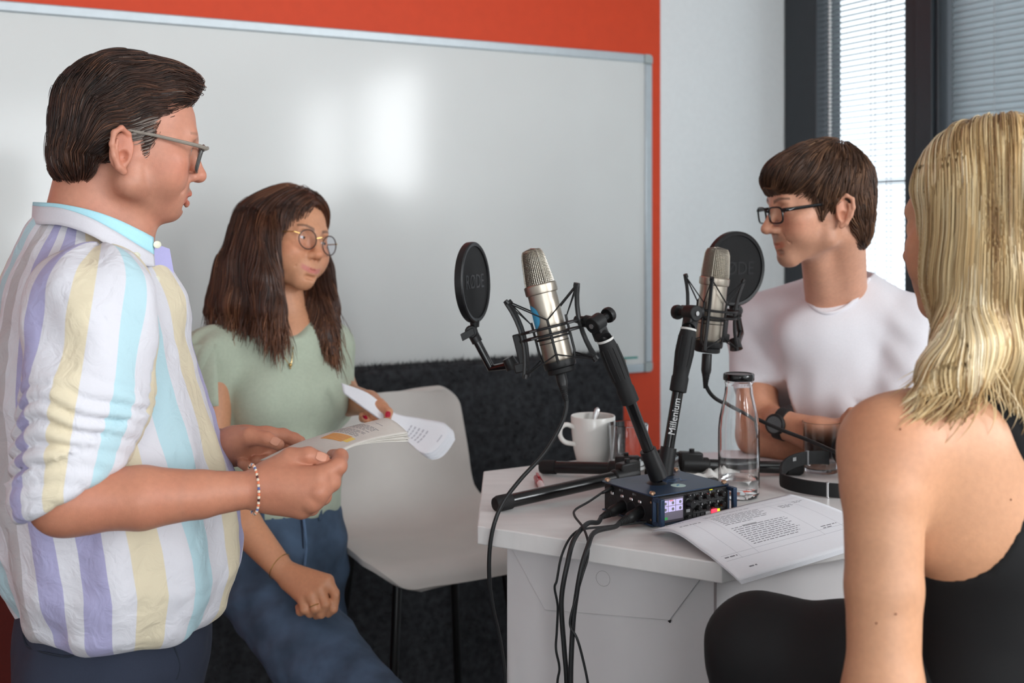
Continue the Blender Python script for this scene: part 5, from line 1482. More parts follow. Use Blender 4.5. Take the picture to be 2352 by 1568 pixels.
    lo, hi = bounds([fr.pt((x, y, z)) for x in (-0.14, 0.13) for y in (-0.11, 0.11) for z in (-0.125, 0.145)], 0.0)
    fld, l, r = H.field(lo, hi, 0.003, band=0.04)
    v, q = surface_nets(fld, l, r)
    vs = v - gradient(fld, l, r, v) * 0.0025
    Mh = hair_mat3('dark_brown_hair', [(0.0, srgb(30, 20, 16)), (0.6, srgb(74, 48, 37)), (0.86, srgb(124, 84, 62)), (0.92, srgb(132, 120, 112)), (1.0, srgb(172, 162, 154))], 0.4)
    hair = link('hair', np_mesh('hair', vs, q, {'rnd': np.clip(0.25 + 0.2 * vnoise(v, 90, 5), 0, 0.6)}), Mh, root, smooth=False)
    n = 13000
    roots = surface_points(v, q, n, 11)
    Lr = fr.loc(roots)
    def flow(p, s):
        L = fr.loc(p); x, y, z = L[:, 0], L[:, 1], L[:, 2]
        side = np.sign(y) * np.clip(np.abs(y) / 0.05, 0, 1)
        back = np.clip((-x - 0.02) / 0.07, 0, 1)
        wav = 0.5 * np.sin(x * 75 + y * 40 + z * 55) + 0.45 * vnoise(L, 42, 77)
        d = np.stack([-1 + 0.85 * back, 0.10 * side + wav * 0.4, -0.22 - 1.1 * back + wav * 0.5 - 0.25 * np.abs(side)], 1)
        fr_front = np.clip((x - 0.035) / 0.05, 0, 1)
        d[:, 2] += 0.5 * fr_front * np.clip(z / 0.08, 0, 1); d[:, 1] += fr_front * -0.5
        low = (z < -0.045) & (x < -0.02)
        d[low] = d[low] * 0.4 + np.array([0.35, 0, -0.6])
        return d @ fr.R.T
    rr = np.random.default_rng(5)
    lev = rr.uniform(-0.003, 0.0035, n) + 0.003 * vnoise(roots, 70, 8); fly = rr.random(n) < 0.02; lev[fly] += rr.uniform(0.001, 0.003, fly.sum())
    ln = rr.uniform(0.0022, 0.0062, n)
    paths = comb(fld, l, r, roots, flow, 8, ln, lev)
    rnd = np.clip(0.35 + 0.22 * rr.standard_normal(n) + 0.25 * vnoise(roots, 60, 9), 0, 0.86)
    burn = (Lr[:, 0] > 0.004) & (Lr[:, 2] < 0.03) & (np.abs(Lr[:, 1]) > 0.05)
    rnd[burn & (rr.random(n) < 0.55)] = rr.uniform(0.9, 1.0)
    rnd[rr.random(n) < 0.008] = 0.92
    st = strands('hair_strands', paths, np.array([0.9, 1, 1, 1, 1, 0.9, 0.7, 0.45, 0.1]) * 0.00052, rnd, Mh, hair); st['kind'] = 'stuff'
    # sparse grey stubble hairs of the sideburn on the skin are part of the strands above

    # ---- glasses
    Mfr = mat('dark_grey_spectacle_frame', srgb(70, 68, 66), 0.3, noise=0.04); Mtmp = mat('taupe_temple', srgb(134, 126, 116), 0.35)
    gl = thing('glasses', None, None); gl.name = 'glasses'; adopt(gl, root)
    def lens_ring(s, a):
        q = 4.0
        ca, sa = math.cos(a), math.sin(a)
        y = s * 0.0345 + 0.0255 * np.sign(ca) * abs(ca) ** (2 / q) * (1 if s > 0 else 1); z = -0.0195 + 0.0205 * np.sign(sa) * abs(sa) ** (2 / q)
        x = 0.1135 - 0.10 * (abs(y) / 0.06) ** 2 * 0.10 + z * 0.10
        return Vector(fr.pt((x, y, z)))
    for s in (-1, 1):
        m = MB(); m.tube([lens_ring(s, 2 * math.pi * k / 36) for k in range(36)], 0.0019, 8, closed=True); m.build('rim', Mfr, gl)
        m = MB(); ring = [lens_ring(s, 2 * math.pi * k / 36) for k in range(36)]; m.add(ring, [tuple(range(36))]); m.build('lens', thin_glass('spectacle_lens', (0.96, 0.97, 0.97), 0.10), gl, smooth=False)
        h = Vector(fr.pt((0.1105, s * 0.0615, -0.0045)))
        m = MB(); m.tube([Vector(fr.pt((0.1125, s * 0.0585, -0.003))), h, Vector(fr.pt((0.098, s * 0.0700, -0.0035))), Vector(fr.pt((0.03, s * 0.0775, -0.0015))), Vector(fr.pt((-0.006, s * 0.0795, -0.002))), Vector(fr.pt((-0.030, s * 0.080, -0.020)))], [0.0022, 0.0024, 0.0023, 0.0019, 0.0017, 0.0015], 8, squash=((0, 0, 1), 1.25)); m.build('temple', Mtmp, gl)
    m = MB(); m.tube([Vector(fr.pt((0.1135, -0.0095, -0.004))), Vector(fr.pt((0.1175, 0, -0.0015))), Vector(fr.pt((0.1135, 0.0095, -0.004)))], 0.0020, 8); m.build('bridge', Mfr, gl)

    # ---- shirt
    W_, Y_, C_, Lv, G_ = srgb(216, 214, 220), srgb(220, 207, 180), srgb(182, 211, 219), srgb(172, 168, 203), srgb(188, 183, 185)
    stops = []
    seq = [C_, Y_, Lv, Lv, G_, C_, Y_, Lv, G_, C_, Y_, Lv, G_, C_, Lv, Y_]
    for i, c in enumerate(seq):
        stops += [(i / 16, W_), (i / 16 + 0.5 / 16 - 0.004, c)]
    Ms = stripe_mat('pastel_striped_cotton', [(p, c) for p, c in stops][:32])
    T = Sculpt()
    rows = [(700, 62, 318), (770, 10, 380), (830, 2, 402), (900, 0, 428), (1050, 4, 482), (1180, 22, 520), (1280, 44, 530), (1350, 70, 500)]
    fr_b = Frame((0, 0, 0), (math.cos(math.radians(18)), math.sin(math.radians(18)), 0)); yl = fr_b.R[:, 1]
    pts, rad = [], []
    for y, a, b in rows:
        pts.append(P((a + b) / 2, y, D)); rad.append((b - a) / 2 / F * D)
    fl = (yl, 1.30)
    for i in range(len(pts) - 1): T.cone(pts[i], pts[i + 1], rad[i], rad[i + 1], 0.03, flat=fl)
    T.cone(P(190, 660, D), P(206, 715, 1.515), 0.086, 0.074, 0.05); T.cone(P(190, 660, D), P(225, 715, 1.845), 0.086, 0.074, 0.05)
    T.cone(P(165, 585, D), P(180, 650, D), 0.066, 0.088, 0.05)
    T.cone(P(300, 622, D), P(340, 710, D), 0.04, 0.055, 0.04)
    # hem tucks under: trim by the tilted hem plane
    hemA, hemB = P(60, 1378, D), P(520, 1362, D)
    T.box(P(290, 1640, D), (0.5, 0.5, 0.142), 0.0, 0.03, cut=True)
    lo, hi = bounds([P(-60, 1450, D), P(600, 500, D)], 0.03); lo[1] = 1.42; hi[1] = 1.95
    fld, l, r = T.field(lo, hi, 0.0058)
    v, q = surface_nets(fld, l, r)
    g = gradient(fld, l, r, v)
    zz = v[:, 2]
    # folds: long soft vertical drapes, diagonal creases below the arm, blousing above the belt
    ang = np.arctan2(-(v - np.array(P(260, 900, D)))[:, 1], (v - np.array(P(260, 900, D)))[:, 0])
    tz = np.clip((P(0, 800, D).z - zz) / 0.25, 0, 1)
    dr = 0.0055 * np.sin(ang * 11 + 3 * vnoise(v, 5, 31)) * tz + 0.008 * vnoise(v * np.array([1, 1, 0.55]), 9, 32) + 0.0045 * vnoise(v * np.array([1, 1, 0.8]), 21, 33) + 0.002 * vnoise(v, 48, 34)
    bl = np.exp(-((zz - P(0, 1375, D).z) / 0.03) ** 2)
    dr += bl * 0.005 * vnoise(v, 30, 35)
    v2 = v + g * np.array([1, 1, 0.35]) * dr[:, None]
    cx = np.interp(zz, [p.z for p in pts][::-1], [p.x for p in pts][::-1])
    wx = np.interp(zz, [p.z for p in pts][::-1], rad[::-1])
    px = np.clip((v[:, 0] - cx) / wx, -1, 1); near = (v[:, 1] < D)
    phi = np.degrees(np.arctan2(-(v[:, 1] - D) / 1.30, v[:, 0] - cx)); phi = np.where(phi < -90, phi + 360, phi)
    stripe = (phi - 16.5) / 22.5 / 16.0
    # keep the seam of the coordinate on the far side
    shirt = link('shirt', np_mesh('shirt', v2, q, {'stripe': stripe + 1.0}), Ms, root, smooth=False)
    # sleeve (near): along the upper arm, rolled up at the elbow
    def sleeve(pa, pb, pc, radii, cutp, cutn, phase, name):
        A = Sculpt()
        A.cone(pa, pb, radii[0], radii[1], 0.02); A.cone(pb, pc, radii[1], radii[2], 0.02)
        lo, hi = bounds([pa, pb, pc], 0.13)
        fld, l, r = A.field(lo, hi, 0.0042)
        ax = [l[k] + r * np.arange(fld.shape[k]) for k in range(3)]
        hs = ((ax[0][:, None, None] - cutp[0]) * cutn[0] + (ax[1][None, :, None] - cutp[1]) * cutn[1] + (ax[2][None, None, :] - cutp[2]) * cutn[2]).astype(f32)
        k = 0.008; h = np.maximum(k - np.abs(fld - hs), 0); fld = np.maximum(fld, hs) + h * h / (4 * k)
        v, q = surface_nets(fld, l, r); g = gradient(fld, l, r, v)
        axis = V3(pc) - V3(pa); Lg = np.linalg.norm(axis); axis /= Lg
        t = (v - V3(pa)) @ axis / Lg
        u = np.cross(axis, [0, 1, 0]); u /= np.linalg.norm(u); w = np.cross(axis, u)
        rel = v - V3(pa) - ((v - V3(pa)) @ axis)[:, None] * axis
        phi = np.arctan2(rel @ w, rel @ u)
        low = np.clip((t - 0.40) / 0.25, 0, 1)
        fold = np.abs(np.sin(t * 34 + 1.5 * np.sin(phi * 1.0 + 0.6) + 2.4 * vnoise(v, 14, 41)))
        dr = low * (fold ** 0.6 - 0.55) * 0.013 + 0.007 * vnoise(v, 11, 42) + 0.0035 * vnoise(v, 26, 43) + (1 - low) * 0.003 * np.sin(phi * 5 + t * 9)
        cuff = np.clip(1 - np.abs((v - V3(cutp)) @ V3(cutn) + 0.002) / 0.05, 0, 1)
        dr = dr * (1 - 0.8 * (cuff > 0.15)) + (cuff > 0.12) * 0.0035
        v2 = v + g * dr[:, None]
        st = (np.degrees(phi) + phase) % 360 / 360.0
        return link(name, np_mesh(name, v2, q, {'stripe': st}), None, root, smooth=False)
    n_ = V3(Vector((0.47, 0.0, -0.88))); n_ /= np.linalg.norm(n_)
    sl = sleeve(P(212, 700, 1.495), P(198, 900, 1.46), P(146, 1130, 1.428), (0.082, 0.078, 0.062), P(185, 1122, 1.43), n_, 0, 'sleeve')
    st2 = []
    for i, c in enumerate([C_, Y_, Lv, G_, C_, Y_, Lv, Y_]): st2 += [(i / 8, W_), (i / 8 + 0.55 / 8, c)]
    sl.data.materials.append(stripe_mat('pastel_striped_sleeve', st2))
    n2 = V3(P(420, 1055, 1.82) - P(300, 1080, 1.90)); n2 /= np.linalg.norm(n2)
    sl2 = sleeve(P(212, 700, 1.865), P(240, 900, 1.88), P(325, 1078, 1.89), (0.082, 0.074, 0.058), P(345, 1070, 1.875), n2, 40, 'sleeve')
    sl2.data.materials.append(stripe_mat('pastel_striped_sleeve', st2))
    # collar with a cyan stripe along its fold, button-down points
    M_wc = mat('white_cotton', W_, 0.85, noise=0.02, nscale=400, bump=0.1, bscale=800); M_cc = mat('cyan_cotton', srgb(176, 224, 236), 0.85, noise=0.02, nscale=400); M_lc = mat('lavender_cotton', srgb(180, 176, 222), 0.85, noise=0.02, nscale=400)
    key = [(77, 464, 472, 514, 0.0), (92, 465, 474, 515, 0.045), (140, 469, 478, 518, 0.072), (205, 482, 500, 540, 0.084), (265, 502, 532, 576, 0.080), (320, 528, 566, 606, 0.062), (352, 545, 585, 612, 0.040)]
    def ringpath(i):                                    # i: 1 top edge, 2 stripe edge, 3 lower edge
        near = [P(k[0] + (0, 0, -2, -6)[i] * (1 if j < 2 else -1) * 0.5, k[i], D - k[4] - (0.0, 0.0, 0.004, 0.013)[i]) for j, k in enumerate(key)]
        far = [P(k[0], k[i], D + k[4] + (0.0, 0.0, 0.004, 0.013)[i]) for k in key[1:]]
        return spline(far[::-1] + near, 6)
    tp, md, lw_ = ringpath(1), ringpath(2), ringpath(3)
    def strip(a, b, name, material, th=0.0022):
        m = MB(); n = len(a) - 1
        m.grid(lambda u, v: a[round(u * n)].lerp(b[round(u * n)], v), n, 4); o = m.build(name, material, root, sharp=70)
        so = o.modifiers.new('t', 'SOLIDIFY'); so.thickness = th; so.offset = 0; return o
    strip(tp, md, 'collar_fold', M_cc); strip(md, lw_, 'collar', M_wc)
    inn = [p + (Vector((P(215, 560, D).x, D, p.z)) - p).normalized() * 0.008 for p in tp]
    strip(tp, [p + Vector((0, 0, -0.03)) for p in inn], 'collar_stand', M_wc)
    # placket with buttons at the open neck
    m = MB(); pa = [P(352, 560, D - 0.03), P(386, 572, D), P(398, 640, D), P(392, 690, D - 0.012), P(345, 640, D - 0.045)]
    m.add(pa, [(0, 1, 2, 3, 4)]); o = m.build('placket', M_lc, root, smooth=False); so = o.modifiers.new('t', 'SOLIDIFY'); so.thickness = 0.003
    Mb = mat('ivory_button', srgb(232, 228, 206), 0.3, noise=0.03)
    for (bx, by, bd) in ((313, 588, D - 0.078), (361, 562, D - 0.042), (358, 642, D - 0.048)):
        c = P(bx, by, bd); m = MB(); m.lathe([(0, 0.0018), (0.0035, 0.0018), (0.005, 0.0026), (0.0056, 0.0015), (0.0054, 0), (0, 0)], c, (0.35, -0.9, 0.25), 18); m.build('button', Mb, root)
    # side seam of the shirt
    m = MB(); m.tube([P(262, 1215, 1.475), P(266, 1290, 1.470), P(275, 1395, 1.49)], 0.0012, 6); m.build('side_seam', M_wc, root)

    # ---- trousers
    M_navy = mat('navy_chino', srgb(40, 46, 62), 0.9, noise=0.06, nscale=500, bump=0.1, bscale=1200)
    B = Sculpt()
    rows = [(1350, 85, 480), (1420, 64, 465), (1500, 54, 466), (1580, 56, 455)]
    pts = [(P((a + b) / 2, y, D), (b - a) / 2 / F * D) for y, a, b in rows]
    for i in range(len(pts) - 1): B.cone(pts[i][0], pts[i + 1][0], pts[i][1], pts[i + 1][1], 0.03, flat=(yl, 1.22))
    for dy in (-0.095, 0.095):
        B.cone((pts[-1][0].x, D + dy, pts[-1][0].z), (pts[-1][0].x + 0.01, D + dy * 1.1, 0.50), 0.098, 0.072, 0.04)
        B.cone((pts[-1][0].x + 0.01, D + dy * 1.1, 0.50), (pts[-1][0].x - 0.01, D + dy * 1.15, 0.08), 0.070, 0.062, 0.04)
    lo, hi = bounds([P(10, 1340, D), P(530, 1340, D)], 0.03); lo[1] = 1.40; hi[1] = 1.96; lo[2] = 0.03; hi[2] = P(0, 1372, D).z
    fld, l, r = B.field(lo, hi, 0.0075)
    v, q = surface_nets(fld, l, r); g = gradient(fld, l, r, v)
    v = v + g * (0.004 * vnoise(v * np.array([1, 1, 0.6]), 14, 51) + 0.002 * vnoise(v, 34, 52))[:, None]
    tr = link('trousers', np_mesh('trousers', v, q), M_navy, root, smooth=False)
    M_seam = mat('navy_seam', srgb(30, 36, 48), 0.9)
    def on_near(px, py, d0=1.50):                        # nearest point of the trouser surface on the viewer's ray
        for d in np.arange(1.38, 1.75, 0.002):
            p = np.array([V3(P(px, py, d))])
            if sample(fld, l, r, p)[0] < 0: return P(px, py, d - 0.001)
        return P(px, py, d0)
    for name, pl in (('pocket_seam', [(372, 1398), (380, 1440), (402, 1490), (412, 1530), (405, 1560)]), ('back_pocket', [(52, 1440), (100, 1462), (165, 1478), (165, 1506), (110, 1500), (62, 1482), (52, 1440)]), ('belt_loop_seam', [(310, 1412), (312, 1480), (306, 1565)]), ('belt_loop', [(470, 1372), (462, 1392), (474, 1400)])):
        m = MB(); m.tube(spline([on_near(*p) for p in pl], 5), 0.0016, 6); m.build(name, M_seam, root)
    # ---- shoes
    for dy in (-0.11, 0.11):
        m = MB(); x0 = pts[-1][0].x - 0.06
        m.lathe([(0, 0), (0.045, 0.0), (0.052, 0.02), (0.045, 0.06), (0.035, 0.09), (0, 0.1)], (x0 + 0.04, D + dy, 0), n=18)
        m.tube([(x0 + 0.02, D + dy, 0.042), (x0 + 0.14, D + dy, 0.040), (x0 + 0.24, D + dy, 0.034)], [0.044, 0.046, 0.03], 14); m.build('shoe', mat('brown_shoe', srgb(70, 48, 34), 0.5), root)
    # ---- bracelet: coloured beads in one string
    c = P(581, 1123, 1.4955); ax = (P(640, 1118, 1.505) - P(520, 1128, 1.48)).normalized()
    u = Vector((0, 0, 1)); u = (u - ax * u.dot(ax)).normalized(); w2 = ax.cross(u)
    br = thing('bracelet', None, None); adopt(br, root)
    cols = [mat('bead_coral', srgb(232, 130, 90), 0.5), mat('bead_cream', srgb(235, 222, 200), 0.5), mat('bead_blue', srgb(90, 110, 170), 0.5), mat('bead_dark', srgb(80, 44, 44), 0.5)]
    bm_ = MB(); bm_.ball((0, 0, 0), 0.0021, 6); me = bpy.data.meshes.new('bead'); me.from_pydata(bm_.v, [], bm_.f)
    mes = []
    for cm in cols:
        k = me.copy(); k.materials.append(cm); mes.append(k)
    for k in range(52):
        a = 2 * math.pi * k / 52
        o = bpy.data.objects.new('bead', mes[(1, 0, 1, 2, 1, 0, 1, 3)[k % 8]]); COL.objects.link(o)
        o.location = c + u * math.cos(a) * 0.0312 + w2 * math.sin(a) * 0.0335 + ax * 0.002 * math.sin(a); adopt(o, br)
    return root
man1 = build_man1()

# ------------------------------------------------------------------ the booklet in his hands
M_pape = mat('cream_paper', srgb(214, 208, 200), 0.75, noise=0.02, nscale=150)
def booklet():
    p1, p2, p3, p4 = P(598, 1056, 1.655), P(858, 966, 1.755), P(934, 990, 1.665), P(742, 1058, 1.515)
    t = thing('stapled_booklet', 'folded printed pages with an orange block, held in both hands by the man in stripes', 'papers', (p1 + p3) / 2)
    n = (p2 - p1).cross(p4 - p1).normalized()
    if n.z < 0: n = -n
    fns = []
    for k in range(5):
        def fn(u, v, k=k):
            # u from the left edge to the right edge, v from the far edge to the near edge
            p = p1.lerp(p2, u).lerp(p4.lerp(p3, u), v)
            bow = 0.010 * math.sin(math.pi * v) * (0.4 + u) + 0.006 * math.sin(math.pi * u * 1.2)
            spread = (4 - k) * 0.0026 * max(0, u - 0.35) * (0.25 + v) ** 2
            return p + n * (bow - spread - (4 - k) * 0.0003) + (p3 - p4).normalized() * 0.004 * math.sin(k * 2.2) * u
        fns.append(fn)
        m = MB(); m.grid(fn, 24, 18); o = m.build('page', M_pape, t, sharp=60); so = o.modifiers.new('t', 'SOLIDIFY'); so.thickness = 0.0003
    def pr(name, rects, material):
        m = MB()
        for (u0, u1, v0, v1) in rects:
            m.grid(lambda u, v: fns[-1](u0 + (u1 - u0) * u, v0 + (v1 - v0) * v) + n * 0.0005, max(1, int((u1 - u0) * 24)), max(1, int((v1 - v0) * 18)))
        return m.build(name, material, t, smooth=False)
    # rows of text run across the sheet (along v); the orange block sits left of them
    r = random.Random(4); rows = []
    for i in range(13):
        u = 0.50 + i * 0.0205
        if i == 6: continue
        v = 0.30
        while v < 0.80 - (0.15 if i % 5 == 3 else 0):
            w = r.uniform(0.03, 0.09); rows.append((u, u + 0.0075, v, min(v + w, 0.82))); v += w + 0.018
    rows += [(0.80, 0.815, 0.22, 0.27), (0.84, 0.846, 0.55, 0.72), (0.46, 0.468, 0.12, 0.2)]
    pr('printed_text', rows, M_ink)['kind'] = 'stuff'
    Mo = mat('orange_print', srgb(238, 160, 60), 0.7, noise=0.05)
    for i in range(7): pr('orange_stripe', [(0.345 + i * 0.019, 0.345 + i * 0.019 + 0.0135, 0.42, 0.80)], Mo)
    pr('yellow_print', [(0.36, 0.46, 0.80, 0.88)], mat('yellow_print', srgb(238, 205, 110), 0.7))
    return t
booklet()
# ================================================================== the woman in the green top
def on_ray(fld, l, r, px, py, d0, d1, lift=0.001):
    """first point of an implicit surface on the line of sight of a pixel"""
    ds = np.arange(d0, d1, 0.002); pp = np.array([V3(P(px, py, d)) for d in ds]); f = sample(fld, l, r, pp)
    k = np.argmax(f < 0)
    return P(px, py, (ds[k] if f[k] < 0 else (d0 + d1) / 2) - lift)
def cloth(name, S, lo, hi, res, material, parent, amps, seed, squeeze=(1, 1, 1), extra=None, attrs=None):
    """garment surface with noise-driven creases; amps = [(amplitude, frequency), ...]"""
    fld, l, r = S.field(lo, hi, res)
    v, q = surface_nets(fld, l, r); g = gradient(fld, l, r, v)
    d = np.zeros(len(v))
    for i, (a, f) in enumerate(amps): d += a * vnoise(v * np.array(squeeze), f, seed + i)
    if extra is not None: d += extra(v)
    v2 = v + g * np.array([1, 1, 0.25]) * d[:, None]
    o = link(name, np_mesh(name, v2, q, attrs(v) if attrs else None), material, parent, smooth=False)
    return o, fld, l, r
def build_woman():
    D = 2.53
    root = person('woman with long brown hair in a pale green top and jeans, holding white pages', (P(655, 1300, D).x, D, 0))
    fr = head_frame((0.80, -0.60, 0.03), (0.126, 0.187, 0.974), 0.965, (0.1245, 0, -0.043), P(738, 585, 2.475))
    prm = dict(cheek=0.006, jaw_w=0.001, nose=-0.001, smile=0.0085, chin_x=-0.002, chin_z=0.004, lip_r=0.55, crease=0.45, mouth_w=1.28, lip_x=-0.0045, eye_open=0.8)
    S = Sculpt(); head_sculpt(S, fr, prm)
    for s in (-1, 1): S.ell((0.074, s * 0.038, -0.044), (0.020, 0.017, 0.014), 0.02, fr=fr)
    C = P(640, 806, D + 0.01)
    fw = Vector((0.59, -0.81, 0)); lf = Vector((0.81, 0.59, 0))
    nb = Vector(fr.pt((-0.035, 0, -0.10)))
    S.cone(fr.pt((-0.022, 0, -0.075)), P(660, 760, D + 0.02), 0.050, 0.052, 0.02)
    nsh, fsh = C - lf * 0.150, C + lf * 0.112
    S.cone(P(660, 790, D + 0.02), nsh, 0.055, 0.050, 0.04); S.cone(P(660, 790, D + 0.02), fsh, 0.055, 0.050, 0.04)
    # right arm, hand resting on the thigh
    S.chain([nsh, P(478, 1070, 2.36), P(560, 1205, 2.315), P(652, 1312, 2.275)], [0.048, 0.038, 0.036, 0.0235], 0.03, 0.006)
    mc = [P(752, 1333, 2.235), P(735, 1352, 2.225), P(716, 1368, 2.222), P(697, 1378, 2.228)]
    bs = [P(676, 1312, 2.268), P(670, 1322, 2.262), P(664, 1332, 2.262), P(660, 1340, 2.268)]
    for a, b, r in zip(bs, mc, (0.015, 0.0148, 0.014, 0.013)): S.cone(a, b, r, r * 0.86, 0.012)
    for m_, a, b, c in ((mc[0], (772, 1366, 2.225), (766, 1398, 2.222), (754, 1410, 2.232)), (mc[1], (748, 1386, 2.215), (738, 1410, 2.222), (726, 1414, 2.235)), (mc[2], (724, 1396, 2.214), (712, 1408, 2.225), (706, 1398, 2.238)), (mc[3], (700, 1398, 2.22), (690, 1404, 2.23), (686, 1394, 2.242))):
        finger(S, [m_, P(*a), P(*b), P(*c)], [0.0105, 0.0092, 0.0080, 0.0070], 0.005)
    finger(S, [P(690, 1320, 2.275), P(735, 1340, 2.262), P(758, 1362, 2.258), P(764, 1386, 2.256)], [0.0150, 0.0112, 0.0092, 0.0076], 0.010)
    # left arm towards the pages
    S.chain([fsh, P(784, 905, 2.655), P(800, 918, 2.60), P(846, 925, 2.475)], [0.046, 0.040, 0.036, 0.0255], 0.03, 0.006)
    S.cone(P(846, 925, 2.475), P(866, 935, 2.43), 0.024, 0.020, 0.012)
    finger(S, [P(858, 928, 2.44), P(880, 935, 2.415), P(892, 946, 2.40), P(890, 960, 2.395)], [0.0150, 0.0110, 0.0092, 0.0078], 0.010)
    for a in (((856, 945, 2.43), (856, 965, 2.42), (846, 968, 2.41), (838, 960, 2.405)), ((864, 945, 2.425), (868, 968, 2.415), (858, 976, 2.405), (850, 972, 2.40)), ((850, 940, 2.44), (842, 958, 2.435), (834, 960, 2.425), (832, 954, 2.42))):
        finger(S, [P(*q) for q in a], [0.0115, 0.0095, 0.0084, 0.0072], 0.006)
    parts = []
    lo, hi = bounds([fr.pt((x, y, z)) for x in (-0.12, 0.135) for y in (-0.095, 0.095) for z in (-0.15, 0.12)], 0.0)
    v, q, *_ = block(S, lo, hi, 0.0022); parts.append((v, q)); zc = lo[2]
    lo2, hi2 = bounds([P(400, 820, 2.55), P(860, 740, 2.75), P(440, 1130, 2.3)], 0.03); hi2[2] = zc + 0.006
    v, q, *_ = block(S, lo2, hi2, 0.006); parts.append((v, q))
    lo3, hi3 = bounds([P(470, 1060, 2.2), P(800, 1440, 2.42)], 0.01); hi3[2] = lo2[2] + 0.008
    v, q, *_ = block(S, lo3, hi3, 0.0024); parts.append((v, q))
    lo4, hi4 = bounds([P(795, 850, 2.36), P(915, 1010, 2.66)], 0.015)
    v, q, *_ = block(S, lo4, hi4, 0.0022); parts.append((v, q))
    v, q = merge(parts)
    base = np.array(srgb(206, 148, 114)[:3])
    col = skin_colors(v, fr, base, dict(blush=0.65, smile=0.0085, mouth_w=1.28, lip_h=0.7, lip=np.array(srgb(196, 110, 104)[:3]), brow=np.array(srgb(70, 46, 36)[:3]), brow_amt=0.75))
    col = col * (1 + 0.05 * vnoise(v, 40, 3)[:, None])
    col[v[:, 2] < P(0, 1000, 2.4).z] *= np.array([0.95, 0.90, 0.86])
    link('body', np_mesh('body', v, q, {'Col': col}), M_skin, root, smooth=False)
    for s in (-1, 1): eyeball(fr, s, root, (0.05, 0.03, 0.02), (0.9, 0.35 * 1, 0.1))
    Mred = mat('crimson_nail_polish', srgb(178, 30, 56), 0.2, noise=0.03)
    nails([(P(891, 952, 2.385), P(890, 962, 2.39) - P(892, 944, 2.40), (0.1, -0.9, 0.2), 0.0055, 0.0068), (P(839, 957, 2.396), P(838, 952, 2.40) - P(846, 966, 2.41), (-0.3, -0.9, 0.1), 0.005, 0.0062)], root, Mred)
    # lashes / lids line as thin dark arcs
    Ml = mat('dark_lashes', srgb(40, 26, 22), 0.7)
    for s in (-1, 1):
        m = MB(); m.tube([Vector(fr.pt((0.0935 - 0.35 * (t * 0.015) ** 2 / 0.015, s * (0.032 + t * 0.013), -0.0045 + 0.002 * (1 - t * t)))) for t in np.linspace(-1, 1, 9)], 0.0012, 5); m.build('eyelashes', Ml, root)
    # ---- hair
    H = Sculpt(); e = dict(fr=fr)
    H.ell((-0.014, 0, 0.030), (0.104, 0.088, 0.090), 0.02, **e)
    H.ell((0.030, 0, 0.060), (0.060, 0.066, 0.050), 0.03, **e)
    H.ell((0.112, 0.012, -0.035), (0.075, 0.062, 0.112), 0.012, cut=True, **e)
    H.chain([P(600, 520, 2.52), P(580, 620, 2.50), P(572, 700, 2.485), P(590, 756, 2.48)], [0.066, 0.070, 0.066, 0.036], 0.03, 0.012)
    H.chain([P(606, 540, 2.455), P(606, 640, 2.435), P(622, 712, 2.425), P(640, 752, 2.42)], [0.026, 0.034, 0.030, 0.020], 0.03, 0.01)
    H.chain([P(600, 560, 2.64), P(610, 680, 2.64), P(620, 750, 2.63)], [0.075, 0.075, 0.045], 0.03, 0.01)
    H.chain([P(690, 520, 2.635), P(722, 620, 2.625), P(734, 710, 2.585), P(742, 770, 2.545), P(764, 812, 2.51)], [0.045, 0.040, 0.042, 0.034, 0.012], 0.03, 0.01)
    H.chain([P(545, 620, 2.52), P(512, 690, 2.50), P(480, 716, 2.49)], [0.045, 0.034, 0.010], 0.03, 0.01)
    lo, hi = bounds([P(440, 425, 2.5), P(800, 840, 2.5)], 0.03); lo[1] = 2.36; hi[1] = 2.76
    fld, l, r = H.field(lo, hi, 0.0042, band=0.05)
    v, q = surface_nets(fld, l, r); vs = v - gradient(fld, l, r, v) * 0.003
    Mh = hair_mat3('chestnut_hair', [(0.0, srgb(42, 25, 18)), (0.45, srgb(88, 54, 39)), (0.8, srgb(138, 90, 62)), (1.0, srgb(176, 122, 86))], 0.38)
    hair = link('hair', np_mesh('hair', vs, q, {'rnd': np.clip(0.2 + 0.2 * vnoise(v, 60, 5), 0, 0.6)}), Mh, root, smooth=False)
    n = 13000; roots = surface_points(v, q, n, 21)
    def flow(p, s):
        L = fr.loc(p); z = L[:, 2]
        top = np.clip((z - 0.02) / 0.06, 0, 1)[:, None]
        lat = (np.sign(L[:, 1] + 0.006)[:, None]) * fr.R[:, 1][None, :]
        w = 0.16 * np.sin(p[:, 2] * 46 + p[:, 0] * 60 + 2 * vnoise(p, 14, 61))
        d = np.array([[0, 0, -1.0]]) + lat * top * 1.2 - fr.R[:, 0][None, :] * 0.35 * top
        d = d + np.stack([w, w * 0.6, 0 * w], 1)
        return d
    rr = np.random.default_rng(15)
    lev = rr.uniform(-0.004, 0.003, n) + 0.004 * vnoise(roots * np.array([1, 1, 0.3]), 60, 8)
    ln = rr.uniform(0.004, 0.0095, n)
    paths = comb(fld, l, r, roots, flow, 12, ln, lev)
    # strands that start low hang free of the volume with a slight curl
    free = roots[:, 2] < P(0, 705, 2.5).z + 0.02 * rr.standard_normal(n)
    tt = np.linspace(0, 1, 13)[None, :, None]; L_ = rr.uniform(0.03, 0.085, n)[:, None, None]
    out = np.stack([rr.normal(0, 0.16, n), rr.normal(0, 0.16, n), np.full(n, -1.0)], 1)[:, None, :]
    cu = np.stack([np.sin(rr.uniform(0, 6.28, n)), np.cos(rr.uniform(0, 6.28, n)), np.zeros(n)], 1)[:, None, :] * 0.008
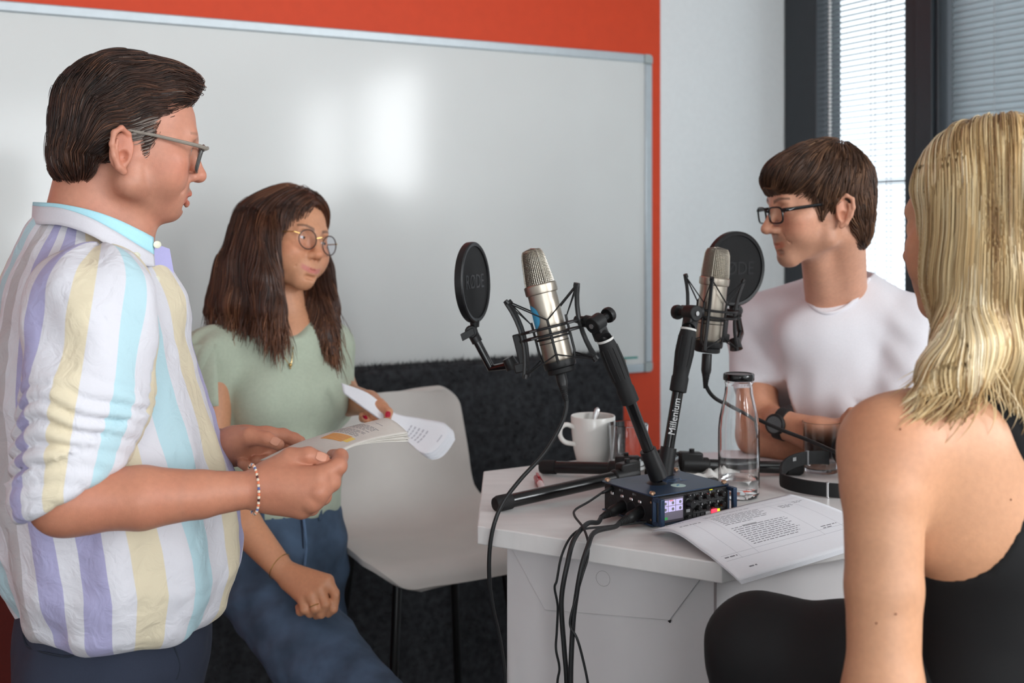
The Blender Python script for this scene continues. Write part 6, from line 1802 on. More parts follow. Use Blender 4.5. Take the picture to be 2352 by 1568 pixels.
    hang = roots[:, None, :] + out * tt * L_ + cu * np.sin(tt * 3.0) * tt
    paths = np.where(free[:, None, None], hang, paths)
    lowz = np.clip((P(0, 600, 2.5).z - roots[:, 2]) / 0.18, 0, 1)
    rnd = np.clip(0.34 + 0.15 * rr.standard_normal(n) + 0.30 * vnoise(roots * np.array([1, 1, 0.25]), 70, 9) + 0.28 * lowz, 0, 1)
    st = strands('hair_strands', paths, np.array([0.8, 1, 1, 1, 1, 1, 1, 1, 0.9, 0.8, 0.6, 0.4, 0.1]) * 0.0007, rnd, Mh, hair); st['kind'] = 'stuff'
    # ---- glasses: round thin rims
    Mg = mat('gold_wire', srgb(206, 168, 104), 0.25, 0.8); Mk = mat('tortoise_rim', srgb(64, 44, 40), 0.3)
    gl = bpy.data.objects.new('glasses', None); COL.objects.link(gl); adopt(gl, root)
    def ring(s, k, n=32):
        a = 2 * math.pi * k / n
        y = s * 0.0335 + 0.0235 * math.cos(a); z = -0.0150 + 0.0215 * math.sin(a)
        return Vector(fr.pt((0.1130 - 0.9 * (abs(y) - 0.01) ** 2 * 3, y, z)))
    for s in (-1, 1):
        pts = [ring(s, k) for k in range(32)]
        m = MB(); m.tube(pts, 0.00135, 6, closed=True); m.build('rim', Mk, gl)
        m = MB(); m.add(pts, [tuple(range(32))]); m.build('lens', thin_glass('coated_lens', (0.95, 0.95, 0.99), 0.2), gl, smooth=False)
        m = MB(); m.tube([Vector(fr.pt((0.108, s * 0.0570, -0.006))), Vector(fr.pt((0.100, s * 0.0665, -0.004))), Vector(fr.pt((0.03, s * 0.0735, -0.004))), Vector(fr.pt((-0.012, s * 0.078, -0.006)))], 0.0012, 6); m.build('temple', Mg, gl)
    m = MB(); m.tube([Vector(fr.pt((0.1125, -0.0115, -0.008))), Vector(fr.pt((0.1175, 0, -0.0035))), Vector(fr.pt((0.1125, 0.0115, -0.008)))], 0.0012, 6); m.build('bridge', Mg, gl)
    # ---- top
    Mt = mat('sage_green_knit', srgb(180, 190, 170), 0.9, noise=0.04, nscale=160, bump=0.12, bscale=900, sheen=0.15)
    T = Sculpt()
    ch = [(P(638, 825, D + 0.01), 0.090), (P(634, 890, D), 0.102), (P(640, 1010, D), 0.100), (P(642, 1090, D), 0.108), (P(642, 1150, D), 0.112)]
    for i in range(len(ch) - 1): T.cone(ch[i][0], ch[i + 1][0], ch[i][1], ch[i + 1][1], 0.03, flat=(lf, 1.26))
    T.cone(P(660, 792, D + 0.02), nsh + Vector((0, 0, 0.0)), 0.064, 0.062, 0.04); T.cone(P(660, 792, D + 0.02), fsh, 0.060, 0.056, 0.04)
    for s in (-1, 1):
        b = C + fw * 0.085 + lf * 0.062 * s + Vector((0, 0, -0.095)); T.ell(b, (0.058, 0.058, 0.062), 0.05)
    # cap sleeves that flare out
    for sh, s in ((nsh, -1), (fsh, 1)):
        T.cone(sh, sh + lf * (0.035 if s < 0 else 0.012) * s + Vector((0, 0, -0.135)), 0.060, 0.066 if s < 0 else 0.052, 0.025)
    T.box(P(664, 1240, D), (0.4, 0.4, 0.061), 0.0, 0.012, cut=True)
    # neckline
    T.cone(P(662, 690, D + 0.015), P(668, 722, D - 0.045), 0.056, 0.048, 0.010, cut=True)
    lo, hi = bounds([P(400, 740, D), P(850, 1180, D)], 0.04); lo[1] = 2.28; hi[1] = 2.80
    def fold(v):
        a = np.arctan2((v[:, 1] - D), v[:, 0] - C.x); t = np.clip((C.z - 0.10 - v[:, 2]) / 0.3, 0, 1)
        sleeve = np.clip((np.abs((v - V3(C)) @ V3(lf)) - 0.13) / 0.03, 0, 1)
        return 0.0035 * np.sin(a * 7 + 4 * vnoise(v, 5, 71)) * t + sleeve * 0.006 * np.sin(((v - V3(C)) @ V3(fw)) * 150)
    top, tf, tl, trs = cloth('top', T, lo, hi, 0.0055, Mt, root, [(0.007, 8), (0.0035, 20)], 81, (1, 1, 0.7), fold)
    # flutter layer over the near sleeve
    m = MB()
    def flut(u, v):
        a = (u - 0.5) * 2.6; base = nsh + Vector((0, 0, 0.035))
        out = (-lf * math.cos(a) + fw * math.sin(a)); rr_ = 0.062 + 0.036 * v + 0.010 * math.sin(a * 6) * v
        return base + out * rr_ + Vector((0, 0, -0.005 - 0.150 * v + 0.03 * math.sin(a) * v))
    m.grid(flut, 30, 10); o = m.build('sleeve_flounce', Mt, root); so = o.modifiers.new('t', 'SOLIDIFY'); so.thickness = 0.003
    # ---- necklace
    def tp(px, py): return on_ray(tf, tl, trs, px, py, 2.25, 2.7, 0.006)
    nk = bpy.data.objects.new('necklace', None); COL.objects.link(nk); adopt(nk, root)
    m = MB(); m.tube(spline([tp(618, 768), tp(640, 798), tp(666, 836), tp(673, 800), tp(676, 762)], 8), 0.0008, 5); m.build('chain', Mg, nk)
    m = MB(); m.ball(tp(667, 838), 0.0042, 10); m.ball(tp(667, 845), 0.0022, 8); m.build('pendant', Mg, nk)
    # ---- jeans
    Mj = mat('blue_denim', srgb(66, 84, 106), 0.85, noise=0.35, nscale=16, bump=0.25, bscale=700)
    J = Sculpt()
    hp = P(638, 1225, D)
    J.cone(P(642, 1130, D), hp, 0.104, 0.118, 0.03, flat=(lf, 1.22)); J.cone(hp, P(640, 1290, D), 0.118, 0.112, 0.03, flat=(lf, 1.24))
    rk = P(872, 1650, 2.12); lk = P(728, 1640, 2.46)
    J.chain([P(590, 1320, 2.46), P(712, 1485, 2.30), rk], [0.098, 0.090, 0.066], 0.05, 0.015)
    J.cone(rk, (rk.x + 0.02, rk.y + 0.05, 0.10), 0.060, 0.045, 0.03)
    J.chain([P(695, 1290, 2.54), P(715, 1440, 2.50), lk], [0.086, 0.074, 0.060], 0.05, 0.015)
    J.cone(lk, (lk.x - 0.02, lk.y + 0.10, 0.08), 0.060, 0.045, 0.03)
    lo, hi = bounds([P(440, 1130, D), P(880, 1130, D)], 0.06); lo[1] = 2.0; hi[1] = 2.75; lo[2] = 0.04; hi[2] = P(0, 1160, D).z; hi[0] = rk.x + 0.12
    def jf(v):
        t = np.exp(-((v[:, 2] - P(0, 1300, D).z) / 0.08) ** 2)
        return 0.004 * np.sin(v[:, 0] * 70 - v[:, 2] * 90 + 3 * vnoise(v, 10, 91)) * t
    jn, jfld, jl, jr = cloth('jeans', J, lo, hi, 0.0075, Mj, root, [(0.005, 12), (0.002, 36)], 95, (1, 1, 1), jf)
    Mjs = mat('denim_seam', srgb(96, 120, 150), 0.85); Mjd = mat('denim_dark', srgb(30, 40, 58), 0.85)
    def jp(px, py): return on_ray(jfld, jl, jr, px, py, 2.0, 2.8, 0.001)
    m = MB(); m.tube(spline([jp(694, 1172), jp(700, 1215), jp(703, 1260), jp(699, 1300)], 5), 0.003, 6); m.build('fly_seam', Mjs, root)
    m = MB(); m.tube(spline([jp(690, 1172), jp(694, 1215), jp(696, 1260)], 5), 0.0022, 6); m.build('fly_zip', Mjd, root)
    for px in (602, 735):
        m = MB(); m.tube([jp(px, 1164), jp(px + 1, 1195)], 0.0045, 6); m.build('belt_loop', Mj, root)
    # ---- ring and bracelet of the right hand
    u1 = (P(705, 1398, 2.214) - mc[2]).normalized()
    c = mc[2].lerp(P(724, 1396, 2.214), 0.8)
    m = MB(); x, y, z = frame_of((P(724, 1396, 2.214) - mc[2]), Vector((0, 0, 1))); m.tube([c + (x * math.cos(a) + y * math.sin(a)) * 0.0102 for a in np.linspace(0, 2 * math.pi, 20)[:-1]], 0.0011, 6, closed=True); m.build('finger_ring', Mg, root)
    c = P(642, 1300, 2.28); x, y, z = frame_of(P(660, 1320, 2.27) - P(600, 1250, 2.30), Vector((0, 0, 1)))
    m = MB(); m.tube([c + (x * math.cos(a) + y * math.sin(a)) * 0.0268 - z * 0.006 * math.cos(a) for a in np.linspace(0, 2 * math.pi, 28)[:-1]], 0.0009, 5, closed=True); m.build('bracelet_chain', Mg, root)
    for k in (lk, rk):
        x0 = k.x + (0.02 if k is rk else -0.02); y0 = k.y + (0.05 if k is rk else 0.10)
        m = MB(); m.lathe([(0, 0), (0.038, 0), (0.042, 0.02), (0.036, 0.06), (0.0, 0.09)], (x0, y0, 0), n=16); m.tube([(x0, y0, 0.036), (x0 + 0.07, y0 - 0.10, 0.034), (x0 + 0.11, y0 - 0.155, 0.028)], [0.038, 0.038, 0.024], 12); m.build('shoe', mat('white_sneaker', srgb(220, 220, 218), 0.6), root)
    return root
woman = build_woman()
def woman_pages():
    a, b, c, d = P(786, 882, 2.52), P(892, 945, 2.425), P(974, 1041, 2.33), P(880, 972, 2.42)
    t = thing('loose_pages', 'white printed pages hanging from the hand of the woman in green', 'papers', (a + c) / 2)
    e = P(1030, 985, 2.40); f_ = P(900, 950, 2.50)
    # sheet: folded strip from the grip (u = 0) fanning out to the right (u = 1)
    A = [P(784, 879, 2.43), P(846, 903, 2.42), P(904, 947, 2.415), P(965, 960, 2.42), P(1022, 972, 2.415), P(1030, 996, 2.40)]
    B = [P(788, 900, 2.42), P(842, 940, 2.40), P(890, 974, 2.385), P(930, 1008, 2.375), P(962, 1036, 2.35), P(976, 1042, 2.34)]
    As, Bs = spline(A, 6), spline(B, 6); n = len(As) - 1
    def fn_k(k):
        def fn(u, v):
            x = u * n; i = min(int(x), n - 1); f = x - i
            p = As[i].lerp(As[i + 1], f).lerp(Bs[i].lerp(Bs[i + 1], f), v)
            return p + Vector((0.0006 * k, 0.001 * k, -0.0016 * k - 0.012 * math.sin(math.pi * v) * u)) + Vector((0.004, 0.002, -0.003)) * k * u
        return fn
    for k in range(4):
        m = MB(); m.grid(fn_k(k), 40, 14); o = m.build('page', M_paper, t, sharp=70); so = o.modifiers.new('t', 'SOLIDIFY'); so.thickness = 0.0004
    m = MB(); r = random.Random(2); fn = fn_k(0)
    for i in range(5):
        u = 0.56 + i * 0.034
        for j in range(4):
            v0 = 0.30 + j * 0.13
            m.grid(lambda a_, b_: fn(u + 0.012 * a_, v0 + 0.10 * b_) + Vector((0, -0.0006, 0.0009)), 1, 2)
    m.grid(lambda a_, b_: fn(0.86 + 0.02 * a_, 0.22 + 0.2 * b_) + Vector((0, -0.0006, 0.0009)), 1, 2)
    o = m.build('printed_text', M_inkl, t, smooth=False); o['kind'] = 'stuff'
woman_pages()
# ================================================================== the seated man in the white T-shirt
def build_man3():
    D = 2.30
    root = person('man in a white T-shirt and black glasses seated at the table with crossed arms', (0.74, 2.62, 0))
    fr = head_frame((-0.97, -0.20, -0.13), (0.0, 0.0, 1), 0.95, (0.1315, 0, -0.043), P(1750, 528, 2.275))
    prm = dict(jaw_w=-0.003, nose=0.007, smile=0.003, chin_x=0.003, chin_z=-0.002, lip_r=0.62, lip_x=-0.002, mouth_w=1.1, crease=0.45, eye_open=0.7, ear=(-0.012, 0.0755, -0.024))
    S = Sculpt(); head_sculpt(S, fr, prm)
    fw = Vector((-0.50, -0.866, 0)).normalized(); lf = Vector((-fw.y, fw.x, 0))
    C = P(1915, 728, 2.47)
    S.cone(fr.pt((-0.040, 0, -0.065)), P(1930, 700, 2.45), 0.051, 0.056, 0.025)
    S.cone(fr.pt((0.02, 0, -0.095)), P(1895, 690, 2.41), 0.028, 0.040, 0.02)
    S.cone(P(1925, 735, 2.46), C - lf * 0.10 + Vector((0, 0, 0.0)), 0.055, 0.05, 0.04); S.cone(P(1925, 735, 2.46), C + lf * 0.10, 0.055, 0.05, 0.04)
    S.ell(P(1908, 740, 2.45), (0.065, 0.055, 0.05), 0.04)
    rs, ls = C - lf * 0.170 - Vector((0, 0, 0.028)), C + lf * 0.175 - Vector((0, 0, 0.028))
    # right arm: under, hand resting on the left upper arm; left arm: over, hand tucked in
    S.chain([rs, P(1735, 1000, 2.42), P(1800, 1018, 2.39), P(1925, 1006, 2.33)], [0.052, 0.043, 0.037, 0.026], 0.03, 0.008)
    S.chain([ls, P(2085, 985, 2.30), P(1960, 1012, 2.275), P(1880, 1000, 2.29), P(1792, 972, 2.345)], [0.054, 0.042, 0.040, 0.037, 0.0265], 0.03, 0.008)
    S.cone(P(1792, 972, 2.345), P(1762, 950, 2.44), 0.027, 0.026, 0.015)
    for k, (a, b, c) in enumerate((((1752, 935, 2.50), (1756, 915, 2.53), (1768, 905, 2.54)), ((1745, 945, 2.51), (1744, 924, 2.54), (1752, 912, 2.555)), ((1740, 955, 2.51), (1736, 936, 2.545), (1740, 922, 2.56)), ((1738, 966, 2.51), (1732, 950, 2.545), (1732, 938, 2.56)))):
        finger(S, [P(1758, 950, 2.46), P(*a), P(*b), P(*c)], [0.014, 0.0105, 0.0092, 0.008], 0.006)
    finger(S, [P(1772, 952, 2.43), P(1776, 932, 2.46), P(1778, 915, 2.48)], [0.014, 0.011, 0.009], 0.008)
    # right hand on the left upper arm
    S.cone(P(1925, 1006, 2.33), P(1962, 980, 2.285), 0.025, 0.028, 0.015)
    for k, (a, b, c) in enumerate((((1968, 950, 2.25), (1985, 936, 2.235), (2000, 930, 2.23)), ((1975, 958, 2.245), (1994, 948, 2.225), (2010, 944, 2.22)), ((1980, 970, 2.245), (2000, 962, 2.222), (2014, 960, 2.22)), ((1982, 984, 2.25), (2000, 980, 2.23), (2012, 978, 2.228)))):
        finger(S, [P(1958, 975, 2.28), P(*a), P(*b), P(*c)], [0.015, 0.0112, 0.0096, 0.0082], 0.006)
    finger(S, [P(1950, 985, 2.285), P(1945, 962, 2.262), P(1955, 945, 2.25)], [0.015, 0.0115, 0.009], 0.008)
    parts = []
    lo, hi = bounds([fr.pt((x, y, z)) for x in (-0.12, 0.14) for y in (-0.095, 0.095) for z in (-0.16, 0.12)], 0.0)
    v, q, *_ = block(S, lo, hi, 0.0021); parts.append((v, q)); zc = lo[2]
    lo2, hi2 = bounds([P(1640, 900, 2.5), P(2180, 640, 2.4)], 0.04); lo2[1] = 2.18; hi2[1] = 2.75; hi2[2] = zc + 0.006; zl = P(0, 865, 2.4).z; lo2[2] = zl
    v, q, *_ = block(S, lo2, hi2, 0.0048); parts.append((v, q))
    lo3, hi3 = bounds([P(1690, 1060, 2.4), P(2140, 880, 2.2)], 0.03); lo3[1] = 2.17; hi3[1] = 2.56; hi3[2] = zl + 0.006; lo3[2] = HT - 0.04
    v, q, *_ = block(S, lo3, hi3, 0.0026); parts.append((v, q))
    v, q = merge(parts)
    base = np.array(srgb(212, 156, 128)[:3])
    col = skin_colors(v, fr, base, dict(blush=0.5, stubble=0.4, smile=0.003, mouth_w=1.1, lip_h=0.75, brow=np.array(srgb(86, 58, 42)[:3]), brow_amt=0.8))
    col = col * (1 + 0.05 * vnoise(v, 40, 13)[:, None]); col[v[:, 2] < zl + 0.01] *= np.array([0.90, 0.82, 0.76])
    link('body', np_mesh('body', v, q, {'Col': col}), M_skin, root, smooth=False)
    for s in (-1, 1): eyeball(fr, s, root, (0.06, 0.05, 0.03), (1, 0.1, -0.45))
    # ---- hair
    H = Sculpt(); e = dict(fr=fr)
    H.ell((-0.018, 0, 0.036), (0.106, 0.090, 0.092), 0.02, **e)
    H.ell((0.050, 0, 0.062), (0.055, 0.066, 0.040), 0.03, **e)
    H.ell((0.072, 0, 0.052), (0.032, 0.058, 0.034), 0.02, **e)
    H.ell((-0.054, 0, -0.026), (0.058, 0.077, 0.068), 0.03, **e)
    H.ell((-0.070, 0, -0.074), (0.030, 0.052, 0.040), 0.02, **e)
    Rd = np.array([[0.85, 0, -0.52], [0, 1, 0], [0.52, 0, 0.85]])
    H.box((0.122, 0, -0.088), (0.090, 0.2, 0.100), 0.0, 0.010, R=Rd, cut=True, **e)
    H.box((0.030, 0, -0.115), (0.070, 0.2, 0.066), 0.0, 0.012, cut=True, **e)
    for s in (-1, 1): H.ell((-0.016, s * 0.088, -0.030), (0.020, 0.03, 0.033), 0.008, cut=True, **e)
    for s in (-1, 1): H.cone((0.022, s * 0.066, 0.005), (0.026, s * 0.064, -0.030), 0.010, 0.004, 0.01, **e)
    lo, hi = bounds([fr.pt((x, y, z)) for x in (-0.14, 0.14) for y in (-0.11, 0.11) for z in (-0.12, 0.15)], 0.0)
    fld, l, r = H.field(lo, hi, 0.0034, band=0.04)
    v, q = surface_nets(fld, l, r); vs = v - gradient(fld, l, r, v) * 0.003
    Mh = hair_mat3('mid_brown_hair', [(0.0, srgb(50, 33, 24)), (0.5, srgb(104, 72, 52)), (0.85, srgb(152, 112, 82)), (1.0, srgb(184, 142, 106))], 0.4)
    hair = link('hair', np_mesh('hair', vs, q, {'rnd': np.clip(0.22 + 0.2 * vnoise(v, 80, 5), 0, 0.6)}), Mh, root, smooth=False)
    n = 11000; roots = surface_points(v, q, n, 31)
    crown = np.array([-0.062, 0.012, 0.105])
    def flow(p, s):
        L = fr.loc(p); d = L - crown; d[:, 2] *= 0.7
        d /= np.linalg.norm(d, axis=1, keepdims=True) + 1e-6
        d[:, 2] -= 0.45 * np.clip(np.abs(L[:, 1]) / 0.06, 0, 1)
        d[:, 0] -= 0.30 * (L[:, 2] < 0.01)
        w = 0.22 * vnoise(L, 36, 78); d[:, 0] += w; d[:, 2] += w
        return d @ fr.R.T
    rr = np.random.default_rng(25)
    lev = rr.uniform(-0.003, 0.0035, n) + 0.0035 * vnoise(roots, 70, 8)
    paths = comb(fld, l, r, roots, flow, 8, rr.uniform(0.0025, 0.0062, n), lev)
    rnd = np.clip(0.32 + 0.16 * rr.standard_normal(n) + 0.30 * vnoise(roots, 60, 9), 0, 1)
    st = strands('hair_strands', paths, np.array([0.9, 1, 1, 1, 1, 0.9, 0.7, 0.45, 0.1]) * 0.00066, rnd, Mh, hair); st['kind'] = 'stuff'
    # ---- glasses
    Mk = mat('black_acetate', srgb(18, 18, 20), 0.25, noise=0.03)
    gl = bpy.data.objects.new('glasses', None); COL.objects.link(gl); adopt(gl, root)
    def ring(s, k, n=36):
        a = 2 * math.pi * k / n; ca, sa = math.cos(a), math.sin(a); q = 3.6
        y = s * 0.0340 + 0.0255 * np.sign(ca) * abs(ca) ** (2 / q); z = -0.0150 + 0.0165 * np.sign(sa) * abs(sa) ** (2 / q)
        return Vector(fr.pt((0.1150 - 2.2 * (abs(y) - 0.008) ** 2, y, z)))
    for s in (-1, 1):
        pts = [ring(s, k) for k in range(36)]
        m = MB(); m.tube(pts, 0.0019, 8, closed=True); m.build('rim', Mk, gl)
        m = MB(); m.add(pts, [tuple(range(36))]); m.build('lens', thin_glass('spectacle_lens', (0.96, 0.97, 0.97), 0.10), gl, smooth=False)
        m = MB(); m.tube([Vector(fr.pt((0.1095, s * 0.0590, -0.005))), Vector(fr.pt((0.104, s * 0.0675, -0.005))), Vector(fr.pt((0.03, s * 0.0745, -0.004))), Vector(fr.pt((-0.006, s * 0.077, -0.004))), Vector(fr.pt((-0.028, s * 0.078, -0.022)))], [0.0026, 0.0028, 0.0022, 0.0018, 0.0014], 8, squash=((0, 0, 1), 1.3)); m.build('temple', Mk, gl)
    m = MB(); m.tube([Vector(fr.pt((0.1155, -0.0085, -0.008))), Vector(fr.pt((0.1195, 0, -0.0055))), Vector(fr.pt((0.1155, 0.0085, -0.008)))], 0.0021, 8); m.build('bridge', Mk, gl)
    # small white swoosh mark on the temple
    def sw(x, z): return Vector(fr.pt((x, 0.0690 + (0.104 - x) * 0.092 + 0.0036, -0.005 + z)))
    m = MB(); m.add([sw(0.101, 0.0), sw(0.0985, -0.0016), sw(0.0955, -0.0010), sw(0.086, 0.0022), sw(0.0955, -0.0002), sw(0.0985, -0.0006)], [(0, 1, 2, 3, 4, 5)]); m.build('temple_mark', M_wprint, gl, smooth=False)
    # ---- T-shirt
    T = Sculpt()
    ch = [(C + Vector((0, 0, -0.04)), 0.105), (P(1915, 880, 2.46), 0.118), (P(1925, 1010, 2.50), 0.112), (P(1935, 1160, 2.54), 0.118)]
    for i in range(3): T.cone(ch[i][0], ch[i + 1][0], ch[i][1], ch[i + 1][1], 0.03, flat=(lf, 1.42))
    T.cone(P(1930, 700, 2.465), rs, 0.066, 0.066, 0.04); T.cone(P(1935, 695, 2.465), ls, 0.066, 0.068, 0.04); T.cone(P(1945, 672, 2.48), ls.lerp(C, 0.3), 0.062, 0.06, 0.04); T.cone(P(1915, 690, 2.50), rs.lerp(C, 0.4), 0.055, 0.06, 0.04)
    T.ell(P(1895, 775, 2.40), (0.10, 0.055, 0.07), 0.05)
    # sleeves
    ra, la = P(1735, 1000, 2.42), P(2085, 985, 2.30)
    re = rs.lerp(ra, 0.52); le = ls.lerp(la, 0.72)
    T.cone(rs, re, 0.066, 0.058, 0.03); T.cone(ls, le, 0.070, 0.064, 0.03)
    for en, di in ((re, (ra - rs).normalized()), (le, (la - ls).normalized())):
        c = en + di * 0.085; u = di.orthogonal().normalized(); w = di.cross(u)
        T.box(c, (0.085, 0.085, 0.060), 0.0, 0.008, R=np.stack([V3(u), V3(w), V3(di)], 1), cut=True)
    # crew neck opening
    T.cone(P(1928, 610, 2.46), P(1908, 640, 2.36), 0.066, 0.052, 0.010, cut=True)
    lo, hi = bounds([P(1640, 620, 2.45), P(2200, 1120, 2.45)], 0.04); lo[1] = 2.16; hi[1] = 2.78
    def fold(v):
        a = (v - V3(C)) @ V3(lf); t = np.clip((C.z - 0.05 - v[:, 2]) / 0.3, 0, 1)
        arm = np.exp(-((np.abs(a) - 0.15) / 0.035) ** 2)
        return 0.0045 * np.sin(a * 90 + 4 * vnoise(v, 6, 171)) * t + 0.0022 * arm * np.sin(v[:, 2] * 95 + a * 60)
    o, tf, tl, trs = cloth('t_shirt', T, lo, hi, 0.0052, M_cloth_white, root, [(0.006, 9), (0.003, 22)], 181, (1, 1, 0.7), fold)
    # neck rib: follow the opening on the shirt surface
    def tp(px, py): return on_ray(tf, tl, trs, px, py, 2.1, 2.75, 0.001)
    m = MB(); m.tube(spline([tp(1843, 650), tp(1850, 682), tp(1868, 706), tp(1898, 719), tp(1935, 710), tp(1972, 680), tp(1996, 640)], 6), 0.0042, 8); m.build('neck_rib', M_cloth_white, root)
    # ---- watch on the left wrist
    Mw = mat('black_watch_strap', srgb(22, 22, 23), 0.6)
    c = P(1798, 974, 2.342); di = (P(1792, 972, 2.345) - P(1880, 1000, 2.29)).normalized()
    wt = bpy.data.objects.new('wrist_watch', None); COL.objects.link(wt); adopt(wt, root)
    x, y, z = frame_of(di, Vector((0, -0.7, 0.7)))
    m = MB(); prof = [(0.0300, -0.011), (0.0325, -0.010), (0.0325, 0.010), (0.0300, 0.011), (0.0285, 0.0)]
    m.lathe(prof, c, di, 32, closed=True); m.build('strap', Mw, wt)
    cc = c + (Vector((-0.55, -0.75, 0.1)) - di * Vector((-0.55, -0.75, 0.1)).dot(di)).normalized() * 0.032
    m = MB(); nn = (cc - c).normalized(); m.lathe([(0, 0.0), (0.021, 0.0), (0.0215, 0.006), (0.019, 0.009), (0.0, 0.009)], cc - nn * 0.002, nn, 28); cs = m.build('watch_case', Mw, wt)
    m = MB(); m.lathe([(0, 0.0), (0.0165, 0.0), (0.0165, 0.0006), (0, 0.0006)], cc + nn * 0.0068, nn, 24); m.build('watch_face', mat('grey_watch_glass', srgb(96, 100, 102), 0.15), cs)
    # ---- trousers and shoes, seated on the bar chair behind the table
    Mt = mat('dark_grey_trousers', srgb(44, 46, 52), 0.9, noise=0.08, nscale=300)
    J = Sculpt(); hz = 0.90
    hip = Vector((0.755, 2.60, hz))
    J.cone(hip + Vector((0, 0, 0.12)), hip, 0.115, 0.125, 0.03, flat=(lf, 1.35))
    for s, kn, ft in ((-1, Vector((0.52, 2.56, 0.86)), Vector((0.57, 2.60, 0.40))), (1, Vector((0.82, 2.20, 0.86)), Vector((0.84, 2.26, 0.40)))):
        J.cone(hip + lf * 0.09 * s, kn, 0.088, 0.064, 0.04); J.cone(kn, ft, 0.060, 0.046, 0.03)
    lo, hi = bounds([hip, (0.45, 2.1, 0.36), (0.98, 2.78, 1.05)], 0.05)
    cloth('trousers', J, lo, hi, 0.009, Mt, root, [(0.004, 14)], 201)
    for ft in (Vector((0.57, 2.60, 0.34)), Vector((0.84, 2.26, 0.34))):
        m = MB(); m.tube([ft + Vector((0, 0, 0.08)), ft + Vector((0, 0, 0.0)), ft + fw * 0.10 + Vector((0, 0, -0.01)), ft + fw * 0.17 + Vector((0, 0, -0.02))], [0.044, 0.044, 0.042, 0.026], 12); m.build('shoe', mat('brown_shoe', srgb(70, 48, 34), 0.5), root)
    return root
man3 = build_man3()
chair3 = copy_tree(chair1)
chair3['label'] = 'warm white shell bar chair under the man in the white T-shirt, behind the table'
chair3.location = (0.76, 2.62, 0.0); chair3.rotation_euler = (0, 0, math.radians(-120))
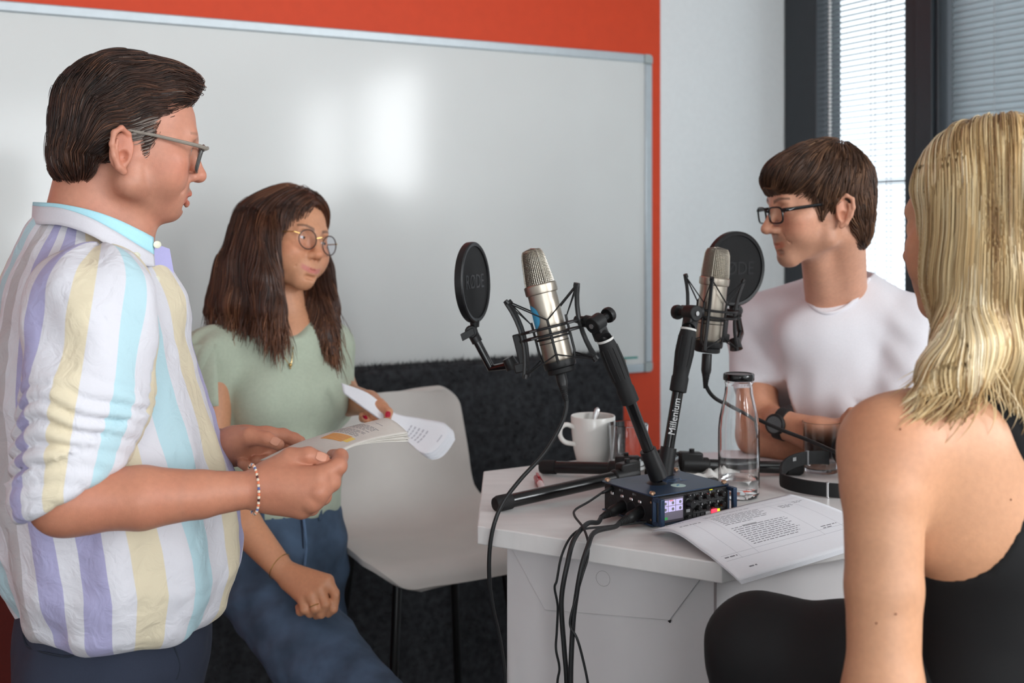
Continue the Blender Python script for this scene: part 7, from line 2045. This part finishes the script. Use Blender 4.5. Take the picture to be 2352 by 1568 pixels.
# ================================================================== the blonde woman seen from behind
def build_blonde():
    D = 1.34
    root = person('blonde woman in a black sleeveless top seen from behind at the right edge', (0.58, 1.25, 0))
    fr = head_frame((-0.64, 0.77, -0.05), (0.0, 0.0, 1), 0.95, (0.066, 0.054, -0.045), P(2116, 592, D + 0.03))
    prm = dict(jaw_w=-0.002, cheek=0.004, nose=-0.003, ear=(-0.012, 0.0755, -0.024))
    S = Sculpt(); head_sculpt(S, fr, prm)
    fw = Vector((-0.62, 0.78, 0)).normalized(); lf = Vector((-fw.y, fw.x, 0))          # her left is towards the viewer and left
    S.cone(fr.pt((-0.03, 0, -0.075)), P(2330, 860, D), 0.050, 0.056, 0.02)
    C = P(2300, 985, D + 0.02)
    ls, rs = P(2045, 1028, 1.25), C - lf * 0.175
    S.cone(P(2325, 950, D), ls, 0.056, 0.047, 0.05); S.cone(P(2325, 905, D), rs, 0.058, 0.05, 0.05)
    ch = [(C + Vector((0, 0, -0.03)), 0.092), (P(2290, 1200, D + 0.02), 0.098), (P(2312, 1430, D + 0.02), 0.078), (P(2290, 1640, D + 0.02), 0.105)]
    for i in range(3): S.cone(ch[i][0], ch[i + 1][0], ch[i][1], ch[i + 1][1], 0.04, flat=(lf, 1.40))
    S.ell(P(2150, 1100, 1.262), (0.075, 0.040, 0.085), 0.05)                             # shoulder blade
    # left arm hanging, forearm forward to the lap
    el = P(2030, 1590, 1.185)
    S.chain([ls, P(2030, 1130, 1.225), P(2030, 1350, 1.205), el], [0.047, 0.0425, 0.039, 0.036], 0.035, 0.008)
    S.chain([el, P(1930, 1720, 1.27), P(1850, 1800, 1.36)], [0.038, 0.034, 0.024], 0.02, 0.008)
    S.cone(P(1850, 1800, 1.36), P(1815, 1815, 1.42), 0.025, 0.020, 0.015)
    for k in range(4):
        a = P(1812 + k * 6, 1812 + k * 3, 1.43); b = a + Vector((-0.02, 0.03, -0.008)); finger(S, [a, b, b + Vector((-0.008, 0.02, -0.012)), b + Vector((-0.004, 0.03, -0.026))], [0.0105, 0.009, 0.008, 0.007], 0.006)
    S.chain([rs, rs + Vector((0.02, 0.05, -0.27)), rs + Vector((-0.12, 0.20, -0.33))], [0.05, 0.038, 0.025], 0.03, 0.008)
    parts = []
    lo, hi = bounds([fr.pt((x, y, z)) for x in (-0.12, 0.14) for y in (-0.095, 0.095) for z in (-0.15, 0.12)], 0.0)
    v, q, *_ = block(S, lo, hi, 0.0028); parts.append((v, q)); zc = lo[2]
    lo2, hi2 = bounds([P(1900, 1000, 1.2), P(2500, 1700, 1.3)], 0.03); lo2[1] = 1.08; hi2[1] = 1.72; hi2[2] = zc + 0.006; lo2[2] = P(0, 1840, 1.3).z; hi2[0] = rs.x + 0.10; lo2[0] = P(1800, 1800, 1.45).x - 0.04
    v, q, *_ = block(S, lo2, hi2, 0.0045); parts.append((v, q))
    v, q = merge(parts)
    base = np.array(srgb(200, 148, 114)[:3])
    col = skin_colors(v, fr, base, dict(blush=0.6))
    r_ = np.clip(1 - np.linalg.norm(v - V3(P(2000, 960, 1.2)), axis=1) / 0.12, 0, 1)[:, None]
    col = col * (1 - r_ * np.array([0.0, 0.10, 0.12])) * (1 + 0.05 * vnoise(v, 30, 23)[:, None])
    for (mx, my) in ((2058, 1410), (2013, 1431), (2322, 1147), (2068, 985)):
        pass
    body = link('body', np_mesh('body', v, q, {'Col': col}), M_skin, root, smooth=False)
    for s in (-1, 1): eyeball(fr, s, root)
    # ---- hair
    H = Sculpt(); e = dict(fr=fr)
    H.ell((-0.016, 0, 0.034), (0.106, 0.092, 0.094), 0.02, **e)
    H.ell((0.116, 0.0, -0.045), (0.090, 0.088, 0.118), 0.015, cut=True, **e)
    H.box((0.105, 0.05, -0.06), (0.100, 0.10, 0.098), 0.0, 0.018, cut=True, **e)
    H.chain([P(2285, 470, 1.34), P(2290, 640, 1.325), P(2305, 790, 1.32), P(2350, 870, 1.285), P(2390, 960, 1.275)], [0.086, 0.082, 0.072, 0.050, 0.028], 0.03, 0.015)
    H.chain([P(2256, 480, 1.325), P(2252, 650, 1.305), P(2226, 780, 1.275), P(2165, 870, 1.235), P(2122, 905, 1.215)], [0.036, 0.038, 0.036, 0.024, 0.008], 0.03, 0.012)
    H.chain([P(2380, 500, 1.36), P(2420, 700, 1.36), P(2430, 900, 1.33), P(2410, 1030, 1.30)], [0.085, 0.080, 0.065, 0.03], 0.03, 0.015)
    H.cone(P(2250, 780, 1.28), P(2215, 868, 1.235), 0.040, 0.018, 0.03)
    lo, hi = bounds([P(2080, 240, 1.3), P(2640, 1100, 1.3)], 0.04); lo[1] = 1.10; hi[1] = 1.60
    fld, l, r = H.field(lo, hi, 0.0042, band=0.05)
    v, q = surface_nets(fld, l, r); vs = v - gradient(fld, l, r, v) * 0.003
    Mh = hair_mat3('blonde_hair', [(0.0, srgb(134, 98, 60)), (0.3, srgb(198, 162, 110)), (0.65, srgb(228, 202, 154)), (1.0, srgb(242, 224, 190))], 0.36)
    def tone(p): return np.clip(0.52 + 0.55 * vnoise(p * np.array([1, 1, 0.16]), 55, 9) + 0.25 * vnoise(p * np.array([1, 1, 0.1]), 120, 10) - 0.25 * np.clip((p[:, 2] - P(0, 340, 1.3).z) / 0.05, 0, 1), 0, 1)
    hair = link('hair', np_mesh('hair', vs, q, {'rnd': tone(v) * 0.85}), Mh, root, smooth=False)
    n = 14000; roots = surface_points(v, q, n, 41)
    def flow(p, s):
        L = fr.loc(p); top = np.clip((L[:, 2] - 0.03) / 0.06, 0, 1)[:, None]
        lat = (np.sign(L[:, 1] + 0.004)[:, None]) * fr.R[:, 1][None, :]
        amp = np.clip((P(0, 620, 1.3).z - p[:, 2]) / 0.15, 0, 1)
        w = amp * 0.55 * np.sin(p[:, 2] * 62 + p[:, 0] * 22 + 1.5 * vnoise(p, 9, 161))
        d = np.array([[0, 0, -1.0]]) + lat * top * 0.9 - fr.R[:, 0][None, :] * 0.5 * top
        return d + np.stack([w, w * 0.3, 0 * w], 1)
    rr = np.random.default_rng(45)
    lev = rr.uniform(-0.003, 0.0015, n) + 0.004 * vnoise(roots * np.array([1, 1, 0.2]), 40, 8)
    paths = comb(fld, l, r, roots, flow, 14, rr.uniform(0.004, 0.010, n), lev)
    free = roots[:, 2] < P(0, 865, 1.26).z + 0.012 * rr.standard_normal(n)
    tt = np.linspace(0, 1, 15)[None, :, None]; L_ = rr.uniform(0.02, 0.06, n)[:, None, None]
    out = np.stack([np.where(roots[:, 0] < P(2260, 900, 1.25).x, rr.normal(-0.6, 0.2, n), rr.normal(0.25, 0.15, n)), rr.normal(0, 0.08, n), np.full(n, -1.0)], 1)[:, None, :]
    ph = 2 * vnoise(roots, 12, 5)[:, None, None]
    hang = roots[:, None, :] + out * tt * L_ + np.array([0.010, 0.003, 0])[None, None, :] * np.sin(tt * 4.0 + ph) * tt
    # keep free ends off the back
    paths = np.where(free[:, None, None], hang, paths)
    rnd = np.clip(tone(roots) + 0.14 * rr.standard_normal(n), 0, 1)
    st = strands('hair_strands', paths, np.array([0.8] + [1] * 9 + [0.9, 0.75, 0.55, 0.35, 0.1]) * 0.0007, rnd, Mh, hair); st['kind'] = 'stuff'
    # ---- black racer-back top
    Mt = mat('black_jersey', srgb(9, 9, 11), 0.85, noise=0.1, nscale=500, bump=0.06, bscale=1200)
    T = Sculpt()
    for i in range(3): T.cone(ch[i][0], ch[i + 1][0], ch[i][1] + 0.005, ch[i + 1][1] + 0.006, 0.04, flat=(lf, 1.40))
    T.ell(P(2165, 1105, 1.25), (0.080, 0.20, 0.105), 0.006, cut=True)
    T.ell(P(2040, 1080, 1.25), (0.085, 0.25, 0.115), 0.01, cut=True)
    T.box((0.6, 1.3, P(0, 1010, D).z + 0.2), (0.6, 0.6, 0.2), 0.0, 0.01, cut=True)
    lo, hi = bounds([P(2040, 980, D), P(2560, 1660, D)], 0.05); lo[1] = 1.10; hi[1] = 1.62
    o, tf, tl, trs = cloth('black_top', T, lo, hi, 0.0052, Mt, root, [(0.003, 14)], 301)
    sf_, sl_, sr_ = S.field(lo2, hi2, 0.006)
    def sp(px, py): return on_ray(sf_, sl_, sr_, px, py, 1.05, 1.6, 0.002)
    m = MB(); path = spline([sp(2205, 888), sp(2262, 905), sp(2320, 960), sp(2350, 1020), sp(2385, 1100), sp(2400, 1180)], 8)
    m.tube(path, 0.0125, 10, squash=((0.5, -0.8, 0.2), 0.32)); m.build('strap', Mt, root)
    # ---- black trousers: thigh raised towards the table
    J = Sculpt()
    hip = P(2270, 1700, 1.36); hip.z = 0.90
    J.cone(hip + Vector((0, 0, 0.08)), hip, 0.11, 0.125, 0.03, flat=(lf, 1.35))
    k1 = P(1748, 1492, 1.42); k2 = P(2010, 1640, 1.66)
    J.chain([hip + lf * 0.09, P(1975, 1562, 1.36), k1], [0.098, 0.088, 0.062], 0.05, 0.02)
    J.cone(k1, (k1.x - 0.05, k1.y + 0.02, 0.36), 0.060, 0.046, 0.035)
    J.chain([hip - lf * 0.08, k2], [0.095, 0.064], 0.05, 0.02)
    J.cone(k2, (k2.x, k2.y + 0.01, 0.36), 0.058, 0.046, 0.035)
    lo, hi = bounds([hip, k1, k2, (k1.x, k1.y, 0.33)], 0.14); hi[0] = hip.x + 0.2
    cloth('trousers', J, lo, hi, 0.0075, mat('black_stretch_cloth', srgb(9, 9, 11), 0.75, noise=0.1, nscale=400), root, [(0.003, 12), (0.0012, 40)], 311)
    for k in (k1, k2):
        x0, y0 = (k.x - 0.035, k.y + 0.02) if k is k1 else (k.x, k.y + 0.01)
        m = MB(); m.tube([(x0, y0, 0.42), (x0, y0, 0.335), (x0 - 0.06, y0 + 0.08, 0.325), (x0 - 0.10, y0 + 0.13, 0.32)], [0.042, 0.042, 0.040, 0.024], 12); m.build('shoe', mat('black_shoe', srgb(22, 22, 23), 0.5), root)
    # moles on the arm
    Mm = mat('mole_brown', srgb(120, 66, 44), 0.6)
    for (mx, my) in ((2058, 1410), (2013, 1431), (2322, 1147), (2068, 985)):
        c = sp(mx, my); m = MB(); m.ball(c, 0.0011, 8); m.build('mole', Mm, root)
    return root
blonde = build_blonde()
